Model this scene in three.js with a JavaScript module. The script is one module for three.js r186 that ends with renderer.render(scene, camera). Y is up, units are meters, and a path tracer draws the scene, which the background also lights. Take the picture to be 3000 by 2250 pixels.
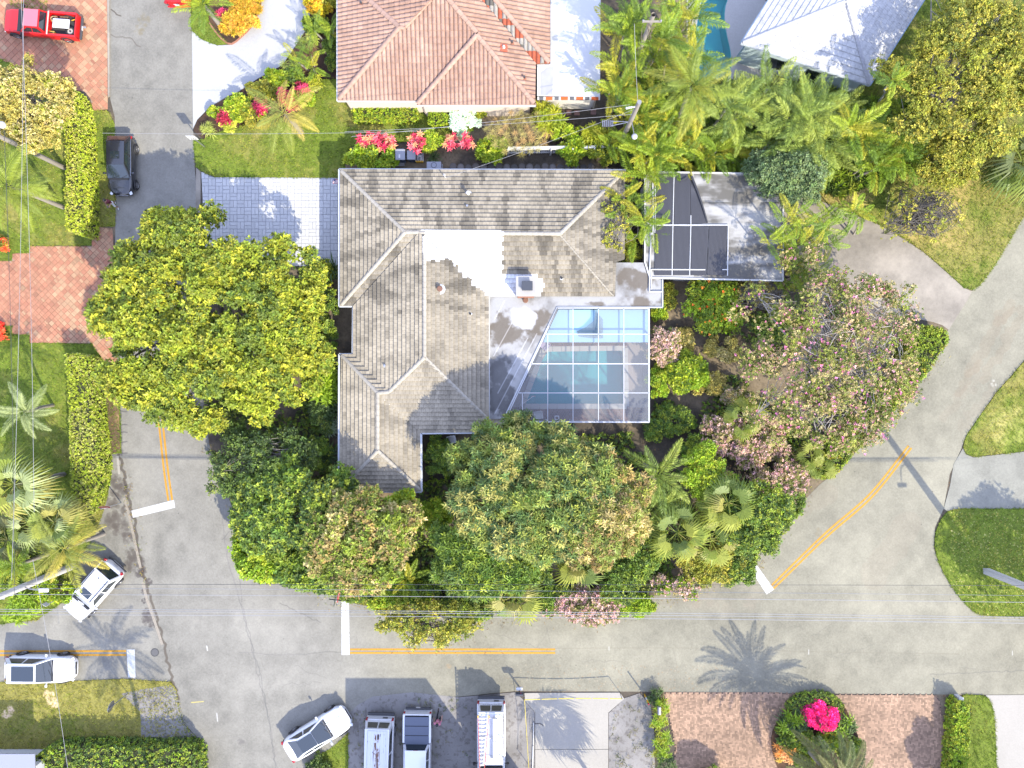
import * as THREE from 'three';
import { mergeGeometries, mergeVertices, toCreasedNormals } from 'three/addons/utils/BufferGeometryUtils.js';
import { RoundedBoxGeometry } from 'three/addons/geometries/RoundedBoxGeometry.js';
import { MarchingCubes } from 'three/addons/objects/MarchingCubes.js';

// ---------------------------------------------------------------- camera, sky, sun, exposure
const V3 = THREE.Vector3, V2 = THREE.Vector2;
const SCALE = 42, HIGH = 50;                       // photo pixels per metre on the ground; height of the drone
const scene = new THREE.Scene();
const camera = new THREE.PerspectiveCamera(2 * Math.atan(1125 / SCALE / HIGH) * 180 / Math.PI, 4 / 3, 0.5, 900);
camera.position.set(0, HIGH, 0); camera.up.set(0, 0, -1); camera.lookAt(0, 0, 0);
scene.add(camera);
const renderer = new THREE.WebGLRenderer({ antialias: true });
renderer.toneMapping = THREE.LinearToneMapping;
renderer.toneMappingExposure = 3.2;
renderer.shadowMap.enabled = true;
const SUN_EL = 39 * Math.PI / 180, SUN_X = 0.588, SUN_Z = 0.809;    // shadows fall up and to the left
const sunDir = new V3(SUN_X * Math.cos(SUN_EL), Math.sin(SUN_EL), SUN_Z * Math.cos(SUN_EL)).normalize();
const sun = new THREE.DirectionalLight(new THREE.Color().setRGB(1, 0.925, 0.76), 3.05);
sun.position.copy(sunDir).multiplyScalar(120);
sun.castShadow = true; sun.shadow.mapSize.set(4096, 4096);
Object.assign(sun.shadow.camera, { left: -60, right: 60, top: 60, bottom: -60, near: 1, far: 300 });
scene.add(sun); scene.add(sun.target);
{ // clear winter sky with thin haze, brightest round the sun
  const w = 256, h = 128, d = new Float32Array(w * h * 4);
  for (let j = 0; j < h; j++) for (let i = 0; i < w; i++) {
    const el = ((j + 0.5) / h - 0.5) * Math.PI, az = ((i + 0.5) / w - 0.5) * Math.PI * 2;
    const x = Math.cos(el) * Math.cos(az), y = Math.sin(el), z = Math.cos(el) * Math.sin(az);
    const up = Math.max(0, y), c = x * sunDir.x + y * sunDir.y + z * sunDir.z;
    const hz = Math.pow(1 - up, 3), glow = Math.pow(Math.max(0, c), 6) * 0.35;
    const k = (j * w + i) * 4, m = 1.2;
    d[k] = m * (0.34 + 0.34 * hz + glow); d[k + 1] = m * (0.42 + 0.30 * hz + glow * 0.95); d[k + 2] = 1.1 * m * (0.64 + 0.16 * hz + glow * 0.85); d[k + 3] = 1;
  }
  const t = new THREE.DataTexture(d, w, h, THREE.RGBAFormat, THREE.FloatType);
  t.mapping = THREE.EquirectangularReflectionMapping; t.magFilter = t.minFilter = THREE.LinearFilter; t.needsUpdate = true;
  scene.background = t; scene.environment = t;
}

// ---------------------------------------------------------------- numbers
function rngOf(a) { return () => { a |= 0; a = a + 0x6D2B79F5 | 0; let t = Math.imul(a ^ a >>> 15, 1 | a); t = t + Math.imul(t ^ t >>> 7, 61 | t) ^ t; return ((t ^ t >>> 14) >>> 0) / 4294967296; }; }
let R = rngOf(7);
const rr = (a, b) => a + (b - a) * R(), pick = (a) => a[Math.floor(R() * a.length)], clamp = (x, a, b) => Math.min(b, Math.max(a, x));
const lerp = (a, b, t) => a + (b - a) * t, sstep = (a, b, x) => { const t = clamp((x - a) / (b - a), 0, 1); return t * t * (3 - 2 * t); };
function hash2(x, y, s) { let h = Math.imul(x, 374761393) + Math.imul(y, 668265263) + Math.imul(s, 974634777) | 0; h = Math.imul(h ^ h >>> 13, 1274126177); return ((h ^ h >>> 16) >>> 0) / 4294967296; }
function vnoise(x, y, s = 1, per = 0) {
  const xi = Math.floor(x), yi = Math.floor(y), u0 = x - xi, v0 = y - yi, u = u0 * u0 * (3 - 2 * u0), v = v0 * v0 * (3 - 2 * v0);
  const w = (a) => per ? ((a % per) + per) % per : a;
  const a = hash2(w(xi), w(yi), s), b = hash2(w(xi + 1), w(yi), s), c = hash2(w(xi), w(yi + 1), s), e = hash2(w(xi + 1), w(yi + 1), s);
  return a + (b - a) * u + (c - a) * v + (a - b - c + e) * u * v;
}
function fbm(x, y, o = 4, s = 1, per = 0) { let t = 0, a = 0.5, n = 0; for (let i = 0; i < o; i++) { t += a * vnoise(x, y, s + i, per); n += a; a *= 0.5; x *= 2; y *= 2; if (per) per *= 2; } return t / n; }

// photo pixel (3000 x 2250) at a height above the ground -> point of the place, in metres
const P = (x, y, h = 0) => new V3((x - 1500) / SCALE * (1 - h / HIGH), h, (y - 1125) / SCALE * (1 - h / HIGH));
const K = 3000 / 2212, O = (u, v, h = 0) => P(u * K, v * K, h);
const TX = { A: [0, 700, 1400, 2200], B: [0, 900, 1600, 2200], C: [0, 700, 1400, 2200], D: [0, 700, 1400, 2200] };
const TY = { A: [0, 0, 0, 0], B: [550, 450, 450, 550], C: [1100, 1000, 1000, 1100], D: [1650, 1650, 1650, 1650] };
const T = (t, x, y, h = 0) => P(TX[t[0]][t[1] - 1] + x * 0.36166, TY[t[0]][t[1] - 1] + y * 0.36166, h);
const tp = (t, ...xy) => { const r = []; for (let i = 0; i < xy.length; i += 2) { const p = T(t, xy[i], xy[i + 1]); r.push(new V2(p.x, p.z)); } return r; };
const op = (...xy) => { const r = []; for (let i = 0; i < xy.length; i += 2) { const p = O(xy[i], xy[i + 1]); r.push(new V2(p.x, p.z)); } return r; };
const curve = (pts, n = 40, closed = true) => new THREE.CatmullRomCurve3(pts.map((p) => new V3(p.x, 0, p.y)), closed, 'centripetal').getPoints(n).map((p) => new V2(p.x, p.z)).slice(0, closed ? -1 : undefined);

// ---------------------------------------------------------------- naming
const names = new Map();
function numbered(n) { const k = names.get(n) || 0; names.set(n, k + 1); return k ? n + '_' + String(k).padStart(3, '0') : n; }
function shadows(o) { o.castShadow = o.receiveShadow = true; return o; }
function thing(name, label, category, pos, turn = 0, group) {
  const o = new THREE.Group(); o.name = numbered(name); scene.add(o);
  if (pos) o.position.copy(pos); o.rotation.y = turn; o.userData = { label, category }; if (group) o.userData.group = group;
  return o;
}
function part(parent, name, geo, mat, kind, label) {
  const m = shadows(new THREE.Mesh(geo, mat)); m.name = parent === scene ? numbered(name) : name; parent.add(m);
  if (kind) m.userData.kind = kind; if (label) m.userData.label = label;
  return m;
}
function struct(name, geo, mat, label) { const m = part(scene, name, geo, mat, 'structure'); m.userData.label = label; m.userData.category = name.replace(/_/g, ' '); return m; }
function instanced(parent, name, geo, mat, mats, cols, kind) {
  const m = shadows(new THREE.InstancedMesh(geo, mat, mats.length)); m.name = parent === scene ? numbered(name) : name;
  mats.forEach((x, i) => m.setMatrixAt(i, x)); if (cols) cols.forEach((c, i) => m.setColorAt(i, c));
  if (kind) m.userData.kind = kind; parent.add(m); return m;
}
function dup(root, pos, turn, label, group) {
  const r = root.clone(); r.name = numbered(root.name.replace(/_\d{3}$/, '')); scene.add(r); r.userData = { ...root.userData };
  if (pos) r.position.copy(pos); if (turn !== undefined) r.rotation.y = turn; if (label) r.userData.label = label; if (group) r.userData.group = group; return r;
}

// ---------------------------------------------------------------- geometry helpers
const xf = (g, x = 0, y = 0, z = 0, rx = 0, ry = 0, rz = 0, s = 1) => g.applyMatrix4(new THREE.Matrix4().compose(new V3(x, y, z), new THREE.Quaternion().setFromEuler(new THREE.Euler(rx, ry, rz)), typeof s === 'number' ? new V3(s, s, s) : s));
const box = (w, h, d, x = 0, y = 0, z = 0, ry = 0) => xf(new THREE.BoxGeometry(w, h, d), x, y, z, 0, ry, 0);
const rbox = (w, h, d, r, x = 0, y = 0, z = 0, ry = 0) => xf(new RoundedBoxGeometry(w, h, d, 2, Math.min(r, w / 2.01, h / 2.01, d / 2.01)), x, y, z, 0, ry, 0);
const cyl = (r0, r1, h, x = 0, y = 0, z = 0, n = 12) => xf(new THREE.CylinderGeometry(r1, r0, h, n), x, y + h / 2, z);
const clean = (g) => { g = g.index ? g.toNonIndexed() : g; for (const k of Object.keys(g.attributes)) if (!['position', 'normal', 'uv', 'color'].includes(k)) g.deleteAttribute(k); return g; };
function merge(list) {
  list = list.map(clean); const hasC = list.some((g) => g.attributes.color);
  for (const g of list) { const n = g.attributes.position.count; if (!g.attributes.uv) g.setAttribute('uv', new THREE.BufferAttribute(new Float32Array(n * 2), 2)); if (!g.attributes.normal) g.computeVertexNormals(); if (hasC && !g.attributes.color) g.setAttribute('color', new THREE.BufferAttribute(new Float32Array(n * 3).fill(1), 3)); }
  return mergeGeometries(list, false);
}
function tube(pts, r0, r1 = r0, n = 6, seg = 0) {          // a tapered tube through points
  const c = pts.length === 2 ? new THREE.LineCurve3(pts[0], pts[1]) : new THREE.CatmullRomCurve3(pts);
  const k = seg || (pts.length === 2 ? 1 : (pts.length - 1) * 3), g = new THREE.TubeGeometry(c, k, 1, n, false), a = g.attributes.position, q = new V3();
  for (let i = 0; i <= k; i++) { c.getPointAt(i / k, q); const r = lerp(r0, r1, i / k); for (let j = 0; j <= n; j++) { const m = i * (n + 1) + j; a.setXYZ(m, q.x + (a.getX(m) - q.x) * r, q.y + (a.getY(m) - q.y) * r, q.z + (a.getZ(m) - q.z) * r); } }
  return g;
}
function bar(a, b, w, h) {                                   // a square bar from a to b
  const l = a.distanceTo(b), g = new THREE.BoxGeometry(w, h, l), m = new THREE.Matrix4().lookAt(b, a, Math.abs(b.y - a.y) > 0.95 * l ? new V3(1, 0, 0) : new V3(0, 1, 0));
  m.setPosition(a.clone().add(b).multiplyScalar(0.5)); return g.applyMatrix4(m);
}
const SPAN = 78;                                             // metres that one ground texture covers
function groundUV(g, span = SPAN) { const a = g.attributes.position, u = new Float32Array(a.count * 2); for (let i = 0; i < a.count; i++) { u[2 * i] = a.getX(i) / span + 0.5; u[2 * i + 1] = a.getZ(i) / span + 0.5; } g.setAttribute('uv', new THREE.BufferAttribute(u, 2)); return g; }
function slab(pts, y0, y1, holes, span = SPAN) {             // a flat polygon with thickness, pts are (x, z)
  const s = new THREE.Shape(pts.map((p) => new V2(p.x, -p.y))); if (holes) for (const h of holes) s.holes.push(new THREE.Path(h.map((p) => new V2(p.x, -p.y))));
  const g = new THREE.ExtrudeGeometry(s, { depth: y1 - y0, bevelEnabled: false }); g.rotateX(-Math.PI / 2); g.translate(0, y0, 0); return groundUV(g, span);
}
function sheet(pts, y, span = SPAN) { const g = new THREE.ShapeGeometry(new THREE.Shape(pts.map((p) => new V2(p.x, -p.y)))); g.rotateX(-Math.PI / 2); g.translate(0, y, 0); return groundUV(g, span); }
const inside = (p, poly) => { let c = false; for (let i = 0, j = poly.length - 1; i < poly.length; j = i++) { const a = poly[i], b = poly[j]; if ((a.y > p.y) !== (b.y > p.y) && p.x < (b.x - a.x) * (p.y - a.y) / (b.y - a.y) + a.x) c = !c; } return c; };
function clip(sub, poly) {                                   // convex clip of a polygon of [u, v]
  let area = 0; for (let i = 0; i < poly.length; i++) { const a = poly[i], b = poly[(i + 1) % poly.length]; area += a[0] * b[1] - b[0] * a[1]; }
  const sg = Math.sign(area);
  for (let i = 0; i < poly.length && sub.length; i++) {
    const a = poly[i], b = poly[(i + 1) % poly.length], f = (p) => sg * ((b[0] - a[0]) * (p[1] - a[1]) - (b[1] - a[1]) * (p[0] - a[0])), out = [];
    for (let j = 0; j < sub.length; j++) { const p = sub[j], q = sub[(j + 1) % sub.length], fp = f(p), fq = f(q); if (fp >= 0) out.push(p); if ((fp >= 0) !== (fq >= 0)) { const t = fp / (fp - fq); out.push([p[0] + (q[0] - p[0]) * t, p[1] + (q[1] - p[1]) * t]); } }
    sub = out;
  }
  return sub;
}
const polyArea = (p) => { let a = 0; for (let i = 0; i < p.length; i++) { const q = p[(i + 1) % p.length]; a += p[i][0] * q[1] - q[0] * p[i][1]; } return Math.abs(a) / 2; };
// puts pieces under a parent: the 300 that show largest as meshes, the rest joined
function pieces(parent, name, list, mat, most = 300) {      // list: [geometry, size]
  list.sort((a, b) => b[1] - a[1]);
  list.slice(0, most).forEach(([g]) => part(parent, name, g, mat));
  if (list.length > most) part(parent, name + 's', merge(list.slice(most).map((x) => x[0])), mat, 'stuff');
}
function tint(g, c) { const n = g.attributes.position.count, a = new Float32Array(n * 3); for (let i = 0; i < n; i++) { a[3 * i] = c[0]; a[3 * i + 1] = c[1]; a[3 * i + 2] = c[2]; } g.setAttribute('color', new THREE.BufferAttribute(a, 3)); return g; }

// ---------------------------------------------------------------- textures and materials
const toS = (c) => c <= 0.0031308 ? c * 12.92 : 1.055 * Math.pow(c, 1 / 2.4) - 0.055;
function texture(w, h, fn, draw, rep = [1, 1]) {             // fn gives linear colours; draw adds marks on the canvas
  const cv = document.createElement('canvas'); cv.width = w; cv.height = h; const x = cv.getContext('2d'), im = x.createImageData(w, h);
  for (let j = 0, k = 0; j < h; j++) for (let i = 0; i < w; i++, k += 4) { const c = fn(i / w, j / h, i, j); im.data[k] = 255 * toS(clamp(c[0], 0, 1)); im.data[k + 1] = 255 * toS(clamp(c[1], 0, 1)); im.data[k + 2] = 255 * toS(clamp(c[2], 0, 1)); im.data[k + 3] = 255; }
  x.putImageData(im, 0, 0); if (draw) draw(x, w, h);
  const t = new THREE.CanvasTexture(cv); t.colorSpace = THREE.SRGBColorSpace; t.wrapS = t.wrapT = THREE.RepeatWrapping; t.flipY = false; t.repeat.set(...rep); t.anisotropy = 8; return t;
}
function grey(w, fn, rep) { const t = texture(w, w, (u, v, i, j) => { const c = fn(u, v, i, j); return [c, c, c]; }, null, rep); t.colorSpace = THREE.NoColorSpace; return t; }
const col = (r, g, b) => new THREE.Color().setRGB(r, g, b);
const mat = (c, rough = 0.8, more = {}) => new THREE.MeshStandardMaterial({ color: Array.isArray(c) ? col(c[0] * 0.7, c[1] * 0.7, c[2] * 0.7) : c, roughness: rough, ...more });
const DS = { side: THREE.DoubleSide };
const grainBump = grey(256, (u, v) => 0.5 * vnoise(u * 64, v * 64, 3, 64) + 0.5 * vnoise(u * 128, v * 128, 4, 128), [1, 1]);
const M = {
  white: mat([0.66, 0.66, 0.65], 0.5), offwhite: mat([0.6, 0.59, 0.56], 0.7), black: mat([0.015, 0.015, 0.017], 0.6), rubber: mat([0.02, 0.02, 0.021], 0.85),
  chrome: mat([0.6, 0.6, 0.62], 0.25, { metalness: 1 }), alloy: mat([0.5, 0.5, 0.52], 0.35, { metalness: 0.9 }), steel: mat([0.42, 0.43, 0.45], 0.45, { metalness: 0.6 }),
  glass: new THREE.MeshPhysicalMaterial({ color: col(0.012, 0.018, 0.022), roughness: 0.06, specularIntensity: 1, clearcoat: 1, clearcoatRoughness: 0.03 }),
  red: mat([0.55, 0.012, 0.012], 0.35), redlamp: mat([0.35, 0.01, 0.015], 0.2), lamp: mat([0.75, 0.77, 0.8], 0.15), darkgrey: mat([0.06, 0.06, 0.065], 0.7), grey: mat([0.25, 0.25, 0.25], 0.7),
  concrete: mat([0.4, 0.385, 0.36], 0.9), wood: mat([0.2, 0.13, 0.08], 0.85), bark: mat([0.14, 0.11, 0.085], 0.95), palebark: mat([0.3, 0.27, 0.23], 0.95), yellow: mat([0.75, 0.42, 0.02], 0.6),
};

// ================================================================ GROUND
const GW = 2048, cpx = (p) => [(p.x / SPAN + 0.5) * GW, ((p.z ?? p.y) / SPAN + 0.5) * GW];
function stroke(x, pts, w, style) { x.strokeStyle = style; x.lineWidth = w; x.lineJoin = x.lineCap = 'round'; x.beginPath(); pts.forEach((p, i) => { const c = cpx(p); i ? x.lineTo(...c) : x.moveTo(...c); }); x.stroke(); }
function crack(x, pts, w, style, wob = 0.08) {                // a wandering line
  const out = []; for (let i = 0; i < pts.length - 1; i++) { const n = Math.max(2, Math.round(pts[i].distanceTo(pts[i + 1]) / 0.25)); for (let k = 0; k < n; k++) { const t = k / n; out.push(new V2(lerp(pts[i].x, pts[i + 1].x, t) + rr(-wob, wob), lerp(pts[i].y, pts[i + 1].y, t) + rr(-wob, wob))); } }
  out.push(pts[pts.length - 1]); stroke(x, out, w, style);
}
function blot(x, p, r, style, n = 26, sx = 1, sy = 1) { x.fillStyle = style; for (let i = 0; i < n; i++) { const a = R() * 6.28, d = Math.sqrt(R()) * r, c = cpx({ x: p.x + Math.cos(a) * d * sx, y: p.y + Math.sin(a) * d * sy }); x.beginPath(); x.arc(c[0], c[1], rr(0.12, 0.4) * r * GW / SPAN, 0, 7); x.fill(); } }


const P8 = (x, y) => { const p = P(1480 + x * 0.42, 860 + y * 0.42); return new V2(p.x, p.z); }; // close view of the screened pool
const pool1 = [P8(300, 398), P8(800, 392), P8(832, 420), P8(832, 760), P8(815, 775), P8(140, 775), P8(132, 750), P8(200, 560)];
const pool2 = curve(tp('A3', 1850, -120, 2060, -120, 2010, 40, 2000, 150, 2020, 290, 2048, 420, 2050, 560, 1980, 640, 1880, 665, 1790, 640, 1745, 540, 1750, 350, 1775, 190, 1800, 60), 48);

const soilTex = texture(GW, GW, (u, v) => {
  const x = (u - 0.5) * SPAN, z = (v - 0.5) * SPAN, n = fbm(x * 0.35, z * 0.35, 4, 11), f = fbm(x * 3.1, z * 3.1, 3, 21), g = vnoise(x * 13, z * 13, 31);
  const dry = sstep(0.45, 0.62, n + 0.25 * sstep(9, 12, x) * sstep(22, 17, x) * sstep(-8, -4, z) * sstep(6, 2, z)), k = 0.55 + 0.55 * f + 0.35 * (g - 0.5);
  return [k * lerp(0.105, 0.24, dry), k * lerp(0.085, 0.185, dry), k * lerp(0.06, 0.115, dry)];
}, (x) => { for (let i = 0; i < 9000; i++) { x.fillStyle = pick(['rgba(120,84,46,.55)', 'rgba(60,46,30,.6)', 'rgba(160,120,70,.5)', 'rgba(70,80,30,.45)']); x.fillRect(R() * GW, R() * GW, rr(1, 3.5), rr(1, 3.5)); } });
const soilMat = mat([1, 1, 1], 1, { map: soilTex, bumpMap: soilTex, bumpScale: 0.05 });
{ const e = 320; struct('ground', slab([new V2(-e, -e), new V2(e, -e), new V2(e, e), new V2(-e, e)], -0.3, 0, [pool1, pool2]), soilMat, 'bare brown soil and leaf litter under the trees and round the houses'); }

// ---- asphalt
const roadTex = texture(GW, GW, (u, v) => {
  const x = (u - 0.5) * SPAN, z = (v - 0.5) * SPAN, n = fbm(x * 0.16, z * 0.16, 4, 41), f = fbm(x * 1.3, z * 1.3, 3, 51), g = vnoise(x * 12, z * 12, 61), h = vnoise(x * 25, z * 25, 71), lane = vnoise(x * 0.07, z * 1.1, 81);
  const west = sstep(-4, -14, x), k = 0.78 + 0.36 * (n - 0.5) + 0.3 * (f - 0.5) + 0.13 * (g - 0.5) + 0.16 * (h - 0.5) + 0.16 * (lane - 0.5) * sstep(12, 16, z) + 0.1 * (vnoise(x * 1.1, z * 0.07, 83) - 0.5) * sstep(-14, -18, x);
  return [k * lerp(0.335, 0.302, west), k * lerp(0.313, 0.287, west), k * lerp(0.226, 0.24, west)];
}, (x) => {
  x.globalAlpha = 1;
  // seams and cracks
  crack(x, tp('D1', 1930, 260, 2000, 540, 2090, 820, 2170, 1200, 2205, 1500, 2240, 1700), 1.5, 'rgba(80,78,78,.32)', 0.07);
  crack(x, tp('C1', 1770, 1000, 1850, 1500, 1930, 1780), 1.4, 'rgba(90,88,90,.3)', 0.06);
  crack(x, tp('D2', 0, 0, 20, 330, 80, 560, 150, 900, 230, 1200, 300, 1640), 1.5, 'rgba(85,82,82,.32)', 0.07);
  crack(x, tp('D2', 330, 320, 470, 390, 660, 480), 1.2, 'rgba(80,78,76,.5)');
  crack(x, tp('D2', 560, 730, 700, 715, 830, 722), 1.2, 'rgba(90,88,84,.5)', 0.03);
  crack(x, tp('D2', 0, 720, 300, 740, 560, 735), 1.1, 'rgba(100,98,96,.35)', 0.05);
  crack(x, tp('D3', 620, 690, 1200, 685, 2000, 690, 2600, 715, 3900, 735), 1.2, 'rgba(120,112,96,.4)', 0.02);
  crack(x, tp('D4', 1450, 900, 2212, 870), 1.2, 'rgba(95,92,86,.5)', 0.06);
  crack(x, tp('D4', 2000, 1180, 2100, 1290, 2140, 1500), 1.2, 'rgba(95,92,86,.5)', 0.08);
  crack(x, tp('A1', 900, 80, 980, 130), 2, 'rgba(60,50,40,.7)'); crack(x, tp('A1', 900, 290, 1050, 310, 1140, 380), 1.4, 'rgba(80,70,60,.6)');
  crack(x, tp('C1', 1960, 1250, 2060, 1340, 2212, 1420), 1.2, 'rgba(90,88,86,.5)'); crack(x, tp('C1', 1860, 1270, 1800, 1330), 1.2, 'rgba(90,88,86,.5)');
  for (let i = 0; i < 26; i++) { const a = new V2(rr(-22, 34), rr(15, 21)), b = a.clone().add(new V2(rr(-3, 3), rr(-1.4, 1.4))); crack(x, [a, b], 0.9, 'rgba(90,86,80,.35)', 0.12); }
  // stains
  blot(x, tp('A1', 1130, 245)[0], 0.34, 'rgba(120,108,86,.2)'); blot(x, tp('A1', 1165, 160)[0], 0.42, 'rgba(120,108,86,.2)');
  blot(x, tp('C4', 555, 1270)[0], 0.3, 'rgba(130,118,96,.2)'); blot(x, tp('D1', 1950, 1445)[0], 0.22, 'rgba(110,106,100,.3)'); blot(x, tp('D2', 20, 1445)[0], 0.22, 'rgba(110,106,100,.3)'); blot(x, tp('D2', 1695, 835)[0], 0.2, 'rgba(150,130,100,.3)');
  // wet grime along the gutter
  for (const [a, b, r] of [[940, 860, 0.45], [960, 930, 0.5], [920, 1010, 0.55], [1010, 900, 0.4], [930, 1180, 0.7], [980, 1240, 0.6], [1040, 1310, 0.45], [1080, 1440, 0.5], [1110, 1500, 0.5], [1040, 1540, 0.4], [1010, 1080, 0.3], [1150, 1590, 0.35]]) blot(x, tp('C1', a, b)[0], r, 'rgba(84,78,72,.3)', 34);
  for (const [a, b, r] of [[1165, 230, 0.2], [1175, 300, 0.22], [1190, 400, 0.32], [1200, 460, 0.42], [1240, 500, 0.22], [1130, 60, 0.4], [1200, 150, 0.25]]) blot(x, tp('D1', a, b)[0], r, 'rgba(78,72,68,.35)', 30);
  crack(x, tp('C1', 960, 640, 1000, 800, 1030, 960, 1090, 1200, 1140, 1500, 1170, 1640), 5, 'rgba(70,62,54,.65)', 0.12);
  crack(x, tp('D1', 1150, 60, 1220, 260, 1290, 500, 1340, 700, 1400, 940, 1450, 1100), 4.5, 'rgba(72,62,50,.6)', 0.12);
  crack(x, tp('C1', 960, 0, 975, 300, 985, 640), 4, 'rgba(90,86,90,.6)', 0.08);
  for (const y of [185, 290, 400, 460, 540, 630]) crack(x, tp('C1', 975, y, 1030, y + rr(-6, 6)), 2, 'rgba(70,66,70,.6)', 0.03);
  // brown tyre wear on the curving road
  for (const [a, b, c, d, w] of [[2080, 950, 1760, 1500, 18], [2212, 980, 1880, 1560, 14], [1990, 1130, 2120, 990, 12], [1700, 1640, 1850, 1420, 14]]) crack(x, tp('B4', a, b, c, d), w, 'rgba(128,108,88,.13)', 0.25);
  for (const [a, b, c, d, w] of [[1830, 30, 1560, 350, 14], [1980, 100, 1700, 430, 12], [300, 1080, 620, 960, 40], [1250, 1200, 1000, 1640, 46]]) crack(x, tp('C4', a, b, c, d), w, 'rgba(140,122,98,.1)', 0.3);
  blot(x, tp('D3', 1900, 210)[0], 2.2, 'rgba(130,118,100,.06)', 40, 1.8, 0.7);
  // survey paint and chips
  stroke(x, tp('D1', 1550, 1128, 1650, 1120), 1.3, 'rgba(220,200,90,.8)'); stroke(x, tp('D1', 1757, 1215, 1763, 1280), 1.6, 'rgba(235,235,235,.6)'); stroke(x, tp('D1', 1675, 670, 1682, 705), 1.6, 'rgba(235,235,235,.8)'); stroke(x, tp('D3', 1062, 675, 1063, 705), 1, 'rgba(235,235,235,.6)'); stroke(x, tp('D4', 468, 700, 468, 738), 1, 'rgba(235,235,235,.6)'); stroke(x, tp('D4', 2117, 710, 2117, 745), 1, 'rgba(235,235,235,.6)');
  blot(x, tp('C4', 1965, 55)[0], 0.25, 'rgba(240,238,232,.2)', 8); stroke(x, tp('B1', 1240, 198, 1275, 200), 1, 'rgba(240,240,240,.5)');
  for (let i = 0; i < 420; i++) { const p = new V2(rr(-36, 36), rr(-27, 27)); x.fillStyle = pick(['rgba(60,56,52,.7)', 'rgba(60,56,52,.5)', 'rgba(90,84,78,.4)']); const c = cpx(p); x.fillRect(c[0], c[1], rr(0.8, 2), rr(0.8, 2)); }
  for (let i = 0; i < 500; i++) { const p = tp('D3', rr(200, 2000), rr(820, 1040))[0]; x.fillStyle = pick(['rgba(150,110,70,.5)', 'rgba(190,170,140,.5)', 'rgba(90,84,76,.4)']); const c = cpx(p); x.fillRect(c[0], c[1], rr(0.8, 2), rr(0.8, 2)); }
});
const roadMat = mat([1, 1, 1], 0.92, { map: roadTex, bumpMap: grainBump.clone(), bumpScale: 0.006 }); roadMat.bumpMap.repeat.set(30, 30);
const roadPts = [...tp('A1', 890, -300, 1535, -300, 1555, 300, 1565, 1050, 1580, 1400), ...op(435, 480, 432, 800, 452, 960, 504, 1102), ...tp('D2', 430, 85, 620, 190, 750, 272, 830, 300, 1000, 340, 1240, 385), ...tp('D3', 800, 420, 1190, 400, 1340, 300, 1480, 240, 1620, 165, 1750, 105, 1990, 40),
  ...tp('C4', 60, 1440, 250, 1240, 400, 1040, 560, 880, 740, 740, 960, 500, 1190, 230, 1390, 0), ...tp('B4', 1480, 1300, 1600, 1150, 1790, 840, 2212, 220, 2500, -250, 2900, -100, 2212, 1400, 2100, 1530), ...tp('C4', 1990, 130, 1740, 490, 1700, 600, 1610, 800, 1560, 1080, 1490, 1230, 1480, 1400), ...tp('D4', 1520, 0, 1600, 150, 1700, 290, 1860, 415, 2000, 430, 2700, 440, 2700, 1060, 1900, 1065, 660, 1056),
  ...tp('D3', 1320, 1040, 300, 1035), ...tp('D2', 1780, 1080, 1050, 1110, 895, 1220, 878, 1900), ...tp('D1', 1600, 1900, 1590, 1400, 1480, 1290, 1460, 1170, 1425, 1010, 1390, 960, 1000, 935, 650, 950, 0, 962, -300, 965, -300, 500, 0, 495, 300, 460, 530, 300), ...tp('C1', 640, 1480, 770, 1285, 835, 1110, 868, 1000, 905, 800, 895, 640, 985, 620, 975, 300, 960, 0), ...tp('B1', 955, 1480, 930, 900, 935, 350), ...tp('A1', 935, 1600, 930, 950, 893, 800)];
struct('road', sheet(roadPts, 0.012), roadMat, 'pale worn asphalt streets meeting at the wide junction below the house');

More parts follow.
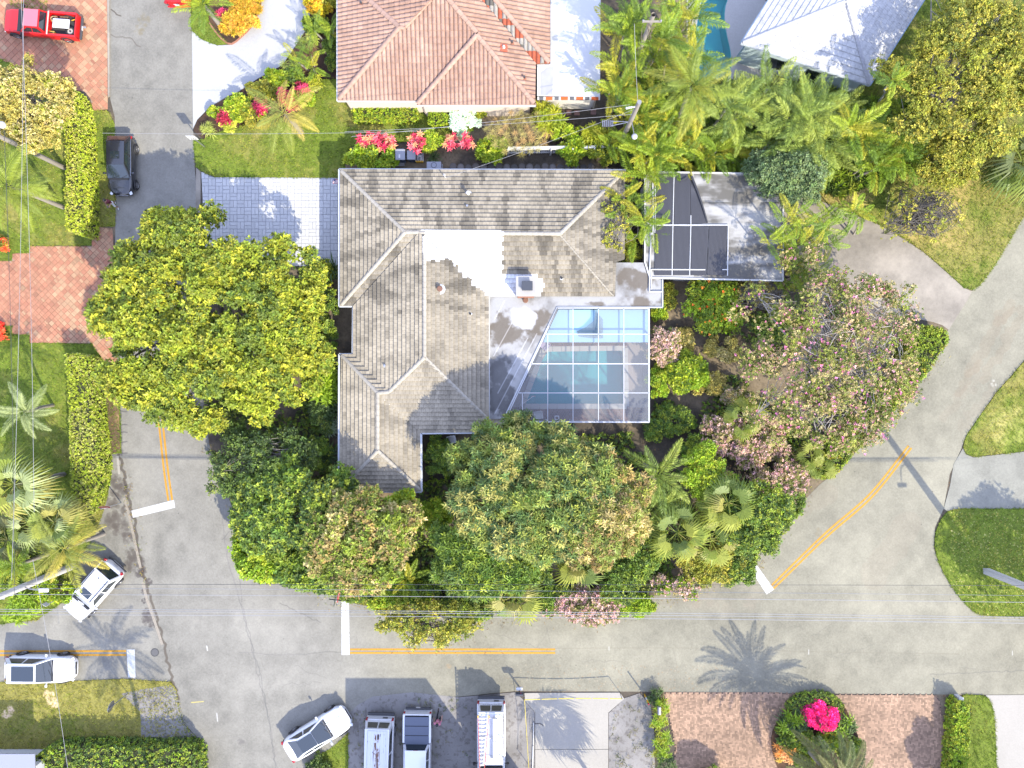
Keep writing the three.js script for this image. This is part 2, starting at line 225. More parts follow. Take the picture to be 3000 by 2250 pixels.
// ---- lawns
const lawnTex = texture(GW, GW, (u, v) => {
  const x = (u - 0.5) * SPAN, z = (v - 0.5) * SPAN, n = fbm(x * 0.42, z * 0.42, 4, 101), f = fbm(x * 2.6, z * 2.6, 3, 111), g = vnoise(x * 15, z * 15, 121), h = vnoise(x * 26, z * 26, 131);
  const east = sstep(16, 20, x) * sstep(2, -4, z), sw = sstep(-23, -25, x) * sstep(18.5, 20, z), lush = sstep(24, 28, x) * sstep(6, 9, z);
  const dry = clamp(sstep(0.44, 0.78, n * 0.7 + f * 0.3 + east * 0.16 + sw * 0.32 - lush * 0.3), 0, 1), k = 0.5 + 0.5 * f + 0.42 * (g - 0.5) + 0.5 * (h - 0.5) + 0.2;
  return [k * lerp(0.125, 0.215, dry), k * lerp(0.175, 0.205, dry), k * lerp(0.014, 0.045, dry)];
}, (x) => {
  for (const [t, a, b, r] of [['D1', 400, 1090, 0.45], ['D1', 440, 1130, 0.3], ['D1', 60, 1205, 0.4], ['D1', 90, 1180, 0.25]]) blot(x, tp(t, a, b)[0], r, 'rgba(222,196,160,.6)', 24);
  for (let i = 0; i < 700; i++) { const p = tp('D4', rr(1600, 2212), rr(-420, 420))[0]; x.fillStyle = pick(['rgba(235,220,170,.8)', 'rgba(200,170,90,.8)']); const c = cpx(p); x.fillRect(c[0], c[1], 1.6, 1.3); }
  for (let i = 0; i < 260; i++) { const p = tp('A4', rr(1100, 2212), rr(1100, 1900))[0]; x.fillStyle = pick(['rgba(200,180,110,.7)', 'rgba(120,90,40,.6)']); const c = cpx(p); x.fillRect(c[0], c[1], 1.6, 1.6); }
  blot(x, tp('B4', 1500, 100)[0], 3.2, 'rgba(200,170,110,.1)', 60); blot(x, tp('A4', 1800, 1180)[0], 2.4, 'rgba(205,172,120,.1)', 50); blot(x, tp('A4', 700, 1530)[0], 2, 'rgba(205,172,120,.14)', 50);
  blot(x, tp('C4', 2080, 420)[0], 1.4, 'rgba(215,205,130,.1)', 40); blot(x, tp('A2', 420, 1020)[0], 0.5, 'rgba(200,180,120,.3)', 20);
});
const lawnMat = mat([1.15, 1.1, 1.1], 1, { map: lawnTex, bumpMap: lawnTex, bumpScale: 0.06 });
const LAWNS = [];
const lawn = (label, pts, y = 0.045) => LAWNS.push([pts, y]) && struct('lawn', slab(pts, -0.02, y), lawnMat, label);
lawn('green front lawn between the white curved driveway and the stamped driveway', [...tp('A1', 1568, 1140, 1650, 1130, 1800, 1062, 2100, 1005), ...tp('A2', 0, 1040, 180, 988, 400, 1000, 560, 835, 650, 740, 662, 650, 800, 640, 1000, 760, 1900, 800, 1900, 1060, 1330, 1150, 900, 1190, 850, 1370, 840, 1440, 0, 1435), ...tp('A1', 1750, 1435, 1625, 1382, 1590, 1350, 1578, 1250)]);
lawn('grass corner of the small island by the street and curved driveway', tp('A1', 1538, -200, 1700, -200, 1690, 180, 1850, 358, 1760, 366, 1640, 322, 1556, 250));
lawn('lawn round the black car and clipped hedge on the west side', [...tp('A1', -300, 430, 0, 470, 480, 720, 755, 900, 875, 900, 930, 1000, 938, 1600), ...tp('B1', 935, 312, 800, 315, 790, 378, 745, 388, 745, 468, 245, 468, 245, 525, 100, 530, 100, 590, -300, 592)]);
lawn('small grass patch behind the red pickup truck', tp('A1', 100, -300, 385, -300, 385, 90, 190, 78, 100, 40), 0.05);
lawn('shady lawn below the southern paver driveway on the west side', [...tp('B1', -300, 1118, 100, 1120, 100, 1190, 240, 1190, 240, 1260, 750, 1265, 830, 1395, 842, 1500, 955, 1490), ...tp('C1', 962, 0, 975, 300, 985, 625, 898, 640, 905, 800, 868, 1000, 835, 1110, 770, 1285, 640, 1480), ...tp('D1', 530, 300, 300, 460, 0, 492, -300, 495)]);
lawn('patchy dry lawn beside the lower west street with bare spots', tp('D1', -300, 968, 0, 964, 650, 952, 1000, 937, 1388, 962, 1424, 1012, 1460, 1175, 1480, 1292, 1588, 1402, 1594, 1900, -300, 1900));
lawn('dry tan lawn under the bare tree beside the concrete drive', [...tp('B4', 440, 92, 562, 102, 732, 172, 1002, 282, 1102, 332, 1252, 422, 1402, 522, 1592, 688, 1722, 806, 1790, 828, 1850, 795, 1985, 612, 2212, 225, 2500, -250), ...tp('A4', 2600, -200, 1300, -200, 960, 690, 540, 1000, 560, 1400)]);
lawn('lawn wedge at the right edge beside the curving street', [...tp('B4', 2700, 500, 2212, 1402, 2104, 1532), ...tp('C4', 1990, 134, 1742, 490, 1716, 580, 1738, 630, 1800, 657, 2212, 612, 2700, 560)]);
lawn('bright corner lawn with fallen leaves under the white concrete pole', [...curve([...tp('C4', 2000, 1080, 1680, 1081, 1590, 1104, 1522, 1200, 1489, 1310, 1490, 1400, 1515, 1500), ...tp('D4', 1522, 0, 1600, 150, 1700, 290, 1800, 390, 1880, 420, 2100, 428)], 60, false), ...tp('D4', 2700, 430), ...tp('C4', 2700, 1080)], 0.05);
lawn('mown strip of bright grass beside the low hedge', curve(tp('D4', 1716, 1067, 1800, 1067, 1890, 1074, 1940, 1130, 1966, 1230, 1985, 1600, 1990, 1800, 1700, 1800, 1750, 1400, 1776, 1160, 1722, 1148), 80), 0.06);
lawn('worn grass patch under the parked white coupe', tp('D2', 560, 1700, 640, 1565, 770, 1480, 885, 1375, 885, 1700), 0.02);
lawn('thin grass verge between the thicket and the street corner', tp('D2', 400, 40, 430, 66, 620, 180, 750, 262, 830, 292, 1000, 332, 1240, 378, 1500, 300, 900, -100, 480, -80));

struct('verge', slab([...tp('B1', 842, 1480, 955, 1490), ...tp('C1', 955, 0, 968, 300, 978, 610, 902, 636, 890, 480, 862, 240, 838, 0)], 0, 0.06), mat([1.5, 1.25, 0.9], 1, { map: soilTex, bumpMap: soilTex, bumpScale: 0.05 }), 'dry worn verge between the lower clipped hedge and street');
// ---- drives and yards
const mottled = (r, g, b, amp, s, extra) => texture(1024, 1024, (u, v) => {
  const x = (u - 0.5) * 24, z = (v - 0.5) * 24, n = fbm(x * 0.6, z * 0.6, 4, s), f = fbm(x * 5, z * 5, 3, s + 9), q = vnoise(x * 20, z * 20, s + 19), k = 1 + amp * (n - 0.5) * 2 + amp * 0.5 * (f - 0.5) + 0.12 * (q - 0.5), e = extra ? extra(n, f, q) : 0;
  return [k * lerp(r, 0.12, e), k * lerp(g, 0.105, e), k * lerp(b, 0.09, e)];
});
const concTex = mottled(0.3, 0.265, 0.21, 0.45, 141), cleanTex = mottled(0.375, 0.35, 0.3, 0.08, 161), whiteTex = mottled(0.42, 0.42, 0.41, 0.07, 171), dirtTex = mottled(0.27, 0.255, 0.235, 0.35, 181, (n, f, q) => 0.55 * sstep(0.5, 0.75, f) + 0.3 * sstep(0.62, 0.9, q));
const surf = (map, rough = 0.92, bump = 0.006) => mat([1, 1, 1], rough, { map, bumpMap: map, bumpScale: bump });
const concMat = surf(concTex), cleanMat = surf(cleanTex), whiteDrive = surf(whiteTex, 0.7, 0.003), dirtMat = surf(dirtTex, 1, 0.06);
struct('driveway', slab([...tp('A1', 1556, 252, 1640, 324, 1760, 370, 1870, 364, 1960, 305, 2050, 205, 2105, 80, 2125, -250), ...tp('A2', 640, -250, 600, 0, 580, 100, 540, 250, 440, 400, 350, 530, 150, 640, 0, 742), ...tp('A1', 2000, 700, 1850, 778, 1700, 868, 1600, 968, 1566, 1040)], -0.02, 0.035, null, 24), whiteDrive, 'smooth white curved driveway at the top beside the croton bed');
struct('driveway', slab([...tp('B4', 200, 60, 420, 88, 560, 106, 730, 175, 1000, 285, 1100, 336, 1250, 426, 1400, 526, 1590, 692, 1722, 812, 1790, 838, 1755, 905, 1600, 1150, 1545, 1112, 1480, 1090, 1100, 1010, 700, 760, 320, 520)], -0.02, 0.034, null, 24), concMat, 'stained concrete driveway sweeping under the pink flowering tree');
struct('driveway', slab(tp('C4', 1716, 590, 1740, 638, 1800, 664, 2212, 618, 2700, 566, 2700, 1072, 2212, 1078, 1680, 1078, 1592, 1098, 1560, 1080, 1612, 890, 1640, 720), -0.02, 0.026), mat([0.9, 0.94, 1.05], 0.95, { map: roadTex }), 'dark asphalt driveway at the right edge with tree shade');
struct('driveway', slab(tp('D3', 372, 1050, 1150, 1046, 1185, 1096, 1056, 1208, 1056, 1503, 464, 1503, 464, 1204, 376, 1108), -0.02, 0.05, null, 24), cleanMat, 'new pale concrete driveway panel next to the street with palm shadow');
struct('driveway', slab(tp('D3', 464, 1507, 1056, 1507, 1056, 2200, 464, 2200), -0.02, 0.05, null, 24), cleanMat, 'second pale concrete driveway panel behind the joint');
struct('driveway', slab(tp('D4', 1900, 1068, 2700, 1062, 2700, 2200, 1992, 2200, 1985, 1600, 1968, 1230, 1942, 1128), -0.02, 0.03, null, 24), cleanMat, 'cracked pale concrete drive right of the bright grass strip');
struct('dirt_yard', slab([...tp('D2', 884, 1225, 960, 1150, 1080, 1080, 1400, 1045, 1780, 1085), ...tp('D3', 300, 1045, 374, 1110, 460, 1205, 460, 2200), ...tp('D2', 884, 2200)], -0.02, 0.02, null, 24), dirtMat, 'grey dusty parking ground under the parked vans');
struct('dirt_yard', slab([...tp('D3', 1060, 1212, 1190, 1092, 1310, 1052, 1400, 1150, 1430, 1400, 1440, 2200, 1060, 2200)], -0.02, 0.03, null, 24), dirtMat, 'bare dug soil between the new driveway and leafy shrubs');
struct('dirt_yard', slab(tp('D1', 985, 1055, 1150, 1020, 1390, 985, 1426, 1030, 1462, 1175, 1482, 1292, 1590, 1404, 1590, 1490, 1150, 1480, 1140, 1200), 0.02, 0.052, null, 24), dirtMat, 'bare grey soil at the street corner of the dry lawn');
const mulchMat = mat([0.62, 0.42, 0.32], 1, { map: soilTex, bumpMap: soilTex, bumpScale: 0.08 });
struct('mulch_bed', slab(tp('A1', 1702, -200, 2123, -200, 2100, 60, 2048, 198, 1955, 300, 1870, 358, 1852, 354, 1695, 178), -0.02, 0.07), mulchMat, 'brown mulch bed of the island in the curved driveway');
struct('mulch_bed', slab([...tp('A1', 1566, 1060, 1605, 975, 1705, 875, 1855, 786, 2005, 708), ...tp('A2', 4, 748, 154, 648, 356, 536, 446, 406, 546, 256, 586, 106, 606, -200, 860, -200, 860, 636, 660, 648, 648, 738, 556, 832, 398, 994, 180, 984, 0, 1036), ...tp('A1', 2100, 1000, 1800, 1058, 1648, 1126)], -0.02, 0.07), mulchMat, 'long mulch bed of crotons along the white curved driveway');
struct('bed_edging', merge(curve(tp('A1', 2124, -60, 2104, 70, 2050, 204, 1956, 304, 1868, 362, 1780, 300, 1700, 190), 14, false).map((p, i, q) => i ? bar(new V3(q[i - 1].x, 0.06, q[i - 1].y), new V3(p.x, 0.06, p.y), 0.1, 0.1) : null).filter(Boolean)), mat([0.35, 0.16, 0.1], 0.9), 'brick red edging round the island mulch bed');
struct('kerb', slab(tp('A1', 874, -200, 892, -200, 894, 780, 880, 790), -0.02, 0.11, null, 24), concMat, 'low concrete kerb between the paver drive and street');
struct('gutter', merge([...curve(tp('C1', 1005, 990, 1040, 1110, 1070, 1240, 1105, 1400, 1140, 1560), 8, false), ...[]].map((p, i, q) => i ? bar(new V3(q[i - 1].x, 0.012, q[i - 1].y), new V3(p.x, 0.012, p.y), 0.17, 0.03) : null).filter(Boolean)), concMat, 'narrow concrete gutter strip beside the white stop bar');
struct('gutter', merge(curve(tp('D1', 1158, 150, 1190, 290, 1240, 430, 1290, 580, 1315, 660), 8, false).map((p, i, q) => i ? bar(new V3(q[i - 1].x, 0.012, q[i - 1].y), new V3(p.x, 0.012, p.y), 0.18, 0.03) : null).filter(Boolean)), concMat, 'narrow concrete gutter strip near the manhole cover');
struct('gutter', merge([bar(new V3(...T('C1', 952, 650).toArray()).setY(0.012), T('C1', 968, 800).setY(0.012), 0.16, 0.03)]), cleanMat, 'short concrete gutter piece under the end of the hedge');
struct('path', slab(tp('A1', 1590, 1360, 1626, 1385, 1626, 1700, 1586, 1700), -0.02, 0.03, null, 24), concMat, 'thin concrete strip at the street end of the stamped driveway');

// ---- painted markings
const wornTex = texture(512, 512, (u, v) => { const f = fbm(u * 24, v * 24, 4, 211, 24), g = vnoise(u * 128, v * 128, 215, 128), c = (0.8 + 0.3 * (f - 0.4)) * (1 - 0.45 * sstep(0.62, 0.78, f * 0.7 + g * 0.3)); return [c, c, c]; }, null, [12, 12]);
const yellowPaint = mat([0.62, 0.3, 0.012], 0.75, { map: wornTex }), whitePaint = mat([0.66, 0.66, 0.63], 0.75, { map: wornTex });
function ribbon(pts, w, off, y) { const L = [], Rr = []; pts.forEach((p, i) => { const a = pts[Math.max(0, i - 1)], b = pts[Math.min(pts.length - 1, i + 1)], d = b.clone().sub(a).normalize(); L.push(new V2(p.x - d.y * (off - w / 2), p.y + d.x * (off - w / 2))); Rr.push(new V2(p.x - d.y * (off + w / 2), p.y + d.x * (off + w / 2))); }); return sheet([...L, ...Rr.reverse()], y); }
function dbl(label, pts, gap) { const o = struct('lane_marking', ribbon(pts, 0.135, -gap / 2, 0.017), yellowPaint, label); part(o, 'stripe', ribbon(pts, 0.135, gap / 2, 0.017), yellowPaint); }
dbl('double yellow line curving down to the left stop bar', curve(tp('C1', 1297, 330, 1316, 500, 1343, 750, 1380, 1012), 20, false), 0.27);
dbl('double yellow line along the middle of the wide lower street', tp('D2', 900, 712, 2562, 712), 0.24);
dbl('double yellow line bending along the curved right hand street', curve(tp('C4', 1288, 578, 968, 975, 612, 1288, 172, 1716), 40, false), 0.25);
dbl('double yellow line under the parked white car on the west street', tp('D1', -300, 729, 1022, 727), 0.27);
const bar4 = (label, pts) => struct('stop_line', sheet(pts, 0.018), whitePaint, label);
bar4('white stop line slanting across the street left of the large tree', tp('C1', 1065, 1095, 1410, 1008, 1420, 1070, 1078, 1153));
bar4('white stop line beside the red octagon sign', tp('D2', 830, 308, 892, 308, 897, 742, 832, 742));
bar4('white stop line at the foot of the curved yellow lines', op(1598, 1196, 1613, 1190, 1672, 1273, 1656, 1284));
bar4('white stop line beside the manhole on the west street', tp('D1', 1028, 698, 1092, 698, 1100, 925, 1038, 925));
{ const p = T('D1', 1255, 722), m = thing('manhole', 'round iron manhole cover set in the asphalt near the stop line', 'manhole', p);
  part(m, 'rim', xf(new THREE.RingGeometry(0.24, 0.29, 32), 0, 0.019, 0, -Math.PI / 2), mat([0.05, 0.05, 0.05], 0.8)); part(m, 'cover', cyl(0.235, 0.235, 0.02, 0, 0, 0, 28), mat([0.14, 0.135, 0.13], 0.7, { metalness: 0.4 })); }

// ---- paving built stone by stone
const stoneMat = mat([1, 1, 1], 0.9, { vertexColors: true, bumpMap: grainBump, bumpScale: 0.004 });
function stone(poly, y0, y1, c, inset = 0.006) {              // a paver with chamfered edge
  const cx = poly.reduce((a, p) => a + p[0], 0) / poly.length, cz = poly.reduce((a, p) => a + p[1], 0) / poly.length, v = [], uv = [];
  const top = poly.map(([x, z]) => { const dx = x - cx, dz = z - cz, l = Math.hypot(dx, dz) || 1, k = Math.max(0, 1 - inset * 2.2 / l); return [cx + dx * k, cz + dz * k]; });
  const n = poly.length; let ar = 0; for (let i = 0; i < n; i++) { const q = poly[(i + 1) % n]; ar += poly[i][0] * q[1] - q[0] * poly[i][1]; }
  const put = (...p) => { if (ar > 0) p = [p[0], p[2], p[1]]; for (const q of p) { v.push(...q); uv.push(q[0], q[2]); } };
  for (let i = 1; i < n - 1; i++) put([top[0][0], y1, top[0][1]], [top[i][0], y1, top[i][1]], [top[i + 1][0], y1, top[i + 1][1]]);
  for (let i = 0; i < n; i++) { const j = (i + 1) % n, a = [top[i][0], y1, top[i][1]], b = [top[j][0], y1, top[j][1]], c2 = [poly[j][0], y0, poly[j][1]], d = [poly[i][0], y0, poly[i][1]]; put(a, c2, b); put(a, d, c2); }
  const g = new THREE.BufferGeometry(); g.setAttribute('position', new THREE.Float32BufferAttribute(v, 3)); g.setAttribute('uv', new THREE.Float32BufferAttribute(uv, 2)); g.computeVertexNormals(); return tint(g, c);
}
function convexParts(pts) { const f = THREE.ShapeUtils.triangulateShape(pts, []); return f.map((t) => t.map((i) => [pts[i].x, pts[i].y])); }
function paving(name, label, outline, ang, w, h, colour, bedMat, top = 0.06, layout = 'grid', joint = 0.012) {
  const base = struct(name, slab(outline, -0.02, top - 0.028, null, 24), bedMat, label), list = [], ca = Math.cos(ang), sa = Math.sin(ang);
  const us = outline.map((p) => p.x * ca + p.y * sa), vs = outline.map((p) => -p.x * sa + p.y * ca), u0 = Math.min(...us), u1 = Math.max(...us), v0 = Math.min(...vs), v1 = Math.max(...vs);
  const put = (a, b, ww, hh) => {
    const j = joint / 2, q = [[a + j, b + j], [a + ww - j, b + j], [a + ww - j, b + hh - j], [a + j, b + hh - j]].map(([u, v]) => [u * ca - v * sa, u * sa + v * ca]);
    if (q.every(([x, z]) => inside(new V2(x, z), outline))) { const c = colour(q[0][0], q[0][1]); list.push([stone(q, top - 0.03, top + rr(-0.003, 0.003), c), ww * hh - 1e-3 * Math.hypot(q[0][0], q[0][1])]); }
    else if (q.some(([x, z]) => inside(new V2(x, z), outline))) { const t = trimTo(q, outline); if (t) list.push([stone(t, top - 0.03, top + rr(-0.003, 0.003), colour(q[0][0], q[0][1])), polyArea(t)]); }
  };
  if (layout === 'basket') { const s = w; for (let i = 0, a = u0; a < u1; a += s, i++) for (let k = 0, b = v0; b < v1; b += s, k++) if ((i + k) % 2) { put(a, b, s, s / 2); put(a, b + s / 2, s, s / 2); } else { put(a, b, s / 2, s); put(a + s / 2, b, s / 2, s); } }
  else for (let a = Math.floor(u0 / w) * w; a < u1; a += w) for (let b = Math.floor(v0 / h) * h; b < v1; b += h) {
    if (layout === 'mixed') { const k = hash2(Math.round(a / w), Math.round(b / h), 5); if (k < 0.28) { put(a, b, w, h / 2); put(a, b + h / 2, w, h / 2); continue; } }
    put(a, b, w, h);
  }
  pieces(base, 'paver', list, stoneMat); return base;
}
function trimTo(q, outline) {                                  // the part of a stone inside an outline, by the triangle pieces that hold it
  for (const [a, b] of outline.map((p, i) => [p, outline[(i + 1) % outline.length]])) {
    const n = [-(b.y - a.y), b.x - a.x], mid = new V2((a.x + b.x) / 2, (a.y + b.y) / 2), l = Math.hypot(...n), eps = 0.01, ins = inside(new V2(mid.x + n[0] / l * eps, mid.y + n[1] / l * eps), outline) ? 1 : -1;
    const f = (p) => ins * ((p[0] - a.x) * n[0] + (p[1] - a.y) * n[1]) / l, t = (p) => ((p[0] - a.x) * (b.x - a.x) + (p[1] - a.y) * (b.y - a.y)) / (l * l);
    if (!q.some((p) => f(p) < -1e-4) || !q.some((p) => t(p) > 0 && t(p) < 1)) continue;
    const cross = q.some((p, i) => { const r = q[(i + 1) % q.length], fa = f(p), fb = f(r); if ((fa > 0) === (fb > 0)) return false; const k = fa / (fa - fb), tt = t(p) + (t(r) - t(p)) * k; return tt > -0.02 && tt < 1.02; });
    if (!cross) continue;
    const out = []; for (let i = 0; i < q.length; i++) { const p = q[i], r = q[(i + 1) % q.length], fa = f(p), fb = f(r); if (fa >= 0) out.push(p); if ((fa >= 0) !== (fb >= 0)) { const k = fa / (fa - fb); out.push([p[0] + (r[0] - p[0]) * k, p[1] + (r[1] - p[1]) * k]); } }
    q = out; if (q.length < 3) return null;
  }
  return polyArea(q) > 0.002 ? q : null;
}
const sandBed = mat([0.4, 0.27, 0.19], 0.95), greyBed = mat([0.3, 0.31, 0.34], 0.95), brickBed = mat([0.1, 0.07, 0.06], 0.95);
const terra = (cream) => (x, z) => { const k = rr(0.85, 1.12), t = R() < cream(x, z) ? rr(0.5, 1) : rr(0, 0.3), o = R() < 0.06 ? 0.8 : 1; return [lerp(0.41, 0.46, t) * k * o, lerp(0.175, 0.29, t) * k * o, lerp(0.1, 0.165, t) * k * o]; };
paving('paver_driveway', 'terracotta paver driveway under the red pickup truck', tp('A1', -300, -300, 874, -300, 874, 885, 760, 900, 735, 800, 690, 745, 500, 712, 0, 480, -300, 430), Math.PI / 4, 0.36, 0.36, terra((x) => x > -33 ? 0.4 : 0.12), sandBed, 0.062, 'mixed');
paving('paver_driveway', 'stepped terracotta paver driveway left of the large tree', tp('B1', -300, 596, 98, 594, 103, 534, 243, 530, 247, 474, 744, 476, 750, 392, 796, 384, 802, 318, 914, 332, 940, 900, 950, 1470, 838, 1392, 742, 1262, 247, 1256, 243, 1192, 103, 1186, 98, 1118, -300, 1112), Math.PI / 4, 0.315, 0.315, terra((x) => x > -32 ? 0.42 : 0.1), sandBed, 0.062, 'mixed');
paving('paver_driveway', 'white painted stamped paver driveway in front of the garage', [...tp('A1', 1632, 1392, 1740, 1438, 2212, 1440), ...op(600, 384, 757, 385, 757, 575, 640, 575, 445, 560)], 0, 0.5, 0.5, () => { const k = rr(0.93, 1.05); return [0.52 * k, 0.52 * k, 0.51 * k]; }, greyBed, 0.05, 'basket', 0.014);
{ // herringbone brick drive, thousands of bricks
  const outline = tp('D3', 1440, 1044, 2300, 1046, 2840, 1062, 3700, 1066, 3740, 1110, 3790, 1400, 3740, 1900, 1560, 1900, 1600, 1500, 1560, 1300, 1530, 1160);
  const base = struct('brick_driveway', slab(outline, -0.02, 0.02, null, 24), brickBed, 'pinkish herringbone brick driveway along the lower right street'), L = 0.2, W = 0.1, ms = [], cs = [];
  const minx = Math.min(...outline.map((p) => p.x)), minz = Math.min(...outline.map((p) => p.y));
  const put = (x, z, rot) => { const p = new V2(x, z); if (z < 28.3 && inside(p, outline)) { ms.push(new THREE.Matrix4().makeRotationY(rot).setPosition(x, 0.032, z)); const b = fbm(x * 0.9, z * 0.9, 3, 9), q = rr(0.62, 1.25) * (0.7 + 0.6 * b); cs.push(col(0.37 * q, 0.24 * q, 0.155 * q)); } };
  for (let d = -30; d < 80; d++) for (let n = -8; n < 190; n++) {  // along the diagonal (1, 1), blocks of two bricks repeat every 2 wide diagonally offset (2, -2) widths
    const ox = minx + (n + 2 * d) * W, oz = minz + (n - 2 * d) * W; if (ox < minx - 0.4 || oz < minz - 0.4 || ox > 40 || oz > 28.6) continue;
    put(ox + L / 2, oz + W / 2, 0); put(ox + W / 2, oz + W + L / 2, Math.PI / 2);
  }
  instanced(base, 'bricks', new THREE.BoxGeometry(L - 0.008, 0.03, W - 0.008), mat([1, 1, 1], 0.9), ms, cs, 'stuff');
}
// ---- lettering-free water: the two pools
function pool(label, pts, depth, floorC, waterC) {
  const o = thing('swimming_pool', label, 'swimming pool'), fl = [];
  part(o, 'floor', sheet(pts, -depth), mat(floorC, 0.8)); pts.forEach((p, i) => { const q = pts[(i + 1) % pts.length]; fl.push(bar(new V3(p.x, -depth / 2, p.y), new V3(q.x, -depth / 2, q.y), 0.03, depth)); });
  part(o, 'wall', merge(fl), mat(floorC, 0.8));
  part(o, 'water', sheet(pts, -0.12), new THREE.MeshPhysicalMaterial({ color: col(...waterC), roughness: 0.02, transmission: 1, thickness: 0, ior: 1.33, side: THREE.DoubleSide }));
  return o;
}
pool('rectangular turquoise swimming pool with slanted end under the screen enclosure', pool1, 1.3, [0.1, 0.36, 0.38], [0.6, 0.9, 0.92]);
pool('free-form blue swimming pool beside the white roofed house', pool2, 1.2, [0.2, 0.5, 0.52], [0.5, 0.85, 0.86]);
struct('patio', slab([...tp('A3', 1690, -250, 2212, -250, 2500, 380, 2330, 780, 1690, 780)], -0.02, 0.03, [pool2], 24), surf(mottled(0.44, 0.42, 0.39, 0.1, 191)), 'pale concrete patio round the free-form pool');
{ const deckT = mottled(0.3, 0.25, 0.21, 0.22, 201); struct('pool_deck', slab([P8(340, 300), P8(1000, 105), P8(1000, 890), P8(-40, 890)], -0.02, 0.02, [pool1], 24), surf(deckT), 'brown deck round the screened pool'); }

// ================================================================ HOUSES
function roofPlane(px, eave, he, pitch, inPoint) {            // px: list of photo pixels [x, y]; eave: two pixels on the eave line; inPoint: pixel on the rising side
  const a = P(...eave[0], he), b = P(...eave[1], he), e = new V2(b.x - a.x, b.z - a.z).normalize(), q = P(...inPoint, he); let n = new V2(-e.y, e.x);
  if ((q.x - a.x) * n.x + (q.z - a.z) * n.y < 0) n.negate();
  const yAt = (x, z) => he + pitch * ((x - a.x) * n.x + (z - a.z) * n.y);
  const at = (p) => { let h = he, r; for (let i = 0; i < 8; i++) { r = P(p[0], p[1], h); h = yAt(r.x, r.z); } r.y = h; return r; };
  const pts = px.map(at), uv = pts.map((p) => [(p.x - a.x) * e.x + (p.z - a.z) * e.y, (p.x - a.x) * n.x + (p.z - a.z) * n.y]);
  return { pts, uv, at, yAt, to: (u, v, l = 0) => [a.x + e.x * u + n.x * v, he + pitch * v + l, a.z + e.y * u + n.y * v] };
}
function deckGeo(planes, drop = 0.02) {
  const v = [];
  for (const pl of planes) { const f = THREE.ShapeUtils.triangulateShape(pl.pts.map((p) => new V2(p.x, p.z)), []); for (const t of f) { let q = t.map((i) => pl.pts[i]); const cr = (q[1].z - q[0].z) * (q[2].x - q[0].x) - (q[1].x - q[0].x) * (q[2].z - q[0].z); if (cr < 0) q = [q[0], q[2], q[1]]; for (const p of q) v.push(p.x, p.y - drop, p.z); for (const p of [q[0], q[2], q[1]]) v.push(p.x, p.y - drop - 0.1, p.z); } }
  const g = new THREE.BufferGeometry(); g.setAttribute('position', new THREE.Float32BufferAttribute(v, 3)); g.computeVertexNormals(); return g;
}
function convexSplit(poly) {                                  // a polygon as few convex pieces
  const V = poly.map((p) => new V2(p[0], p[1])); if (THREE.ShapeUtils.area(V) < 0) V.reverse();
  let L = THREE.ShapeUtils.triangulateShape(V, []).map((t) => [...t]);
  const ccw = (a, b, c) => (V[b].x - V[a].x) * (V[c].y - V[a].y) - (V[b].y - V[a].y) * (V[c].x - V[a].x);
  L = L.map((t) => ccw(...t) < 0 ? t.reverse() : t);
  for (let again = true; again;) { again = false; out: for (let i = 0; i < L.length; i++) for (let j = i + 1; j < L.length; j++) for (let a = 0; a < L[i].length; a++) { const p = L[i][a], q = L[i][(a + 1) % L[i].length], b = L[j].findIndex((x, k) => x === q && L[j][(k + 1) % L[j].length] === p); if (b < 0) continue;
    const A = [...L[i].slice(a + 1), ...L[i].slice(0, a + 1)], B = [...L[j].slice(b + 1), ...L[j].slice(0, b + 1)], m = [...A, ...B.slice(1, -1)];
    if (m.every((x, k) => ccw(x, m[(k + 1) % m.length], m[(k + 2) % m.length]) > -1e-6)) { L[i] = m; L.splice(j, 1); again = true; break out; } } }
  return L.map((l) => l.map((i) => [V[i].x, V[i].y]));
}
function roofTiles(pl, opt) {
  return convexSplit(pl.uv).flatMap((uv) => tilesIn({ ...pl, uv, all: pl.uv }, opt));
}
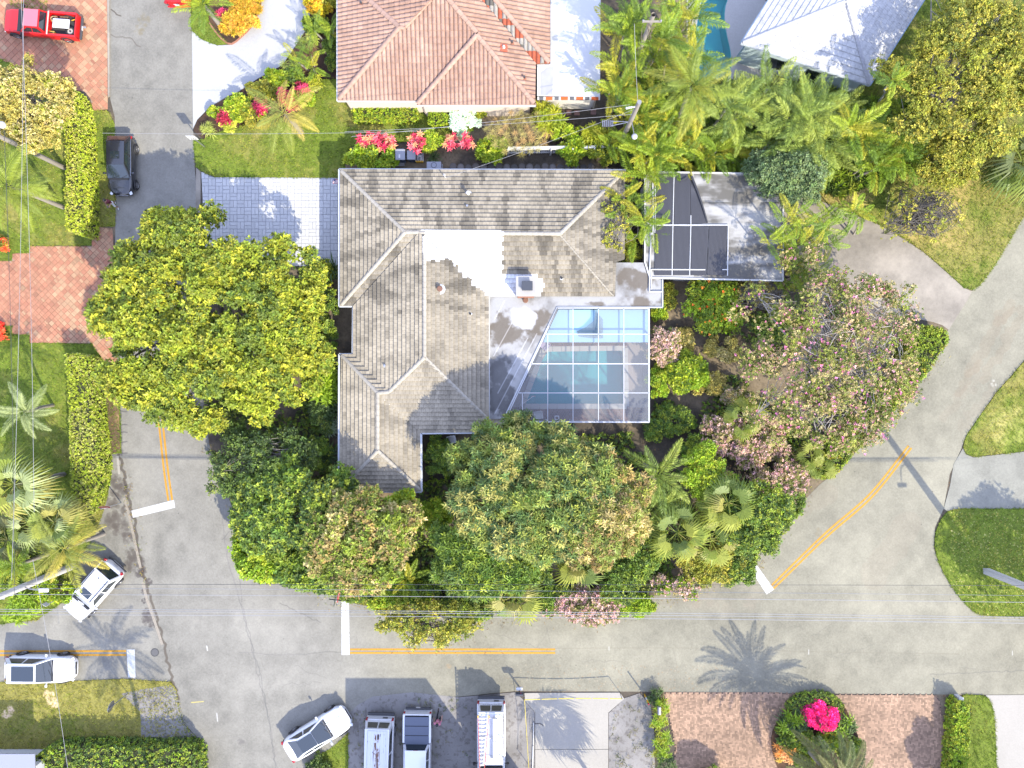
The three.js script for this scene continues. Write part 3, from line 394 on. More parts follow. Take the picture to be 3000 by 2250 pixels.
function tilesIn(pl, { course, width, colour, lowLift = 0.11, highLift = 0.012, arch = 0, strips = 1, stagger = 0.5, jitter = 0.004, gap = 0.004 }) {
  const us = pl.all.map((p) => p[0]), vs = pl.all.map((p) => p[1]), list = [];
  const u0 = Math.min(...us), u1 = Math.max(...us), v0 = Math.min(...vs), v1 = Math.max(...vs);
  for (let k = 0, v = v0 - 0.02; v < v1; v += course, k++) for (let u = Math.floor(u0 / width) * width - width + (k % 2) * stagger * width; u < u1; u += width) {
    const pos = [], uvs = [], lj = rr(-jitter, jitter), vt = v + course + 0.0; let area = 0;
    for (let s = 0; s < strips; s++) {
      const a = u + gap + (width - 2 * gap) * s / strips, b = u + gap + (width - 2 * gap) * (s + 1) / strips, q = clip([[a, v], [b, v], [b, vt], [a, vt]], pl.uv); if (q.length < 3) continue;
      const ar = polyArea(q); if (ar < 2e-4) continue; area += ar;
      const lift = ([x, y]) => lowLift + lj + (highLift - lowLift) * (y - v) / course + (arch ? arch * Math.pow(Math.sin(Math.PI * clamp((x - u - gap) / (width - 2 * gap), 0, 1)), 0.8) : 0);
      const up = q.map((p) => pl.to(p[0], p[1], lift(p))), dn = q.map((p) => pl.to(p[0], p[1], -0.015));
      let o = 0; for (let i = 0; i < q.length; i++) { const r = up[(i + 1) % q.length]; o += up[i][0] * r[2] - r[0] * up[i][2]; }
      const put = (x, y, z, ...m) => { const t = o > 0 ? [x, z, y] : [x, y, z]; for (const p of t) pos.push(...p); for (let i = 0; i < 3; i++) uvs.push(t[i][0], t[i][2]); };
      for (let i = 1; i < q.length - 1; i++) put(up[0], up[i], up[i + 1]);
      for (let i = 0; i < q.length; i++) { const j = (i + 1) % q.length; const inner = strips > 1 && Math.abs(q[i][0] - q[j][0]) < 1e-5 && ((s > 0 && Math.abs(q[i][0] - a) < 1e-5) || (s < strips - 1 && Math.abs(q[i][0] - b) < 1e-5)); if (inner || (Math.abs(q[i][1] - vt) < 1e-5 && Math.abs(q[j][1] - vt) < 1e-5)) continue; put(up[i], dn[j], up[j]); put(up[i], dn[i], dn[j]); }
    }
    if (!pos.length) continue;
    const g = new THREE.BufferGeometry(); g.setAttribute('position', new THREE.Float32BufferAttribute(pos, 3)); g.setAttribute('uv', new THREE.Float32BufferAttribute(uvs, 2)); g.computeVertexNormals();
    const c = pl.to(u + width / 2, v + course / 2); list.push([tint(g, colour(c[0], c[2], u, v)), area + 1e-4 * R()]);
  }
  return list;
}
function ridgeCaps(parent, a, b, m, colour, r = 0.14, len = 0.36, lift = 0.08, name = 'ridge_tile') {
  const d = b.clone().sub(a), l = d.length(), n = Math.max(1, Math.round(l / len)); d.normalize();
  for (let i = 0; i < n; i++) {
    const p = a.clone().addScaledVector(d, l * i / n), q = a.clone().addScaledVector(d, l * (i + 1) / n + 0.03), sh = 0.02;
    const g = new THREE.CylinderGeometry(r * 0.88, r, p.distanceTo(q), 8, 1, true, -Math.PI / 2, Math.PI); g.rotateX(-Math.PI / 2); // arch up (+y), axis z
    g.rotateY(0); const up = new V3(0, 1, 0), x = up.clone().cross(d).normalize(), y = d.clone().cross(x).normalize(), mm = new THREE.Matrix4().makeBasis(x, y, d); mm.setPosition(p.clone().add(q).multiplyScalar(0.5).add(new V3(0, lift - r * 0.45 + sh * (i % 2 ? 0.2 : 0), 0)));
    g.scale(1, 0.8, 1); g.applyMatrix4(mm); part(parent, name, tint(g, colour(p.x, p.z)), m);
  }
}
function gutter(parent, pts, m, w = 0.12, h = 0.13, name = 'gutter') { for (let i = 0; i < pts.length - 1; i++) part(parent, name, bar(pts[i], pts[i + 1], w, h), m); }
function walls(parent, pts, h, m, t = 0.2, name = 'wall') { for (let i = 0; i < pts.length; i++) { const a = pts[i], b = pts[(i + 1) % pts.length]; part(parent, name, bar(new V3(a.x, h / 2 + 0.001 * i, a.y), new V3(b.x, h / 2 + 0.001 * i, b.y), t, h), m); } }
const op3 = (list) => list.map(([u, v]) => [u * K, v * K]);

// ---------------------------------------------------------------- the grey roofed corner house
const house = thing('house', 'house with large weathered grey tile hip roof and a white coated patch', 'house');
const trimMat = mat([0.5, 0.52, 0.54], 0.6), stucco = mat([0.55, 0.56, 0.55], 0.9);
const roofTileMat = mat([1, 1, 1], 0.92, { vertexColors: true, bumpMap: grainBump, bumpScale: 0.006, map: texture(1024, 1024, (u, v) => { const a = fbm(u * 60, v * 60, 3, 331, 60), b = vnoise(u * 256, v * 256, 341, 256), c = clamp(0.72 + 0.42 * a + 0.14 * (b - 0.5), 0, 1); return [c, c, c * 0.99]; }, null, [1 / 12, 1 / 12]) });
{
  const patch = [[915, 500], [1087, 500], [1087, 640], [1060, 640], [1040, 626], [1022, 614], [1022, 600], [1000, 598], [985, 574], [970, 560], [952, 566], [915, 562]].map(([u, v]) => O(u, v, 3.6)).map((p) => new V2(p.x, p.z));
  const patch2 = [[1085, 595], [1160, 592], [1178, 612], [1170, 640], [1085, 640]].map(([u, v]) => O(u, v, 3.3)).map((p) => new V2(p.x, p.z));
  const grey = (x, z, u = 0, v = 0) => {
    if (inside(new V2(x, z), patch) || inside(new V2(x, z), patch2)) { const k = rr(0.97, 1.02); return [0.82 * k, 0.82 * k, 0.82 * k]; }
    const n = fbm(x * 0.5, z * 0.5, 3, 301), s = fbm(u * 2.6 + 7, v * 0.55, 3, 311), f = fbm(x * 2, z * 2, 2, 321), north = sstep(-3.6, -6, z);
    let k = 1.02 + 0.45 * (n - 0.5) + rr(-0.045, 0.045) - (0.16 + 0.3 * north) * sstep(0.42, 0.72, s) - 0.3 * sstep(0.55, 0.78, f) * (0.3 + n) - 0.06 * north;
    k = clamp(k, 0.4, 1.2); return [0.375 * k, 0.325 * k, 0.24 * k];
  };
  const he = 2.75, pt = 0.31, opt = { course: 0.285, width: 0.245, colour: grey };
  const Z = (list, eave, inn, h = he) => roofPlane(op3(list), op3(eave), h, pt, [inn[0] * K, inn[1] * K]);
  const planes = [
    Z([[735, 366], [1350, 369], [1210, 505], [905, 502], [875, 502]], [[735, 366], [1350, 369]], [1000, 450]),
    Z([[735, 366], [875, 502], [735, 661]], [[735, 366], [735, 661]], [800, 500]),
    Z([[875, 502], [905, 503], [763, 661], [735, 661]], [[735, 661], [763, 661]], [850, 560], 2.7),
    Z([[763, 661], [905, 503], [917, 512], [917, 772], [840, 847], [763, 765]], [[763, 661], [763, 765]], [900, 700]),
    Z([[737, 765], [763, 765], [840, 847], [816, 849]], [[737, 765], [763, 765]], [800, 820]),
    Z([[737, 765], [816, 849], [816, 974], [733, 1061]], [[735, 765], [735, 1061]], [800, 900]),
    Z([[816, 974], [910, 1061], [733, 1061]], [[733, 1061], [910, 1061]], [816, 1000]),
    Z([[816, 849], [909, 935], [910, 1061], [816, 974]], [[909, 935], [910, 1061]], [850, 950], 2.66),
    Z([[840, 847], [916, 772], [1053, 905], [1082, 933], [909, 935], [816, 849]], [[909, 935], [1080, 935]], [950, 850], 2.7),
    Z([[1053, 905], [1092, 905], [1082, 933]], [[909, 935], [1080, 935]], [950, 850], 2.7),
    Z([[917, 512], [1056, 640], [1056, 905], [1053, 905], [917, 772]], [[1071, 640], [1071, 900]], [950, 700]),
    Z([[905, 503], [1210, 505], [1328, 640], [1056, 640], [917, 512]], [[1056, 641], [1328, 641]], [1100, 560]),
    Z([[1350, 369], [1349, 560], [1331, 566], [1328, 640], [1210, 505]], [[1350, 369], [1350, 640]], [1230, 505]),
  ];
  const roof = part(house, 'roof', deckGeo(planes), mat([0.1, 0.095, 0.09], 0.9));
  let all = []; planes.forEach((p) => { all = all.concat(roofTiles(p, opt)); }); pieces(roof, 'roof_tile', all, roofTileMat);
  const A = (u, v, k) => planes[k].at([u * K, v * K]), caps = (x, z) => { const n = 0.9 + 0.3 * fbm(x, z, 2, 9); const w = inside(new V2(x, z), patch) ? 2.2 : 1; return [0.4 * n * w, 0.365 * n * w, 0.3 * n * w]; };
  for (const [p, q] of [[A(738, 370, 0), A(875, 502, 0)], [A(738, 658, 1), A(875, 502, 1)], [A(875, 502, 0), A(905, 502, 0)], [A(905, 503, 0), A(1210, 505, 0)], [A(1346, 372, 0), A(1210, 505, 0)], [A(1326, 638, 11), A(1210, 505, 11)], [A(917, 772, 3), A(917, 512, 3)], [A(1050, 902, 10), A(917, 772, 10)], [A(840, 847, 3), A(917, 772, 3)], [A(738, 768, 4), A(816, 849, 4)], [A(816, 849, 5), A(840, 847, 8)], [A(816, 974, 5), A(816, 849, 5)], [A(907, 1058, 6), A(816, 974, 6)], [A(737, 1057, 6), A(816, 974, 6)]]) ridgeCaps(roof, p, q, roofTileMat, caps);
  part(roof, 'valley_flashing', bar(A(909, 933, 7), A(822, 856, 7), 0.1, 0.05), trimMat);
  const G = (...l) => l.map(([u, v]) => O(u, v, he - 0.05));
  gutter(house, G([733, 366], [1352, 368]), trimMat); gutter(house, G([733, 366], [733, 662]), trimMat); gutter(house, G([733, 662], [763, 662], [762, 765], [733, 765], [732, 1062], [911, 1062], [910, 936], [1084, 934]), trimMat);
  const wl = [[760, 392], [1322, 392], [1322, 625], [1200, 640], [1060, 880], [1060, 905], [885, 905], [885, 1030], [760, 1030], [760, 790], [790, 790], [790, 640], [760, 640]].map(([u, v]) => O(u, v, 2.6)).map((p) => new V2(p.x, p.z));
  walls(house, wl, 2.62, stucco, 0.2); part(house, 'ceiling', sheet(wl, 2.6), M.offwhite);
  part(house, 'window', box(0.05, 1.1, 1.1, O(890, 1000, 1.6).x, 1.5, O(890, 1000, 1.6).z), M.glass);
  // flat roof with stains
  const blots = [[1108, 700, 1.5, 1.1, 0], [1085, 720, 0.9, 0.8, 0], [1165, 688, 0.8, 0.9, 0], [1378, 610, 1.3, 0.55, 0], [1382, 652, 1.2, 0.5, 0], [1362, 590, 1.1, 0.4, 0], [1290, 656, 0.9, 0.2, 0], [1082, 800, 0.9, 1.2, 1], [1076, 862, 0.8, 1.1, 1], [1098, 868, 0.6, 1.0, 1]].map(([u, v, a, b, c]) => [O(u, v, 2.7), a, b, c]), pale = [O(1128, 686, 2.7)];
  const flatTex = texture(1024, 1024, (u, v) => {
    const x = (u - 0.5) * 24, z = (v - 0.5) * 24, n = fbm(x * 0.7 + z * 0.9 + 40, z * 0.35 - x * 0.5, 4, 401), f = fbm(x * 2.4, z * 2.4, 4, 411), g = vnoise(x * 14, z * 14, 415), k = 0.62 * sstep(0.42, 0.68, n * 0.7 + f * 0.3); let st = 0, dk = 0;
    for (const [p, a, b, c] of blots) { const e = Math.exp(-(((x - p.x) / a) ** 2) - (((z - p.z) / b) ** 2)); if (c) dk += e; else st += e; }
    st = 0.85 * sstep(0.25, 0.62, Math.min(1, st) * 0.72 + (f - 0.5) * 0.9); dk = 0.8 * sstep(0.25, 0.62, Math.min(1, dk) * 0.7 + (f - 0.5) * 0.9);
    const pl = sstep(0.35, 0.5, Math.exp(-(((x - pale[0].x) / 1.05) ** 2) - (((z - pale[0].z) / 0.85) ** 2)) + (f - 0.5) * 0.5), w = 1 + 0.08 * (g - 0.5); let c = [lerp(0.37, 0.17, k), lerp(0.365, 0.163, k), lerp(0.35, 0.15, k)];
    c = c.map((q, i) => lerp(q, [0.12, 0.095, 0.065][i], st)); c = c.map((q, i) => lerp(q, [0.07, 0.068, 0.066][i], dk)); return c.map((q) => lerp(q, 0.44, pl) * w);
  }, (x, w) => { const C = (u, v) => { const p = O(u, v, 2.7); return [(p.x / 24 + 0.5) * w, (p.z / 24 + 0.5) * w]; }; x.strokeStyle = 'rgba(235,235,235,.35)'; x.lineWidth = 3; for (const [a, b, c, d] of [[1066, 770, 1110, 690], [1075, 850, 1140, 730], [1068, 895, 1160, 720], [1068, 690, 1090, 650]]) { x.beginPath(); x.moveTo(...C(a, b)); x.lineTo(...C(c, d)); x.stroke(); } });
  const flatMat = mat([1, 1, 1], 0.85, { map: flatTex, bumpMap: flatTex, bumpScale: 0.01 });
  const fp = [[1056, 640], [1329, 640], [1331, 567], [1390, 567], [1400, 600], [1430, 604], [1430, 664], [1204, 663], [1085, 908], [1056, 905]].map(([u, v]) => O(u, v, 2.75)).map((p) => new V2(p.x, p.z));
  const fr = part(house, 'flat_roof', slab(fp, 2.55, 2.72, null, 24), flatMat);
  gutter(fr, [[1204, 664], [1086, 909], [1056, 906]].map(([u, v]) => O(u, v, 2.74)), trimMat, 0.09, 0.1, 'edge_trim'); gutter(fr, [[1204, 664], [1431, 664], [1431, 604]].map(([u, v]) => O(u, v, 2.74)), trimMat, 0.08, 0.1, 'edge_trim');
  gutter(fr, [[1057, 641], [1057, 905]].map(([u, v]) => O(u, v, 2.74)), M.white, 0.06, 0.06, 'edge_trim');
  // chimney
  const c = O(1136, 619, 3.9), ch = thing('chimney', 'square brick chimney with grey cowl beside the white roof patch', 'chimney', new V3(c.x, 2.9, c.z));
  const brickM = mat([0.36, 0.17, 0.11], 0.9); { const list = []; for (let k = 0; k < 11; k++) for (let s = 0; s < 4; s++) for (let i = 0; i < 5; i++) { const t = -0.52 + 0.104 + i * 0.212 + (k % 2 ? 0.0 : -0.02), f = 0.58, y = 0.05 + k * 0.1; const q = s % 2 ? box(0.1, 0.088, 0.2, s === 1 ? f : -f, y, t) : box(0.2, 0.088, 0.1, t, y, s === 0 ? f : -f); list.push([q, 1 + k * 0.01]); } part(ch, 'shaft', box(1.16, 1.1, 1.16, 0, 0.55, 0), mat([0.3, 0.28, 0.25], 0.95)); list.forEach(([q]) => part(ch, 'brick', q, brickM)); }
  part(ch, 'crown', rbox(1.3, 0.1, 1.3, 0.02, 0, 1.16, 0), M.concrete); part(ch, 'flue', box(0.55, 0.25, 0.55, 0.05, 1.33, 0), M.darkgrey); part(ch, 'cowl', rbox(0.68, 0.07, 0.6, 0.02, 0.08, 1.5, 0.02), mat([0.05, 0.055, 0.065], 0.5));
  // vents on the roof
  const vent = (u, v, h, r, hgt, name, label, m, plane) => { const p = A(u, v, plane), o = thing(name, label, 'roof vent', p); part(o, 'pipe', cyl(r, r * 0.9, hgt, 0, -0.1, 0, 12), m); part(o, 'cap', cyl(r * 1.5, r * 1.2, 0.06, 0, hgt - 0.1, 0, 12), m); part(o, 'flashing', cyl(r * 2.6, r * 1.4, 0.05, 0, 0.03, 0, 12), trimMat); };
  const rusty = mat([0.2, 0.1, 0.06], 0.8);
  vent(951, 625, 3.4, 0.13, 0.45, 'roof_vent', 'rusty round vent on the roof slope beside the white patch', rusty, 10);
  vent(1012, 420, 3.3, 0.09, 0.55, 'roof_vent', 'pale vent pipe with long shadow on the north roof slope', M.offwhite, 0);
  vent(1009, 446, 3.3, 0.05, 0.25, 'roof_vent', 'small vent pipe just below the pale one on the north slope', M.steel, 0);
  vent(1213, 601, 3.2, 0.05, 0.22, 'roof_vent', 'small black vent pipe right of the chimney', M.black, 11);
  vent(1016, 678, 3.2, 0.05, 0.2, 'roof_vent', 'small black vent pipe on the shaded stained tiles of the wing', M.black, 10);
  vent(832, 790, 3.2, 0.05, 0.25, 'roof_vent', 'thin vent pipe in the west roof slope above the valley', M.steel, 3);
  { const p = O(1135, 649, 2.9), o = thing('roof_vent', 'rusty round vent on the flat roof below the chimney', 'roof vent', new V3(p.x, 2.7, p.z)); part(o, 'pipe', cyl(0.12, 0.12, 0.35, 0, 0, 0, 12), rusty); part(o, 'cap', cyl(0.19, 0.15, 0.07, 0, 0.35, 0, 12), rusty); }
  { const p = A(962, 384, 0), o = thing('service_mast', 'thin white electric service mast on the north eave of the grey roof', 'mast', p); part(o, 'pipe', cyl(0.035, 0.035, 0.75, 0, -0.1, 0, 8), M.white); part(o, 'weatherhead', rbox(0.12, 0.12, 0.12, 0.03, 0, 0.65, 0), M.offwhite); }
}
// ---------------------------------------------------------------- flat annex east of it, with pool heating mats
{
  const an = thing('annex', 'flat roofed white annex with black pool heating mats on top', 'building'), h = 2.75;
  const q = (x, y, hh = h) => T('B3', x, y, hh), fp = [[800, 150], [1920, 165], [1917, 1030], [935, 1008], [840, 1008], [800, 880]].map(([x, y]) => q(x, y)).map((p) => new V2(p.x, p.z));
  const tex = texture(1024, 1024, (u, v) => { const x = u * 24, z = v * 24, n = fbm(x * 0.35, z * 1.9, 4, 451), f = fbm(x * 2.4, z * 3, 3, 461), k = sstep(0.36, 0.66, n * 0.75 + f * 0.25); return [lerp(0.42, 0.13, k), lerp(0.41, 0.122, k), lerp(0.385, 0.105, k)]; });
  const rf = part(an, 'roof', slab(fp, h - 0.18, h - 0.02, null, 24), mat([1, 1, 1], 0.85, { map: tex }));
  walls(an, fp.map((p) => { const c = fp.reduce((a, b) => a.clone().add(b)).divideScalar(fp.length); return p.clone().add(c.clone().sub(p).normalize().multiplyScalar(0.5)); }), h - 0.2, stucco);
  gutter(rf, fp.concat([fp[0]]).map((p) => new V3(p.x, h, p.y)), M.offwhite, 0.1, 0.1, 'edge_trim');
  const matM = mat([0.045, 0.045, 0.05], 0.6), pipe = (pts, r, m, name = 'pipe') => { const l = []; for (let i = 0; i < pts.length - 1; i++) l.push(tube([pts[i], pts[i + 1]], r, r, 8)); return l; };
  const sp = thing('solar_heater', 'black solar pool heating mats with white pipes on the annex roof', 'solar heater');
  const panel = (pts) => { const v = pts.map(([x, y]) => q(x, y)).map((p) => new V2(p.x, p.z)), o = part(sp, 'panel', slab(v, h + 0.005, h + 0.04), matM); const n = 14; const l = []; for (let i = 1; i < n; i++) { const a = v[0].clone().lerp(v[1], i / n), b = v[3].clone().lerp(v[2], i / n); l.push(bar(new V3(a.x, h + 0.045, a.y), new V3(b.x, h + 0.045, b.y), 0.03, 0.02)); } part(o, 'rib', merge(l), mat([0.07, 0.07, 0.078], 0.5)); };
  panel([[895, 166], [1030, 166], [1022, 568], [888, 568]]); panel([[1042, 166], [1165, 168], [1168, 568], [1034, 568]]); panel([[1165, 168], [1182, 190], [1306, 562], [1172, 568]]);
  panel([[884, 592], [1020, 592], [1014, 985], [876, 985]]); panel([[1032, 592], [1166, 592], [1158, 985], [1026, 985]]); panel([[1180, 592], [1316, 588], [1296, 985], [1170, 985]]); panel([[1322, 576], [1466, 580], [1452, 985], [1302, 985]]);
  { // the torn mat curls up along its free edge
    const pts = [q(1178, 185, h + 0.1), q(1235, 330, h + 0.14), q(1275, 450, h + 0.12), q(1306, 560, h + 0.06)]; part(sp, 'curled_edge', tube(pts, 0.09, 0.05, 8), matM); part(sp, 'loose_strip', bar(q(1085, 225, h + 0.1), q(1145, 192, h + 0.14), 0.1, 0.05), matM);
  }
  const P2 = (...l) => l.map(([x, y]) => q(x, y, h + 0.06));
  const wp = (l, r = 0.035) => part(sp, 'pipe', merge(pipe(P2(...l), r)), M.white);
  wp([[1036, 170], [1027, 560], [1020, 985]], 0.03); wp([[1172, 500], [1172, 590], [1162, 985]], 0.03); wp([[886, 578], [1475, 578], [1470, 940], [1470, 990]]); wp([[862, 170], [868, 560], [860, 700]], 0.04); wp([[884, 170], [884, 560], [880, 640]], 0.03); wp([[850, 640], [840, 900], [836, 1118], [945, 1118]], 0.045); wp([[852, 1100], [852, 938], [1288, 940]], 0.04); wp([[1425, 940], [1475, 940]], 0.035);
  part(an, 'downpipe', bar(q(640, 260, 2), q(680, 262, 2), 0.06, 0.06), M.white);
}
// ---------------------------------------------------------------- screen enclosure over the pool
{
  const h = 2.75, q = (x, y, hh = h) => P(1480 + x * 0.42, 860 + y * 0.42, hh), cage = thing('pool_enclosure', 'white framed mesh screen enclosure over the swimming pool', 'pool enclosure');
  const al = mat([0.55, 0.56, 0.58], 0.5), beam = (a, b, w = 0.07) => part(cage, 'beam', bar(q(...a), q(...b), w * 0.75, 0.08), al);
  const dx = (y) => 365 - (y - 98) * 365 / 772;                  // x of the slanted edge
  for (const [x, y0] of [[120, 690], [297, 283], [473, 100], [650, 100], [827, 100]]) beam([x, y0], [x, 893], 0.06);
  for (const y of [283, 490, 693]) beam([dx(y), y], [1003, y], y === 490 ? 0.09 : 0.07);
  beam([365, 101], [1003, 104], 0.09); beam([1003, 104], [1003, 897], 0.12); beam([-5, 895], [1003, 897], 0.12); beam([365, 101], [-5, 895], 0.08);
  for (const [x, y] of [[-5, 895], [120, 893], [297, 893], [473, 893], [650, 893], [827, 893], [1003, 897], [1003, 693], [1003, 490], [1003, 283], [1003, 104]]) { const p = q(x, y); part(cage, 'post', box(0.08, h, 0.08, p.x, h / 2, p.z), al); }
  { const a = q(365, 101), b = q(1003, 104); part(cage, 'post', box(0.08, h, 0.08, a.x, h / 2, a.z), al); void b; }
  const mesh = mat([0.4, 0.43, 0.46], 0.6, { transparent: true, opacity: 0.28, side: THREE.DoubleSide, depthWrite: false });
  const xs = [-100, 120, 297, 473, 650, 827, 1003], ys = [101, 283, 490, 693, 896];
  for (let j = 0; j < 4; j++) for (let i = 0; i < 6; i++) {
    if (j === 0 && i === 3) continue;                            // torn out
    const l = Math.max(0, 0), poly = clip([[xs[i], ys[j]], [xs[i + 1], ys[j]], [xs[i + 1], ys[j + 1]], [xs[i], ys[j + 1]]], [[365, 101], [1003, 101], [1003, 896], [-5, 896]]); void l; if (poly.length < 3) continue;
    part(cage, 'screen', sheet(poly.map(([x, y]) => q(x, y)).map((p) => new V2(p.x, p.z)), h + 0.02), mesh);
  }
  { // torn screen hanging below the frame
    const pts = [q(632, 110, h), q(618, 190, h - 0.1), q(560, 235, h - 0.2), q(500, 262, h - 0.25), q(512, 300, h - 0.22), q(600, 312, h - 0.22), q(682, 312, h - 0.2), q(682, 180, h - 0.12), q(655, 150, h - 0.05)], v = [], c = q(640, 250, h - 0.2);
    for (let i = 0; i < pts.length; i++) { const a = pts[i], b = pts[(i + 1) % pts.length]; v.push(c.x, c.y, c.z, a.x, a.y, a.z, b.x, b.y, b.z); }
    const g = new THREE.BufferGeometry(); g.setAttribute('position', new THREE.Float32BufferAttribute(v, 3)); g.computeVertexNormals(); part(cage, 'torn_screen', g, mat([0.1, 0.13, 0.16], 0.8, { transparent: true, opacity: 0.55, side: THREE.DoubleSide, depthWrite: false }));
  }
  const side = (a, b) => { const p = q(...a), r = q(...b), v = [p.x, 0.05, p.z, r.x, 0.05, r.z, r.x, h, r.z, p.x, 0.05, p.z, r.x, h, r.z, p.x, h, p.z], g = new THREE.BufferGeometry(); g.setAttribute('position', new THREE.Float32BufferAttribute(v, 3)); g.computeVertexNormals(); part(cage, 'screen', g, mesh); };
  side([1003, 104], [1003, 897]); side([-5, 895], [1003, 897]);
  // pale blue canopy under the top bay
  const cn = thing('canopy', 'pale blue flat canopy panel under the top bay of the screen enclosure', 'canopy');
  const cv = [[372, 112], [1000, 112], [1000, 340], [262, 340]].map(([x, y]) => q(x, y, 2.38)).map((p) => new V2(p.x, p.z));
  part(cn, 'panel', slab(cv, 2.3, 2.38), mat([0.3, 0.5, 0.62], 0.7)); for (const x of [300, 640, 960]) { const p = q(x, 330, 2.3); part(cn, 'post', box(0.07, 2.3, 0.07, p.x, 1.15, p.z), al); }
  // brick edge and coping round the pool
  const bs = thing('brick_wall', 'low brick edge along the far side of the pool', 'wall'), bm = mat([1, 1, 1], 0.9, { vertexColors: true });
  for (let i = 0; i < 44; i++) for (let k = 0; k < 2; k++) { const p = q(300 + i * 12.6 + k * 6, 344 + k * 13, 0.3); const w = rr(0.8, 1.15); part(bs, 'brick', tint(rbox(0.24, 0.3, 0.12, 0.01, p.x, 0.17, p.z), [0.4 * w, 0.19 * w, 0.11 * w]), bm); }
  const cp = thing('pool_coping', 'pale concrete coping stones round the rectangular pool', 'coping'), cm = mat([0.42, 0.4, 0.36], 0.9), ring = [P8(268, 388), P8(836, 380), P8(846, 786), P8(118, 786)];
  for (let i = 0; i < 4; i++) { const a = ring[i], b = ring[(i + 1) % 4], n = Math.round(a.distanceTo(b) / 0.6); for (let k = 0; k < n; k++) { const p = a.clone().lerp(b, k / n), r = a.clone().lerp(b, (k + 0.96) / n); part(cp, 'paver', bar(new V3(p.x, 0.035, p.y), new V3(r.x, 0.035, r.y), 0.36, 0.05), cm); } }
  const dk = [];
  for (let i = 0; i < 60; i++) for (let k = 0; k < 7; k++) { const p = q(-10 + i * 17 + (k % 2) * 8, 800 + k * 13.5, 0); if (p.x > q(1000, 800, 0).x || p.x < q(dx(800 + k * 13) + 20, 800, 0).x) continue; const w = rr(0.75, 1.2); dk.push([tint(rbox(0.155, 0.03, 0.125, 0.005, p.x, 0.025, p.z), [0.2 * w, 0.12 * w, 0.09 * w]), R()]); }
  { const pv = struct('brick_paving', box(0.02, 0.01, 0.02, q(400, 850, 0).x, 0.026, q(400, 850, 0).z), bm, 'dark brick paving along the front of the screened pool'); pieces(pv, 'brick', dk, bm); }
}
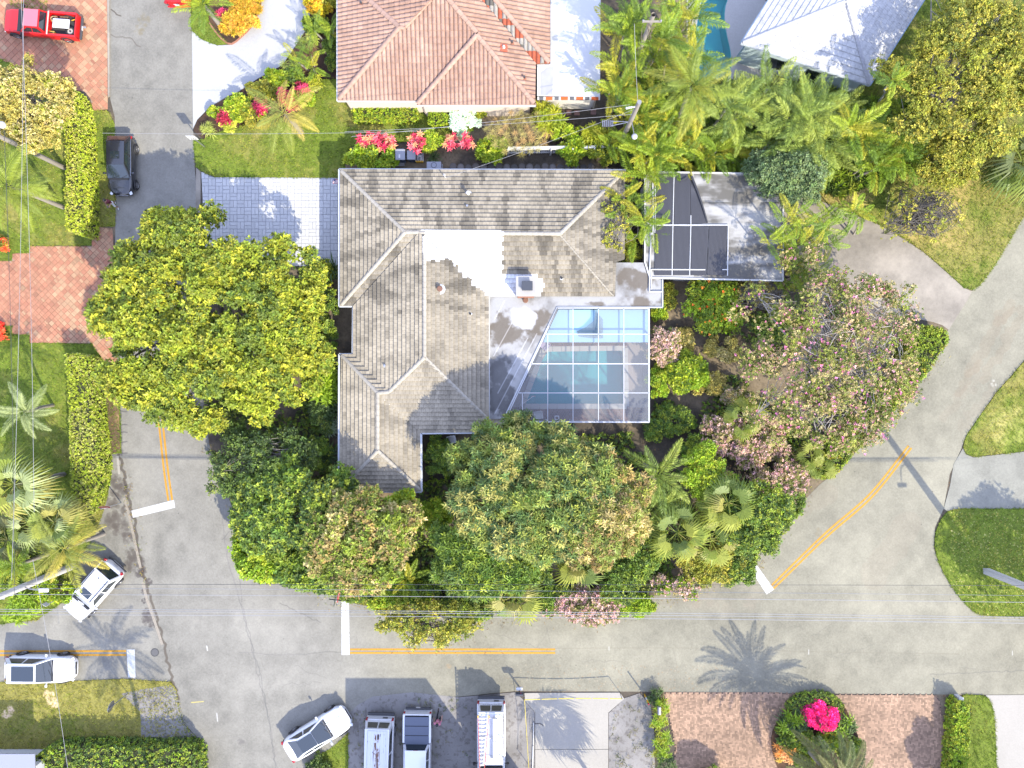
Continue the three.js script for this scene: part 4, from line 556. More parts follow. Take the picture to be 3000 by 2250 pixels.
// ---------------------------------------------------------------- the terracotta roofed house at the top
{
  const o = thing('house', 'house with pink terracotta barrel tile roof at the top edge', 'house'), X = (x, y) => [700 + x * 0.36166, y * 0.36166], he = 2.9, pt = 0.33;
  const Z = (list, eave, inn, h = he) => roofPlane(list.map((p) => X(...p)), eave.map((p) => X(...p)), h, pt, X(...inn));
  const W = Z([[802, 815], [802, -260], [1800, -260], [1345, 222], [1300, 226]], [[802, 815], [802, 0]], [1200, 300]);
  const S1 = Z([[802, 815], [1300, 226], [1345, 222], [1550, 0], [1700, 0], [1930, 270], [1445, 816]], [[802, 815], [1445, 816]], [1400, 500]);
  const S2 = Z([[1440, 850], [1928, 285], [2410, 850]], [[1440, 850], [2400, 850]], [1900, 500]);
  const E1 = Z([[1440 + 960, 835], [1930, 270], [1700, 0], [1480, -260], [1730, -260], [1965, 0], [2405, 515]], [[2415, 800], [2415, 500]], [2000, 300], 2.9);
  const S3 = Z([[2405, 515], [1965, 0], [2075, 0], [2520, 512]], [[2405, 516], [2520, 516]], [2100, 200]);
  const E2 = Z([[2520, 512], [2075, 0], [1850, -260], [2520, -260]], [[2520, 500], [2520, 0]], [2300, 100]);
  const planes = [W, S1, S2, E1, S3, E2];
  const rc = (x, z) => { const n = fbm(x * 0.7, z * 0.7, 3, 501), k = rr(0.9, 1.1) * (0.82 + 0.4 * n); return [0.4 * k, lerp(0.235, 0.265, n) * k, lerp(0.165, 0.2, n) * k]; };
  const odd = () => { const t = R(); return t < 0.55 ? [0.42, 0.1, 0.045] : t < 0.75 ? [0.12, 0.11, 0.09] : [0.36, 0.33, 0.28]; };
  const roof = part(o, 'roof', deckGeo(planes, 0.03), mat([0.2, 0.09, 0.06], 0.9)), opt = { course: 0.36, width: 0.275, colour: rc, arch: 0.09, strips: 6, stagger: 0, lowLift: 0.035, highLift: 0.0, gap: 0.006 };
  let all = []; for (const p of [W, S1, S2, E1, E2]) all = all.concat(roofTiles(p, opt)); all = all.concat(roofTiles(S3, { ...opt, colour: odd })); pieces(roof, 'roof_tile', all.filter(([g]) => { g.computeBoundingBox(); return g.boundingBox.max.z > -27.5; }), roofTileMat);
  const A = (pl, x, y) => pl.at(X(x, y)), cc = (x, z) => { const k = rr(0.95, 1.15); return [0.42 * k, 0.27 * k, 0.2 * k]; };
  for (const [a, b] of [[A(S1, 812, 803), A(S1, 1300, 226)], [A(S1, 1300, 226), A(S1, 1345, 222)], [A(S1, 1345, 222), A(S1, 1550, 0)], [A(W, 1300, 222), A(W, 1040, -10)], [A(S1, 1928, 268), A(S1, 1700, 0)], [A(S2, 1447, 842), A(S2, 1926, 288)], [A(S2, 2392, 838), A(S2, 1928, 288)], [A(S3, 2515, 508), A(S3, 2075, 0)]]) ridgeCaps(roof, a, b, roofTileMat, cc, 0.17, 0.42, 0.14);
  const g = (x, y) => P(...X(x, y), he - 0.08); gutter(o, [g(800, 818), g(1443, 819)], M.offwhite); gutter(o, [g(1440, 853), g(2405, 857)], M.offwhite); gutter(o, [g(799, 820), g(799, -300)], M.offwhite);
  const wp = [[850, -400], [2350, -400], [2350, 800], [1480, 800], [1480, 770], [850, 770]].map(([x, y]) => P(...X(x, y), 2.8)).map((p) => new V2(p.x, p.z)); walls(o, wp, 2.8, mat([0.7, 0.6, 0.5], 0.9)); part(o, 'ceiling', sheet(wp, 2.78), M.offwhite);
  for (const [x, y, l] of [[995, 35, 'small dark vent pipe near the upper left of the terracotta roof'], [2212, 350, 'dark vent pipe by the orange repaired tiles'], [2312, 635, 'dark vent pipe low on the terracotta roof']]) { const pl = x < 1100 ? W : E1, p = A(pl, x, y), v = thing('roof_vent', l, 'roof vent', p); part(v, 'pipe', cyl(0.06, 0.06, 0.4, 0, -0.05, 0, 10), M.darkgrey); part(v, 'flashing', cyl(0.16, 0.1, 0.1, 0, 0, 0, 10), mat([0.3, 0.12, 0.07], 0.8)); }
  { const p = A(E1, 2146, 390), v = thing('roof_vent', 'square orange tile vent patch on the terracotta roof', 'roof vent', p); part(v, 'base', xf(rbox(0.5, 0.1, 0.5, 0.03), 0, 0.06, 0, 0, 0, -0.32), mat([0.42, 0.1, 0.05], 0.85)); part(v, 'cap', cyl(0.1, 0.08, 0.16, 0, 0.1, 0, 10), M.offwhite); }
  // white flat roofed extension with striped fascia
  const ex = thing('extension', 'white flat roofed extension with striped fascia beside the terracotta roof', 'building'), hx = 2.7;
  const F = (x, y, h = hx) => T('A3', x, y, h), fp = [[480, 775], [480, 516], [588, 516], [588, -300], [995, -300], [990, 785]].map((p) => F(...p)).map((p) => new V2(p.x, p.z));
  const fr = part(ex, 'roof', slab(fp, hx - 0.16, hx), mat([0.6, 0.6, 0.6], 0.6)); const lf = (l, y, m, n) => part(fr, n, sheet(l.map((p) => F(...p)).map((p) => new V2(p.x, p.z)), hx + y), m);
  lf([[505, 770], [505, 590], [560, 545], [615, 540], [605, 770]], 0.006, surf(mottled(0.42, 0.42, 0.42, 0.35, 531)), 'worn_patch'); lf([[590, 365], [646, 365], [646, 30], [600, 110]], 0.006, surf(mottled(0.42, 0.43, 0.42, 0.3, 541)), 'worn_patch');
  walls(ex, [[520, 740], [950, 745], [950, -300], [620, -300]].map((p) => F(...p)).map((p) => new V2(p.x, p.z)), hx - 0.2, mat([0.66, 0.62, 0.55], 0.9));
  const cs = [M.white, mat([0.12, 0.12, 0.14], 0.7), M.white, mat([0.6, 0.12, 0.03], 0.7)], wd = [14, 36, 16, 58]; let x = 482; for (let i = 0; x < 985; i++) { const w = wd[i % 4], a = F(x, 788, hx - 0.25), b = F(Math.min(990, x + w), 788, hx - 0.25), gg = new THREE.BufferGeometry(), t = F(x, 784, hx), t2 = F(Math.min(990, x + w), 784, hx); gg.setAttribute('position', new THREE.Float32BufferAttribute([a.x, hx - 0.32, a.z + 0.16, b.x, hx - 0.32, b.z + 0.16, t2.x, hx, t2.z, a.x, hx - 0.32, a.z + 0.16, t2.x, hx, t2.z, t.x, hx, t.z], 3)); gg.computeVertexNormals(); const mm = cs[i % 4].clone(); mm.side = THREE.DoubleSide; part(ex, 'valance_stripe', gg, mm); x += w; }
  struct('porch_floor', slab([[470, 800], [960, 800], [940, 880], [640, 872], [470, 860]].map((p) => F(...p, 0)).map((p) => new V2(p.x, p.z)), -0.02, 0.08, null, 24), concMat, 'concrete porch slab in front of the striped fascia');
}
// ---------------------------------------------------------------- the white roofed house at the upper right
{
  const o = thing('house', 'white tile roofed house set at an angle beside the free-form pool', 'house'), he = 2.9, pt = 0.3, X = (x, y) => [2200 + x * 0.36166, y * 0.36166];
  const L = [-82, 352], B = [960, 692], Rt = [1400, 0], d = [Rt[0] - B[0], Rt[1] - B[1]], L2 = [L[0] + d[0] * 1.2, L[1] + d[1] * 1.2], R2 = [B[0] + d[0] * 1.2, B[1] + d[1] * 1.2], apex = [770, 8];
  const Z = (list, eave, inn) => roofPlane(list.map((p) => X(...p)), eave.map((p) => X(...p)), he, pt, X(...inn)), ap2 = [apex[0] + d[0] * 0.4, apex[1] + d[1] * 0.4];
  const S = Z([L, B, apex], [L, B], apex), NW = Z([L, apex, ap2, L2], [L, L2], apex), E = Z([B, R2, ap2, apex], [B, R2], apex), planes = [S, NW, E];
  const wc = (x, z) => { const n = fbm(x, z, 3, 601), k = rr(0.95, 1.03) * (0.92 + 0.16 * n); return [0.52 * k, 0.52 * k, 0.52 * k]; };
  const roof = part(o, 'roof', deckGeo(planes), mat([0.25, 0.25, 0.27], 0.9)), opt = { course: 0.34, width: 0.3, colour: wc, lowLift: 0.055 };
  let all = []; for (const p of planes) all = all.concat(roofTiles(p, opt)); pieces(roof, 'roof_tile', all.filter(([g]) => { g.computeBoundingBox(); return g.boundingBox.max.z > -27.5; }), roofTileMat);
  const A = (pl, p) => pl.at(X(...p)); ridgeCaps(roof, A(S, [L[0] + 15, L[1] - 5]), A(S, apex), roofTileMat, wc, 0.14, 0.4); ridgeCaps(roof, A(S, [B[0] - 5, B[1] - 12]), A(S, apex), roofTileMat, (x, z) => [0.42, 0.42, 0.44], 0.13, 0.4); ridgeCaps(roof, A(NW, apex), A(NW, ap2), roofTileMat, wc, 0.14, 0.4);
  const g = (p) => P(...X(...p), he - 0.06); gutter(o, [g(L), g(B)], mat([0.55, 0.62, 0.68], 0.6), 0.12, 0.14); gutter(o, [g(B), g(R2)], mat([0.3, 0.42, 0.55], 0.6), 0.12, 0.14); gutter(o, [g(L), g(L2)], mat([0.3, 0.42, 0.55], 0.6), 0.12, 0.14);
  const inset = (p) => { const q = P(...X(...p), he); return new V2(q.x, q.z); }, pts = [L, B, R2, L2].map(inset), c = pts.reduce((a, b) => a.clone().add(b)).divideScalar(4), wp = pts.map((p) => p.clone().add(c.clone().sub(p).normalize().multiplyScalar(0.55)));
  const wallM = mat([0.5, 0.62, 0.64], 0.85); walls(o, wp, 2.8, wallM); part(o, 'ceiling', sheet(wp, 2.78), M.offwhite);
  const dr = (t, w, h, y, name) => { const a = wp[0].clone().lerp(wp[1], t - w / 2), b = wp[0].clone().lerp(wp[1], t + w / 2), n = new V2(-(b.y - a.y), b.x - a.x).normalize().multiplyScalar(0.12); part(o, name, bar(new V3(a.x + n.x, y, a.y + n.y), new V3(b.x + n.x, y, b.y + n.y), 0.05, h), M.glass); }; dr(0.3, 0.14, 1.2, 1.4, 'window'); dr(0.62, 0.12, 1.9, 1.05, 'door');
}
// ---------------------------------------------------------------- buildings just outside the lower edge, whose shade falls into the street
{
  const o = thing('building', 'two storey house behind the vans, seen by its shadow', 'building'); const b = P(1018, 1994), k = 1 / Math.tan(SUN_EL), h = 7, x0 = b.x + SUN_X * k * h, z0 = b.z + SUN_Z * k * h, w = 235 / SCALE;
  part(o, 'wall', box(w, h, 8, x0 + w / 2, h / 2, z0 + 4), stucco); part(o, 'roof', box(w + 0.02, 0.2, 8.02, x0 + w / 2, h + 0.1, z0 + 4.01), M.offwhite); part(o, 'window', box(1.4, 1.2, 0.06, x0 + 1.5, 4.6, z0 - 0.02), M.glass); part(o, 'window', box(1.4, 1.2, 0.06, x0 + 4.1, 4.6, z0 - 0.02), M.glass);
  const lo = thing('building', 'low house wing right of the two storey house, seen by its shadow', 'building'), c = P(1270, 2150), h2 = 3.4, x1 = c.x + SUN_X * k * h2, z1 = c.z + SUN_Z * k * h2; part(lo, 'wall', box(4.2, h2, 6, x1 + 2.1, h2 / 2, z1 + 3), stucco); part(lo, 'roof', box(4.25, 0.15, 6.05, x1 + 2.1, h2 + 0.075, z1 + 3.02), M.offwhite);
  const mr = thing('shed', 'corner of a grey metal roof at the lower left edge', 'shed'), p = T('D1', 0, 1640, 2.4); part(mr, 'wall', box(5.4, 2.2, 3, p.x - 0.4, 1.1, p.z + 1.6), stucco); const rm = mat([0.3, 0.31, 0.36], 0.5, { metalness: 0.2 }), rf = part(mr, 'roof', xf(new THREE.BoxGeometry(6, 0.06, 4), p.x - 0.6, 2.4, p.z + 1.15, 0.06, 0, 0), rm);
  for (let i = 0; i < 12; i++) part(rf, 'seam', box(0.04, 0.05, 4, p.x - 3.5 + i * 0.5, 2.455, p.z + 1.15), rm);
}

// ================================================================ PLANTS
R = rngOf(4242);
const leafMat = (rough = 0.55, tr = 0.35) => new THREE.MeshPhysicalMaterial({ color: 0xffffff, roughness: rough, transmission: tr, thickness: 0, side: THREE.DoubleSide, specularIntensity: 0.5 });
const vleaf = (c, tr = 0.3, rough = 0.5) => new THREE.MeshPhysicalMaterial({ color: col(c[0] * 1.6, c[1] * 1.6, c[2] * 1.3), roughness: rough, transmission: tr, thickness: 0, side: THREE.DoubleSide, specularIntensity: 0.5 });
const LEAF = leafMat(0.48, 0.24);
function leafTris(v, o, dir, side, nrm, len, wid, fold = 0.25, curl = 0.12) {   // a folded leaf, two halves
  const at = (a, b, c) => [o.x + dir.x * a + side.x * b + nrm.x * c, o.y + dir.y * a + side.y * b + nrm.y * c, o.z + dir.z * a + side.z * b + nrm.z * c];
  const b = at(0, 0, 0), m = at(len * 0.5, 0, 0), t = at(len, 0, -len * curl), l = at(len * 0.45, wid, wid * fold), r = at(len * 0.45, -wid, wid * fold);
  v.push(...b, ...l, ...t, ...b, ...t, ...r); void m;
}
function fromTris(v) { const g = new THREE.BufferGeometry(); g.setAttribute('position', new THREE.Float32BufferAttribute(v, 3)); g.computeVertexNormals(); return g; }
function sprig(n, len, wid, tilt = [0.1, 0.9], seed = 1, spread = 0.4) {         // a twig end with n leaves round it
  const q = rngOf(seed), v = [];
  for (let i = 0; i < n; i++) {
    const a = i * 2.4 + q(), el = lerp(tilt[0], tilt[1], q()), d = new V3(Math.cos(a) * Math.cos(el), Math.sin(el), Math.sin(a) * Math.cos(el)), up = new V3(0, 1, 0), s = d.clone().cross(up).normalize(), nn = s.clone().cross(d), roll = (q() - 0.5) * 1.0;
    const s2 = s.clone().multiplyScalar(Math.cos(roll)).addScaledVector(nn, Math.sin(roll)), n2 = s2.clone().cross(d), L = len * lerp(0.7, 1.2, q());
    leafTris(v, new V3((q() - 0.5) * spread * len, q() * spread * len, (q() - 0.5) * spread * len), d, s2, n2, L, wid * L / len);
  }
  return fromTris(v);
}
const SP = { broad: [1, 2, 3].map((s) => sprig(7, 0.19, 0.055, [0.0, 1.0], s)), fine: [4, 5].map((s) => sprig(7, 0.12, 0.038, [0, 1.1], s, 0.8)), long: [6, 7].map((s) => sprig(9, 0.27, 0.04, [0.05, 0.8], s)), tiny: [8].map((s) => sprig(8, 0.075, 0.028, [0, 1.2], s, 1.2)), strap: [9, 10].map((s) => sprig(9, 0.4, 0.045, [0.2, 1.0], s, 0.2)), flower: [11].map((s) => sprig(7, 0.085, 0.04, [0.2, 1.2], s, 1.4)) };
const _q = new THREE.Quaternion(), _m = new THREE.Matrix4(), UP = new V3(0, 1, 0);
function leaves(parent, name, spots, geo, mat, pal, scale = 1, bend = 0.6, kind) {   // spots: {p, d, c}
  const ms = [], cs = [];
  for (const s of spots) {
    const ax = s.d.clone().lerp(UP, bend * 0.85).add(new V3(rr(-0.5, 0.5), rr(-0.2, 0.4), rr(-0.5, 0.5))).normalize();
    _q.setFromUnitVectors(UP, ax); _q.multiply(new THREE.Quaternion().setFromAxisAngle(UP, R() * 6.28)); const k = scale * rr(0.7, 1.3);
    ms.push(new THREE.Matrix4().compose(s.p, _q, new V3(k, k, k)));
    const c = pal[Math.min(pal.length - 1, Math.floor(s.c * pal.length))], j = (R() < 0.22 ? rr(1.1, 1.5) : rr(0.6, 1.12)) * (s.b || 1); cs.push(col(2.3 * c[0] * j * rr(0.93, 1.07), 2.25 * c[1] * j, 1.9 * c[2] * j * rr(0.85, 1.15)));
  }
  const gs = Array.isArray(geo) ? geo : [geo];
  if (gs.length === 1) return instanced(parent, name, gs[0], mat, ms, cs, kind);
  let first; gs.forEach((g, i) => { const a = [], b = []; ms.forEach((m, j) => { if (j % gs.length === i) { a.push(m); b.push(cs[j]); } }); const o = instanced(parent, name, g, mat, a, b, kind); first = first || o; }); return first;
}
const G = { // foliage colours, linear
  lime: [[0.13, 0.15, 0.012], [0.1, 0.125, 0.012], [0.16, 0.165, 0.016], [0.075, 0.1, 0.012], [0.055, 0.08, 0.014]],
  green: [[0.075, 0.115, 0.015], [0.05, 0.085, 0.015], [0.105, 0.14, 0.017], [0.035, 0.06, 0.014], [0.135, 0.16, 0.02]],
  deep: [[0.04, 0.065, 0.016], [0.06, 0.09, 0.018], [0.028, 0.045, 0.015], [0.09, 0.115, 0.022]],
  mango: [[0.075, 0.11, 0.025], [0.12, 0.14, 0.03], [0.05, 0.08, 0.025], [0.17, 0.165, 0.05], [0.035, 0.06, 0.02]],
  bloom: [[0.19, 0.16, 0.055], [0.23, 0.19, 0.09], [0.11, 0.125, 0.025], [0.17, 0.125, 0.05], [0.08, 0.1, 0.02]],
  pinkish: [[0.2, 0.15, 0.11], [0.16, 0.135, 0.06], [0.09, 0.1, 0.025], [0.23, 0.17, 0.14], [0.06, 0.075, 0.02]],
  yellow: [[0.145, 0.145, 0.016], [0.115, 0.125, 0.016], [0.18, 0.165, 0.025], [0.08, 0.095, 0.016]],
  bright: [[0.13, 0.18, 0.01], [0.1, 0.155, 0.01], [0.17, 0.2, 0.015], [0.07, 0.11, 0.012]],
  tan: [[0.22, 0.19, 0.06], [0.19, 0.16, 0.04], [0.15, 0.135, 0.04], [0.26, 0.22, 0.1]],
};
// clumps of a crown: an uneven dome of many smaller lumps, hollow below
function dome(c, rx, ry, rz, n, rc, gaps = 0.15) {
  const out = []; let tries = 0;
  while (out.length < n && tries++ < n * 8) {
    const a = R() * 6.283, e = Math.sqrt(R()), u = e * (0.79 + 0.34 * vnoise(Math.cos(a) * 2.2 + c.x, Math.sin(a) * 2.2 + c.z, 7) + 0.12 * R()), x = Math.cos(a) * u, z = Math.sin(a) * u, y = Math.sqrt(Math.max(0.02, 1.05 - u * u));
    if (vnoise(c.x + x * 3.1, c.z + z * 3.1, 77) < gaps) continue;
    out.push({ p: new V3(c.x + x * rx, c.y + (y * rr(0.62, 1.12) - 0.35) * ry, c.z + z * rz), r: rc * rr(0.65, 1.25), t: R() });
  }
  return out;
}
function spread(clumps, n, flat = 0.72) {
  const w = clumps.map((c) => c.r * c.r), tot = w.reduce((a, b) => a + b, 0), out = [];
  clumps.forEach((c, i) => { const k = Math.round(n * w[i] / tot); for (let j = 0; j < k; j++) { const d = new V3(R() - 0.5, R() * 1.25 - 0.45, R() - 0.5).normalize(), f = Math.pow(R(), 0.45); out.push({ p: new V3(c.p.x + d.x * c.r * f, c.p.y + d.y * c.r * flat * f, c.p.z + d.z * c.r * f), d, c: clamp(c.t * 0.65 + R() * 0.35, 0, 0.999) }); } });
  return out;
}
function limbs(base, h0, clumps, n, r0, seedBend = 0.5, twigs = 0) {
  const l = [], fork = base.clone().add(new V3(rr(-0.2, 0.2), h0, rr(-0.2, 0.2))); l.push(tube([base.clone().setY(-0.1), base.clone().lerp(fork, 0.5).add(new V3(rr(-0.1, 0.1), 0, rr(-0.1, 0.1))), fork], r0 * 1.25, r0 * 0.85, 8));
  const cl = [...clumps].sort(() => R() - 0.5);
  for (let i = 0; i < Math.min(n, cl.length); i++) { const e = cl[i].p, m = fork.clone().lerp(e, 0.5).add(new V3(rr(-1, 1) * seedBend, rr(0, 0.6), rr(-1, 1) * seedBend)); l.push(tube([fork, m, e], r0 * 0.5, r0 * 0.1, 5)); for (let k = 0; k < twigs; k++) { const s = m.clone().lerp(e, rr(0.3, 1)), q = cl[Math.floor(R() * cl.length)].p, d = q.clone().sub(s); if (d.length() > 3) d.setLength(rr(1, 2.4)); l.push(tube([s, s.clone().addScaledVector(d, 0.5).add(new V3(rr(-0.2, 0.2), 0.15, rr(-0.2, 0.2))), s.clone().add(d)], r0 * 0.13, 0.012, 4)); } }
  return merge(l);
}
function tree(name, label, u, v, hc, rx, rz, ry, { n = 40, rc = 1.0, leavesN = 6000, geo = SP.broad, pal = G.green, bark = M.bark, r0 = 0.2, gaps = 0.15, limbN = 14, twigs = 0, scale = 1, base, flower, flowerPal, flowerGeo = SP.flower, group, cat = 'tree', px } = {}) {
  const c = px ? P(u, v, hc) : O(u, v, hc), b = base ? O(...base) : new V3(c.x, 0, c.z), o = thing(name, label, cat, new V3(b.x, 0, b.z), 0, group), loc = new V3(c.x - b.x, c.y, c.z - b.z);
  const cl = dome(loc, rx, ry, rz, Math.round(n * 1.4), rc * 0.9, gaps);
  part(o, 'trunk', limbs(new V3(), Math.max(0.3, hc - ry * 1.0), cl, limbN, r0, 0.5, twigs), bark);
  if (leavesN) leaves(o, 'crown', spread(cl, leavesN * 1.25), geo, LEAF, pal, scale * 1.05, 0.6, 'stuff');
  if (flower) leaves(o, 'blossoms', spread(cl, flower).map((s) => { s.p.y += 0.1; return s; }), flowerGeo, LEAF, flowerPal, 1, 0.6, 'stuff');
  return o;
}
// ---- palms
function frond(len, pairs, leaf, wid, droop, rise, lift, seed, twist = 0.6, taper = 1) {  // feather leaf along +x
  const q = rngOf(seed), v = [], C = (t) => new V3(len * (t - 0.12 * droop * t * t), len * (rise * t - droop * t * t * 0.55), len * 0.05 * Math.sin(t * 3 + seed)), pts = [0, 0.25, 0.5, 0.75, 1].map(C);
  const g0 = tube(pts, 0.028 * Math.sqrt(len / 3), 0.006, 5);
  for (let i = 0; i < pairs; i++) for (const s of [-1, 1]) {
    const t = 0.1 + 0.9 * (i + q() * 0.6) / pairs, p = C(t), d = C(Math.min(1, t + 0.02)).sub(C(t - 0.02)).normalize(), side = new V3(0, 0, s), prof = Math.pow(Math.sin(Math.PI * clamp(0.12 + 0.85 * t, 0, 1)), 0.6) * lerp(1, 1 - t * 0.4, taper), L = leaf * prof * lerp(0.85, 1.12, q());
    const dir = side.clone().multiplyScalar(0.9).addScaledVector(d, 0.55 + 0.5 * t).add(new V3(0, lift + (q() - 0.5) * twist * 0.5, 0)).normalize(), sd = d.clone().multiplyScalar(0.8).add(new V3(0, (q() - 0.5) * twist, 0)).normalize(), nn = sd.clone().cross(dir);
    const a = p, m = p.clone().addScaledVector(dir, L * 0.55).add(new V3(0, -0.02 * L, 0)), e = p.clone().addScaledVector(dir, L).add(new V3(0, -0.28 * L, 0)), w = sd.clone().multiplyScalar(wid);
    const m1 = m.clone().add(w), m2 = m.clone().sub(w); v.push(a.x, a.y, a.z, m1.x, m1.y, m1.z, m2.x, m2.y, m2.z, m1.x, m1.y, m1.z, e.x, e.y, e.z, m2.x, m2.y, m2.z); void nn;
  }
  return merge([fromTris(v), g0]);
}
function fan(rad, pet, n, seed, span = 5.0, droop = 0.35) {                   // fan leaf: stalk then a round of blades
  const q = rngOf(seed), v = [], o = new V3(pet, pet * 0.12, 0), st = tube([new V3(0, 0, 0), new V3(pet * 0.5, pet * 0.16, 0), o], 0.025, 0.015, 5);
  for (let i = 0; i < n; i++) { const a = (i / (n - 1) - 0.5) * span, L = rad * (0.75 + 0.25 * Math.cos(a * 0.55)) * lerp(0.9, 1.08, q()), d = new V3(Math.cos(a), -0.08 + (q() - 0.5) * 0.12, Math.sin(a)).normalize(), s = new V3(-Math.sin(a), 0, Math.cos(a)), w = L * 0.03 * (1 + 0.3 * q()), m = o.clone().addScaledVector(d, L * 0.55), e = o.clone().addScaledVector(d, L).add(new V3(0, -droop * L * (0.5 + q()), 0)), m1 = m.clone().addScaledVector(s, w * 1.5).add(new V3(0, 0.02, 0)), m2 = m.clone().addScaledVector(s, -w * 1.5).add(new V3(0, 0.02, 0)); v.push(o.x, o.y, o.z, m1.x, m1.y, m1.z, m2.x, m2.y, m2.z, m1.x, m1.y, m1.z, e.x, e.y, e.z, m2.x, m2.y, m2.z); }
  return merge([fromTris(v), st]);
}
const FR = {
  coco: [1, 2, 3, 4].map((s) => frond(3.3, 52, 0.75, 0.026, 0.75, 0.45, -0.05, s)),
  areca: [11, 12, 13].map((s) => frond(2.3, 38, 0.6, 0.029, 0.75, 0.75, 0.25, s, 0.9)),
  soft: [21, 22, 23].map((s) => frond(2.7, 42, 0.6, 0.026, 0.85, 0.6, 0.1, s, 1.1)),
  date: [31, 32].map((s) => frond(2.9, 60, 0.42, 0.024, 0.8, 0.6, 0.2, s, 0.8, 0.6)),
  small: [41, 42].map((s) => frond(1.35, 24, 0.42, 0.03, 0.9, 0.7, 0.2, s, 0.8)),
  fan: [51, 52, 53].map((s) => fan(1.05, 1.0, 20, s, 4.2, 0.75)), fanS: [61, 62].map((s) => fan(0.6, 0.6, 20, s)),
};
const FM = { coco: [vleaf([0.13, 0.16, 0.02]), vleaf([0.17, 0.175, 0.025]), vleaf([0.1, 0.13, 0.02])], ycoco: [vleaf([0.25, 0.21, 0.04]), vleaf([0.17, 0.17, 0.03]), vleaf([0.3, 0.23, 0.06]), vleaf([0.13, 0.15, 0.03])], areca: [vleaf([0.115, 0.165, 0.012], 0.2), vleaf([0.16, 0.2, 0.014], 0.2), vleaf([0.065, 0.105, 0.012], 0.2), vleaf([0.2, 0.19, 0.016], 0.2), vleaf([0.09, 0.14, 0.012], 0.2)], soft: [vleaf([0.125, 0.165, 0.028], 0.2), vleaf([0.165, 0.195, 0.035], 0.2), vleaf([0.07, 0.105, 0.022], 0.2)],
  fan: [vleaf([0.12, 0.15, 0.022]), vleaf([0.165, 0.18, 0.03]), vleaf([0.075, 0.105, 0.022]), vleaf([0.19, 0.175, 0.05])], pale: [vleaf([0.2, 0.23, 0.11]), vleaf([0.16, 0.19, 0.08])], date: [vleaf([0.07, 0.085, 0.03]), vleaf([0.1, 0.1, 0.035])] };
function palm(name, label, u, v, h, kind, n, { mats = FM.coco, trunk = 0.14, tilt = [-0.25, 1.1], size = 1, lean, turn = 0, spreadA = 6.283, trunkM = M.palebark, group, stems = 1, stemR = 0.5, px } = {}) {
  const c = px ? P(u, v, h) : O(u, v, h), b = lean ? (px ? P(...lean) : O(...lean)) : new V3(c.x, 0, c.z), o = thing(name, label, 'palm tree', new V3(b.x, 0, b.z), 0, group), tr = [];
  for (let s = 0; s < stems; s++) {
    const a = s * 2.4 + 0.6, off = stems > 1 ? new V3(Math.cos(a) * stemR * rr(0.3, 1), 0, Math.sin(a) * stemR * rr(0.3, 1)) : new V3(), hh = h * (stems > 1 ? rr(0.6, 1.0) : 1), top = new V3(c.x - b.x, 0, c.z - b.z).add(off.clone().multiplyScalar(1.9)).setY(hh);
    tr.push(tube([off.clone().setY(-0.1), off.clone().lerp(top, 0.4).setY(hh * 0.45), top.clone().setY(hh * 0.8).lerp(off, 0.08).setY(hh * 0.8), top], trunk * 1.25, trunk * 0.75, 8));
    const k = Math.max(4, Math.round(n / stems));
    for (let i = 0; i < k; i++) {
      const f = part(o, 'frond', pick(FR[kind]), pick(mats)), t = (i + R() * 0.5) / k, el = lerp(tilt[0], tilt[1], Math.pow(t, 1.1)), az = turn + (spreadA < 6.28 ? (R() - 0.5) * spreadA : i * 2.399 + rr(-0.3, 0.3)), sz = size * rr(0.85, 1.12) * (t > 0.85 ? 0.8 : 1);
      f.position.copy(top); f.rotation.set(rr(-0.3, 0.3), az, el - 0.35, 'YZX'); f.scale.setScalar(sz);
    }
  }
  part(o, 'trunk', merge(tr), trunkM); return o;
}
// ---- rosettes and shrubs
function rosette(n, len, wid, seed, el = [0.1, 1.25], droop = 0.5) {
  const q = rngOf(seed), v = [];
  for (let i = 0; i < n; i++) { const a = i * 2.399 + q() * 0.4, e = lerp(el[0], el[1], i / n), L = len * lerp(1.05, 0.6, i / n) * lerp(0.85, 1.1, q()), d = new V3(Math.cos(a) * Math.cos(e), Math.sin(e), Math.sin(a) * Math.cos(e)), s = new V3(-Math.sin(a), 0, Math.cos(a)), P1 = d.clone().multiplyScalar(L * 0.5), P2 = d.clone().multiplyScalar(L).add(new V3(0, -droop * L * Math.cos(e) * 0.6, 0)), w = wid * (L / len), l1 = P1.clone().addScaledVector(s, w).add(new V3(0, w * 0.4, 0)), r1 = P1.clone().addScaledVector(s, -w).add(new V3(0, w * 0.4, 0)); for (const t of [[0, 0, 0, l1, P1], [0, 0, 0, P1, r1], [P1, l1, P2], [P1, P2, r1]]) { const p = t.length === 5 ? [new V3(), t[3], t[4]] : t; for (const x of p) v.push(x.x, x.y, x.z); } }
  return fromTris(v);
}
const RO = { ti: [1, 2, 3].map((s) => rosette(15, 0.46, 0.06, s)), strap: [4, 5].map((s) => rosette(34, 0.62, 0.025, s, [0.0, 1.35], 0.7)), corn: [6, 7].map((s) => rosette(22, 0.62, 0.05, s, [0.0, 1.3], 0.8)), yucca: [8, 9].map((s) => rosette(40, 0.42, 0.012, s, [-0.4, 1.4], 0.1)), fern: [10].map((s) => rosette(18, 0.9, 0.05, s, [0.1, 1.0], 0.7)) };
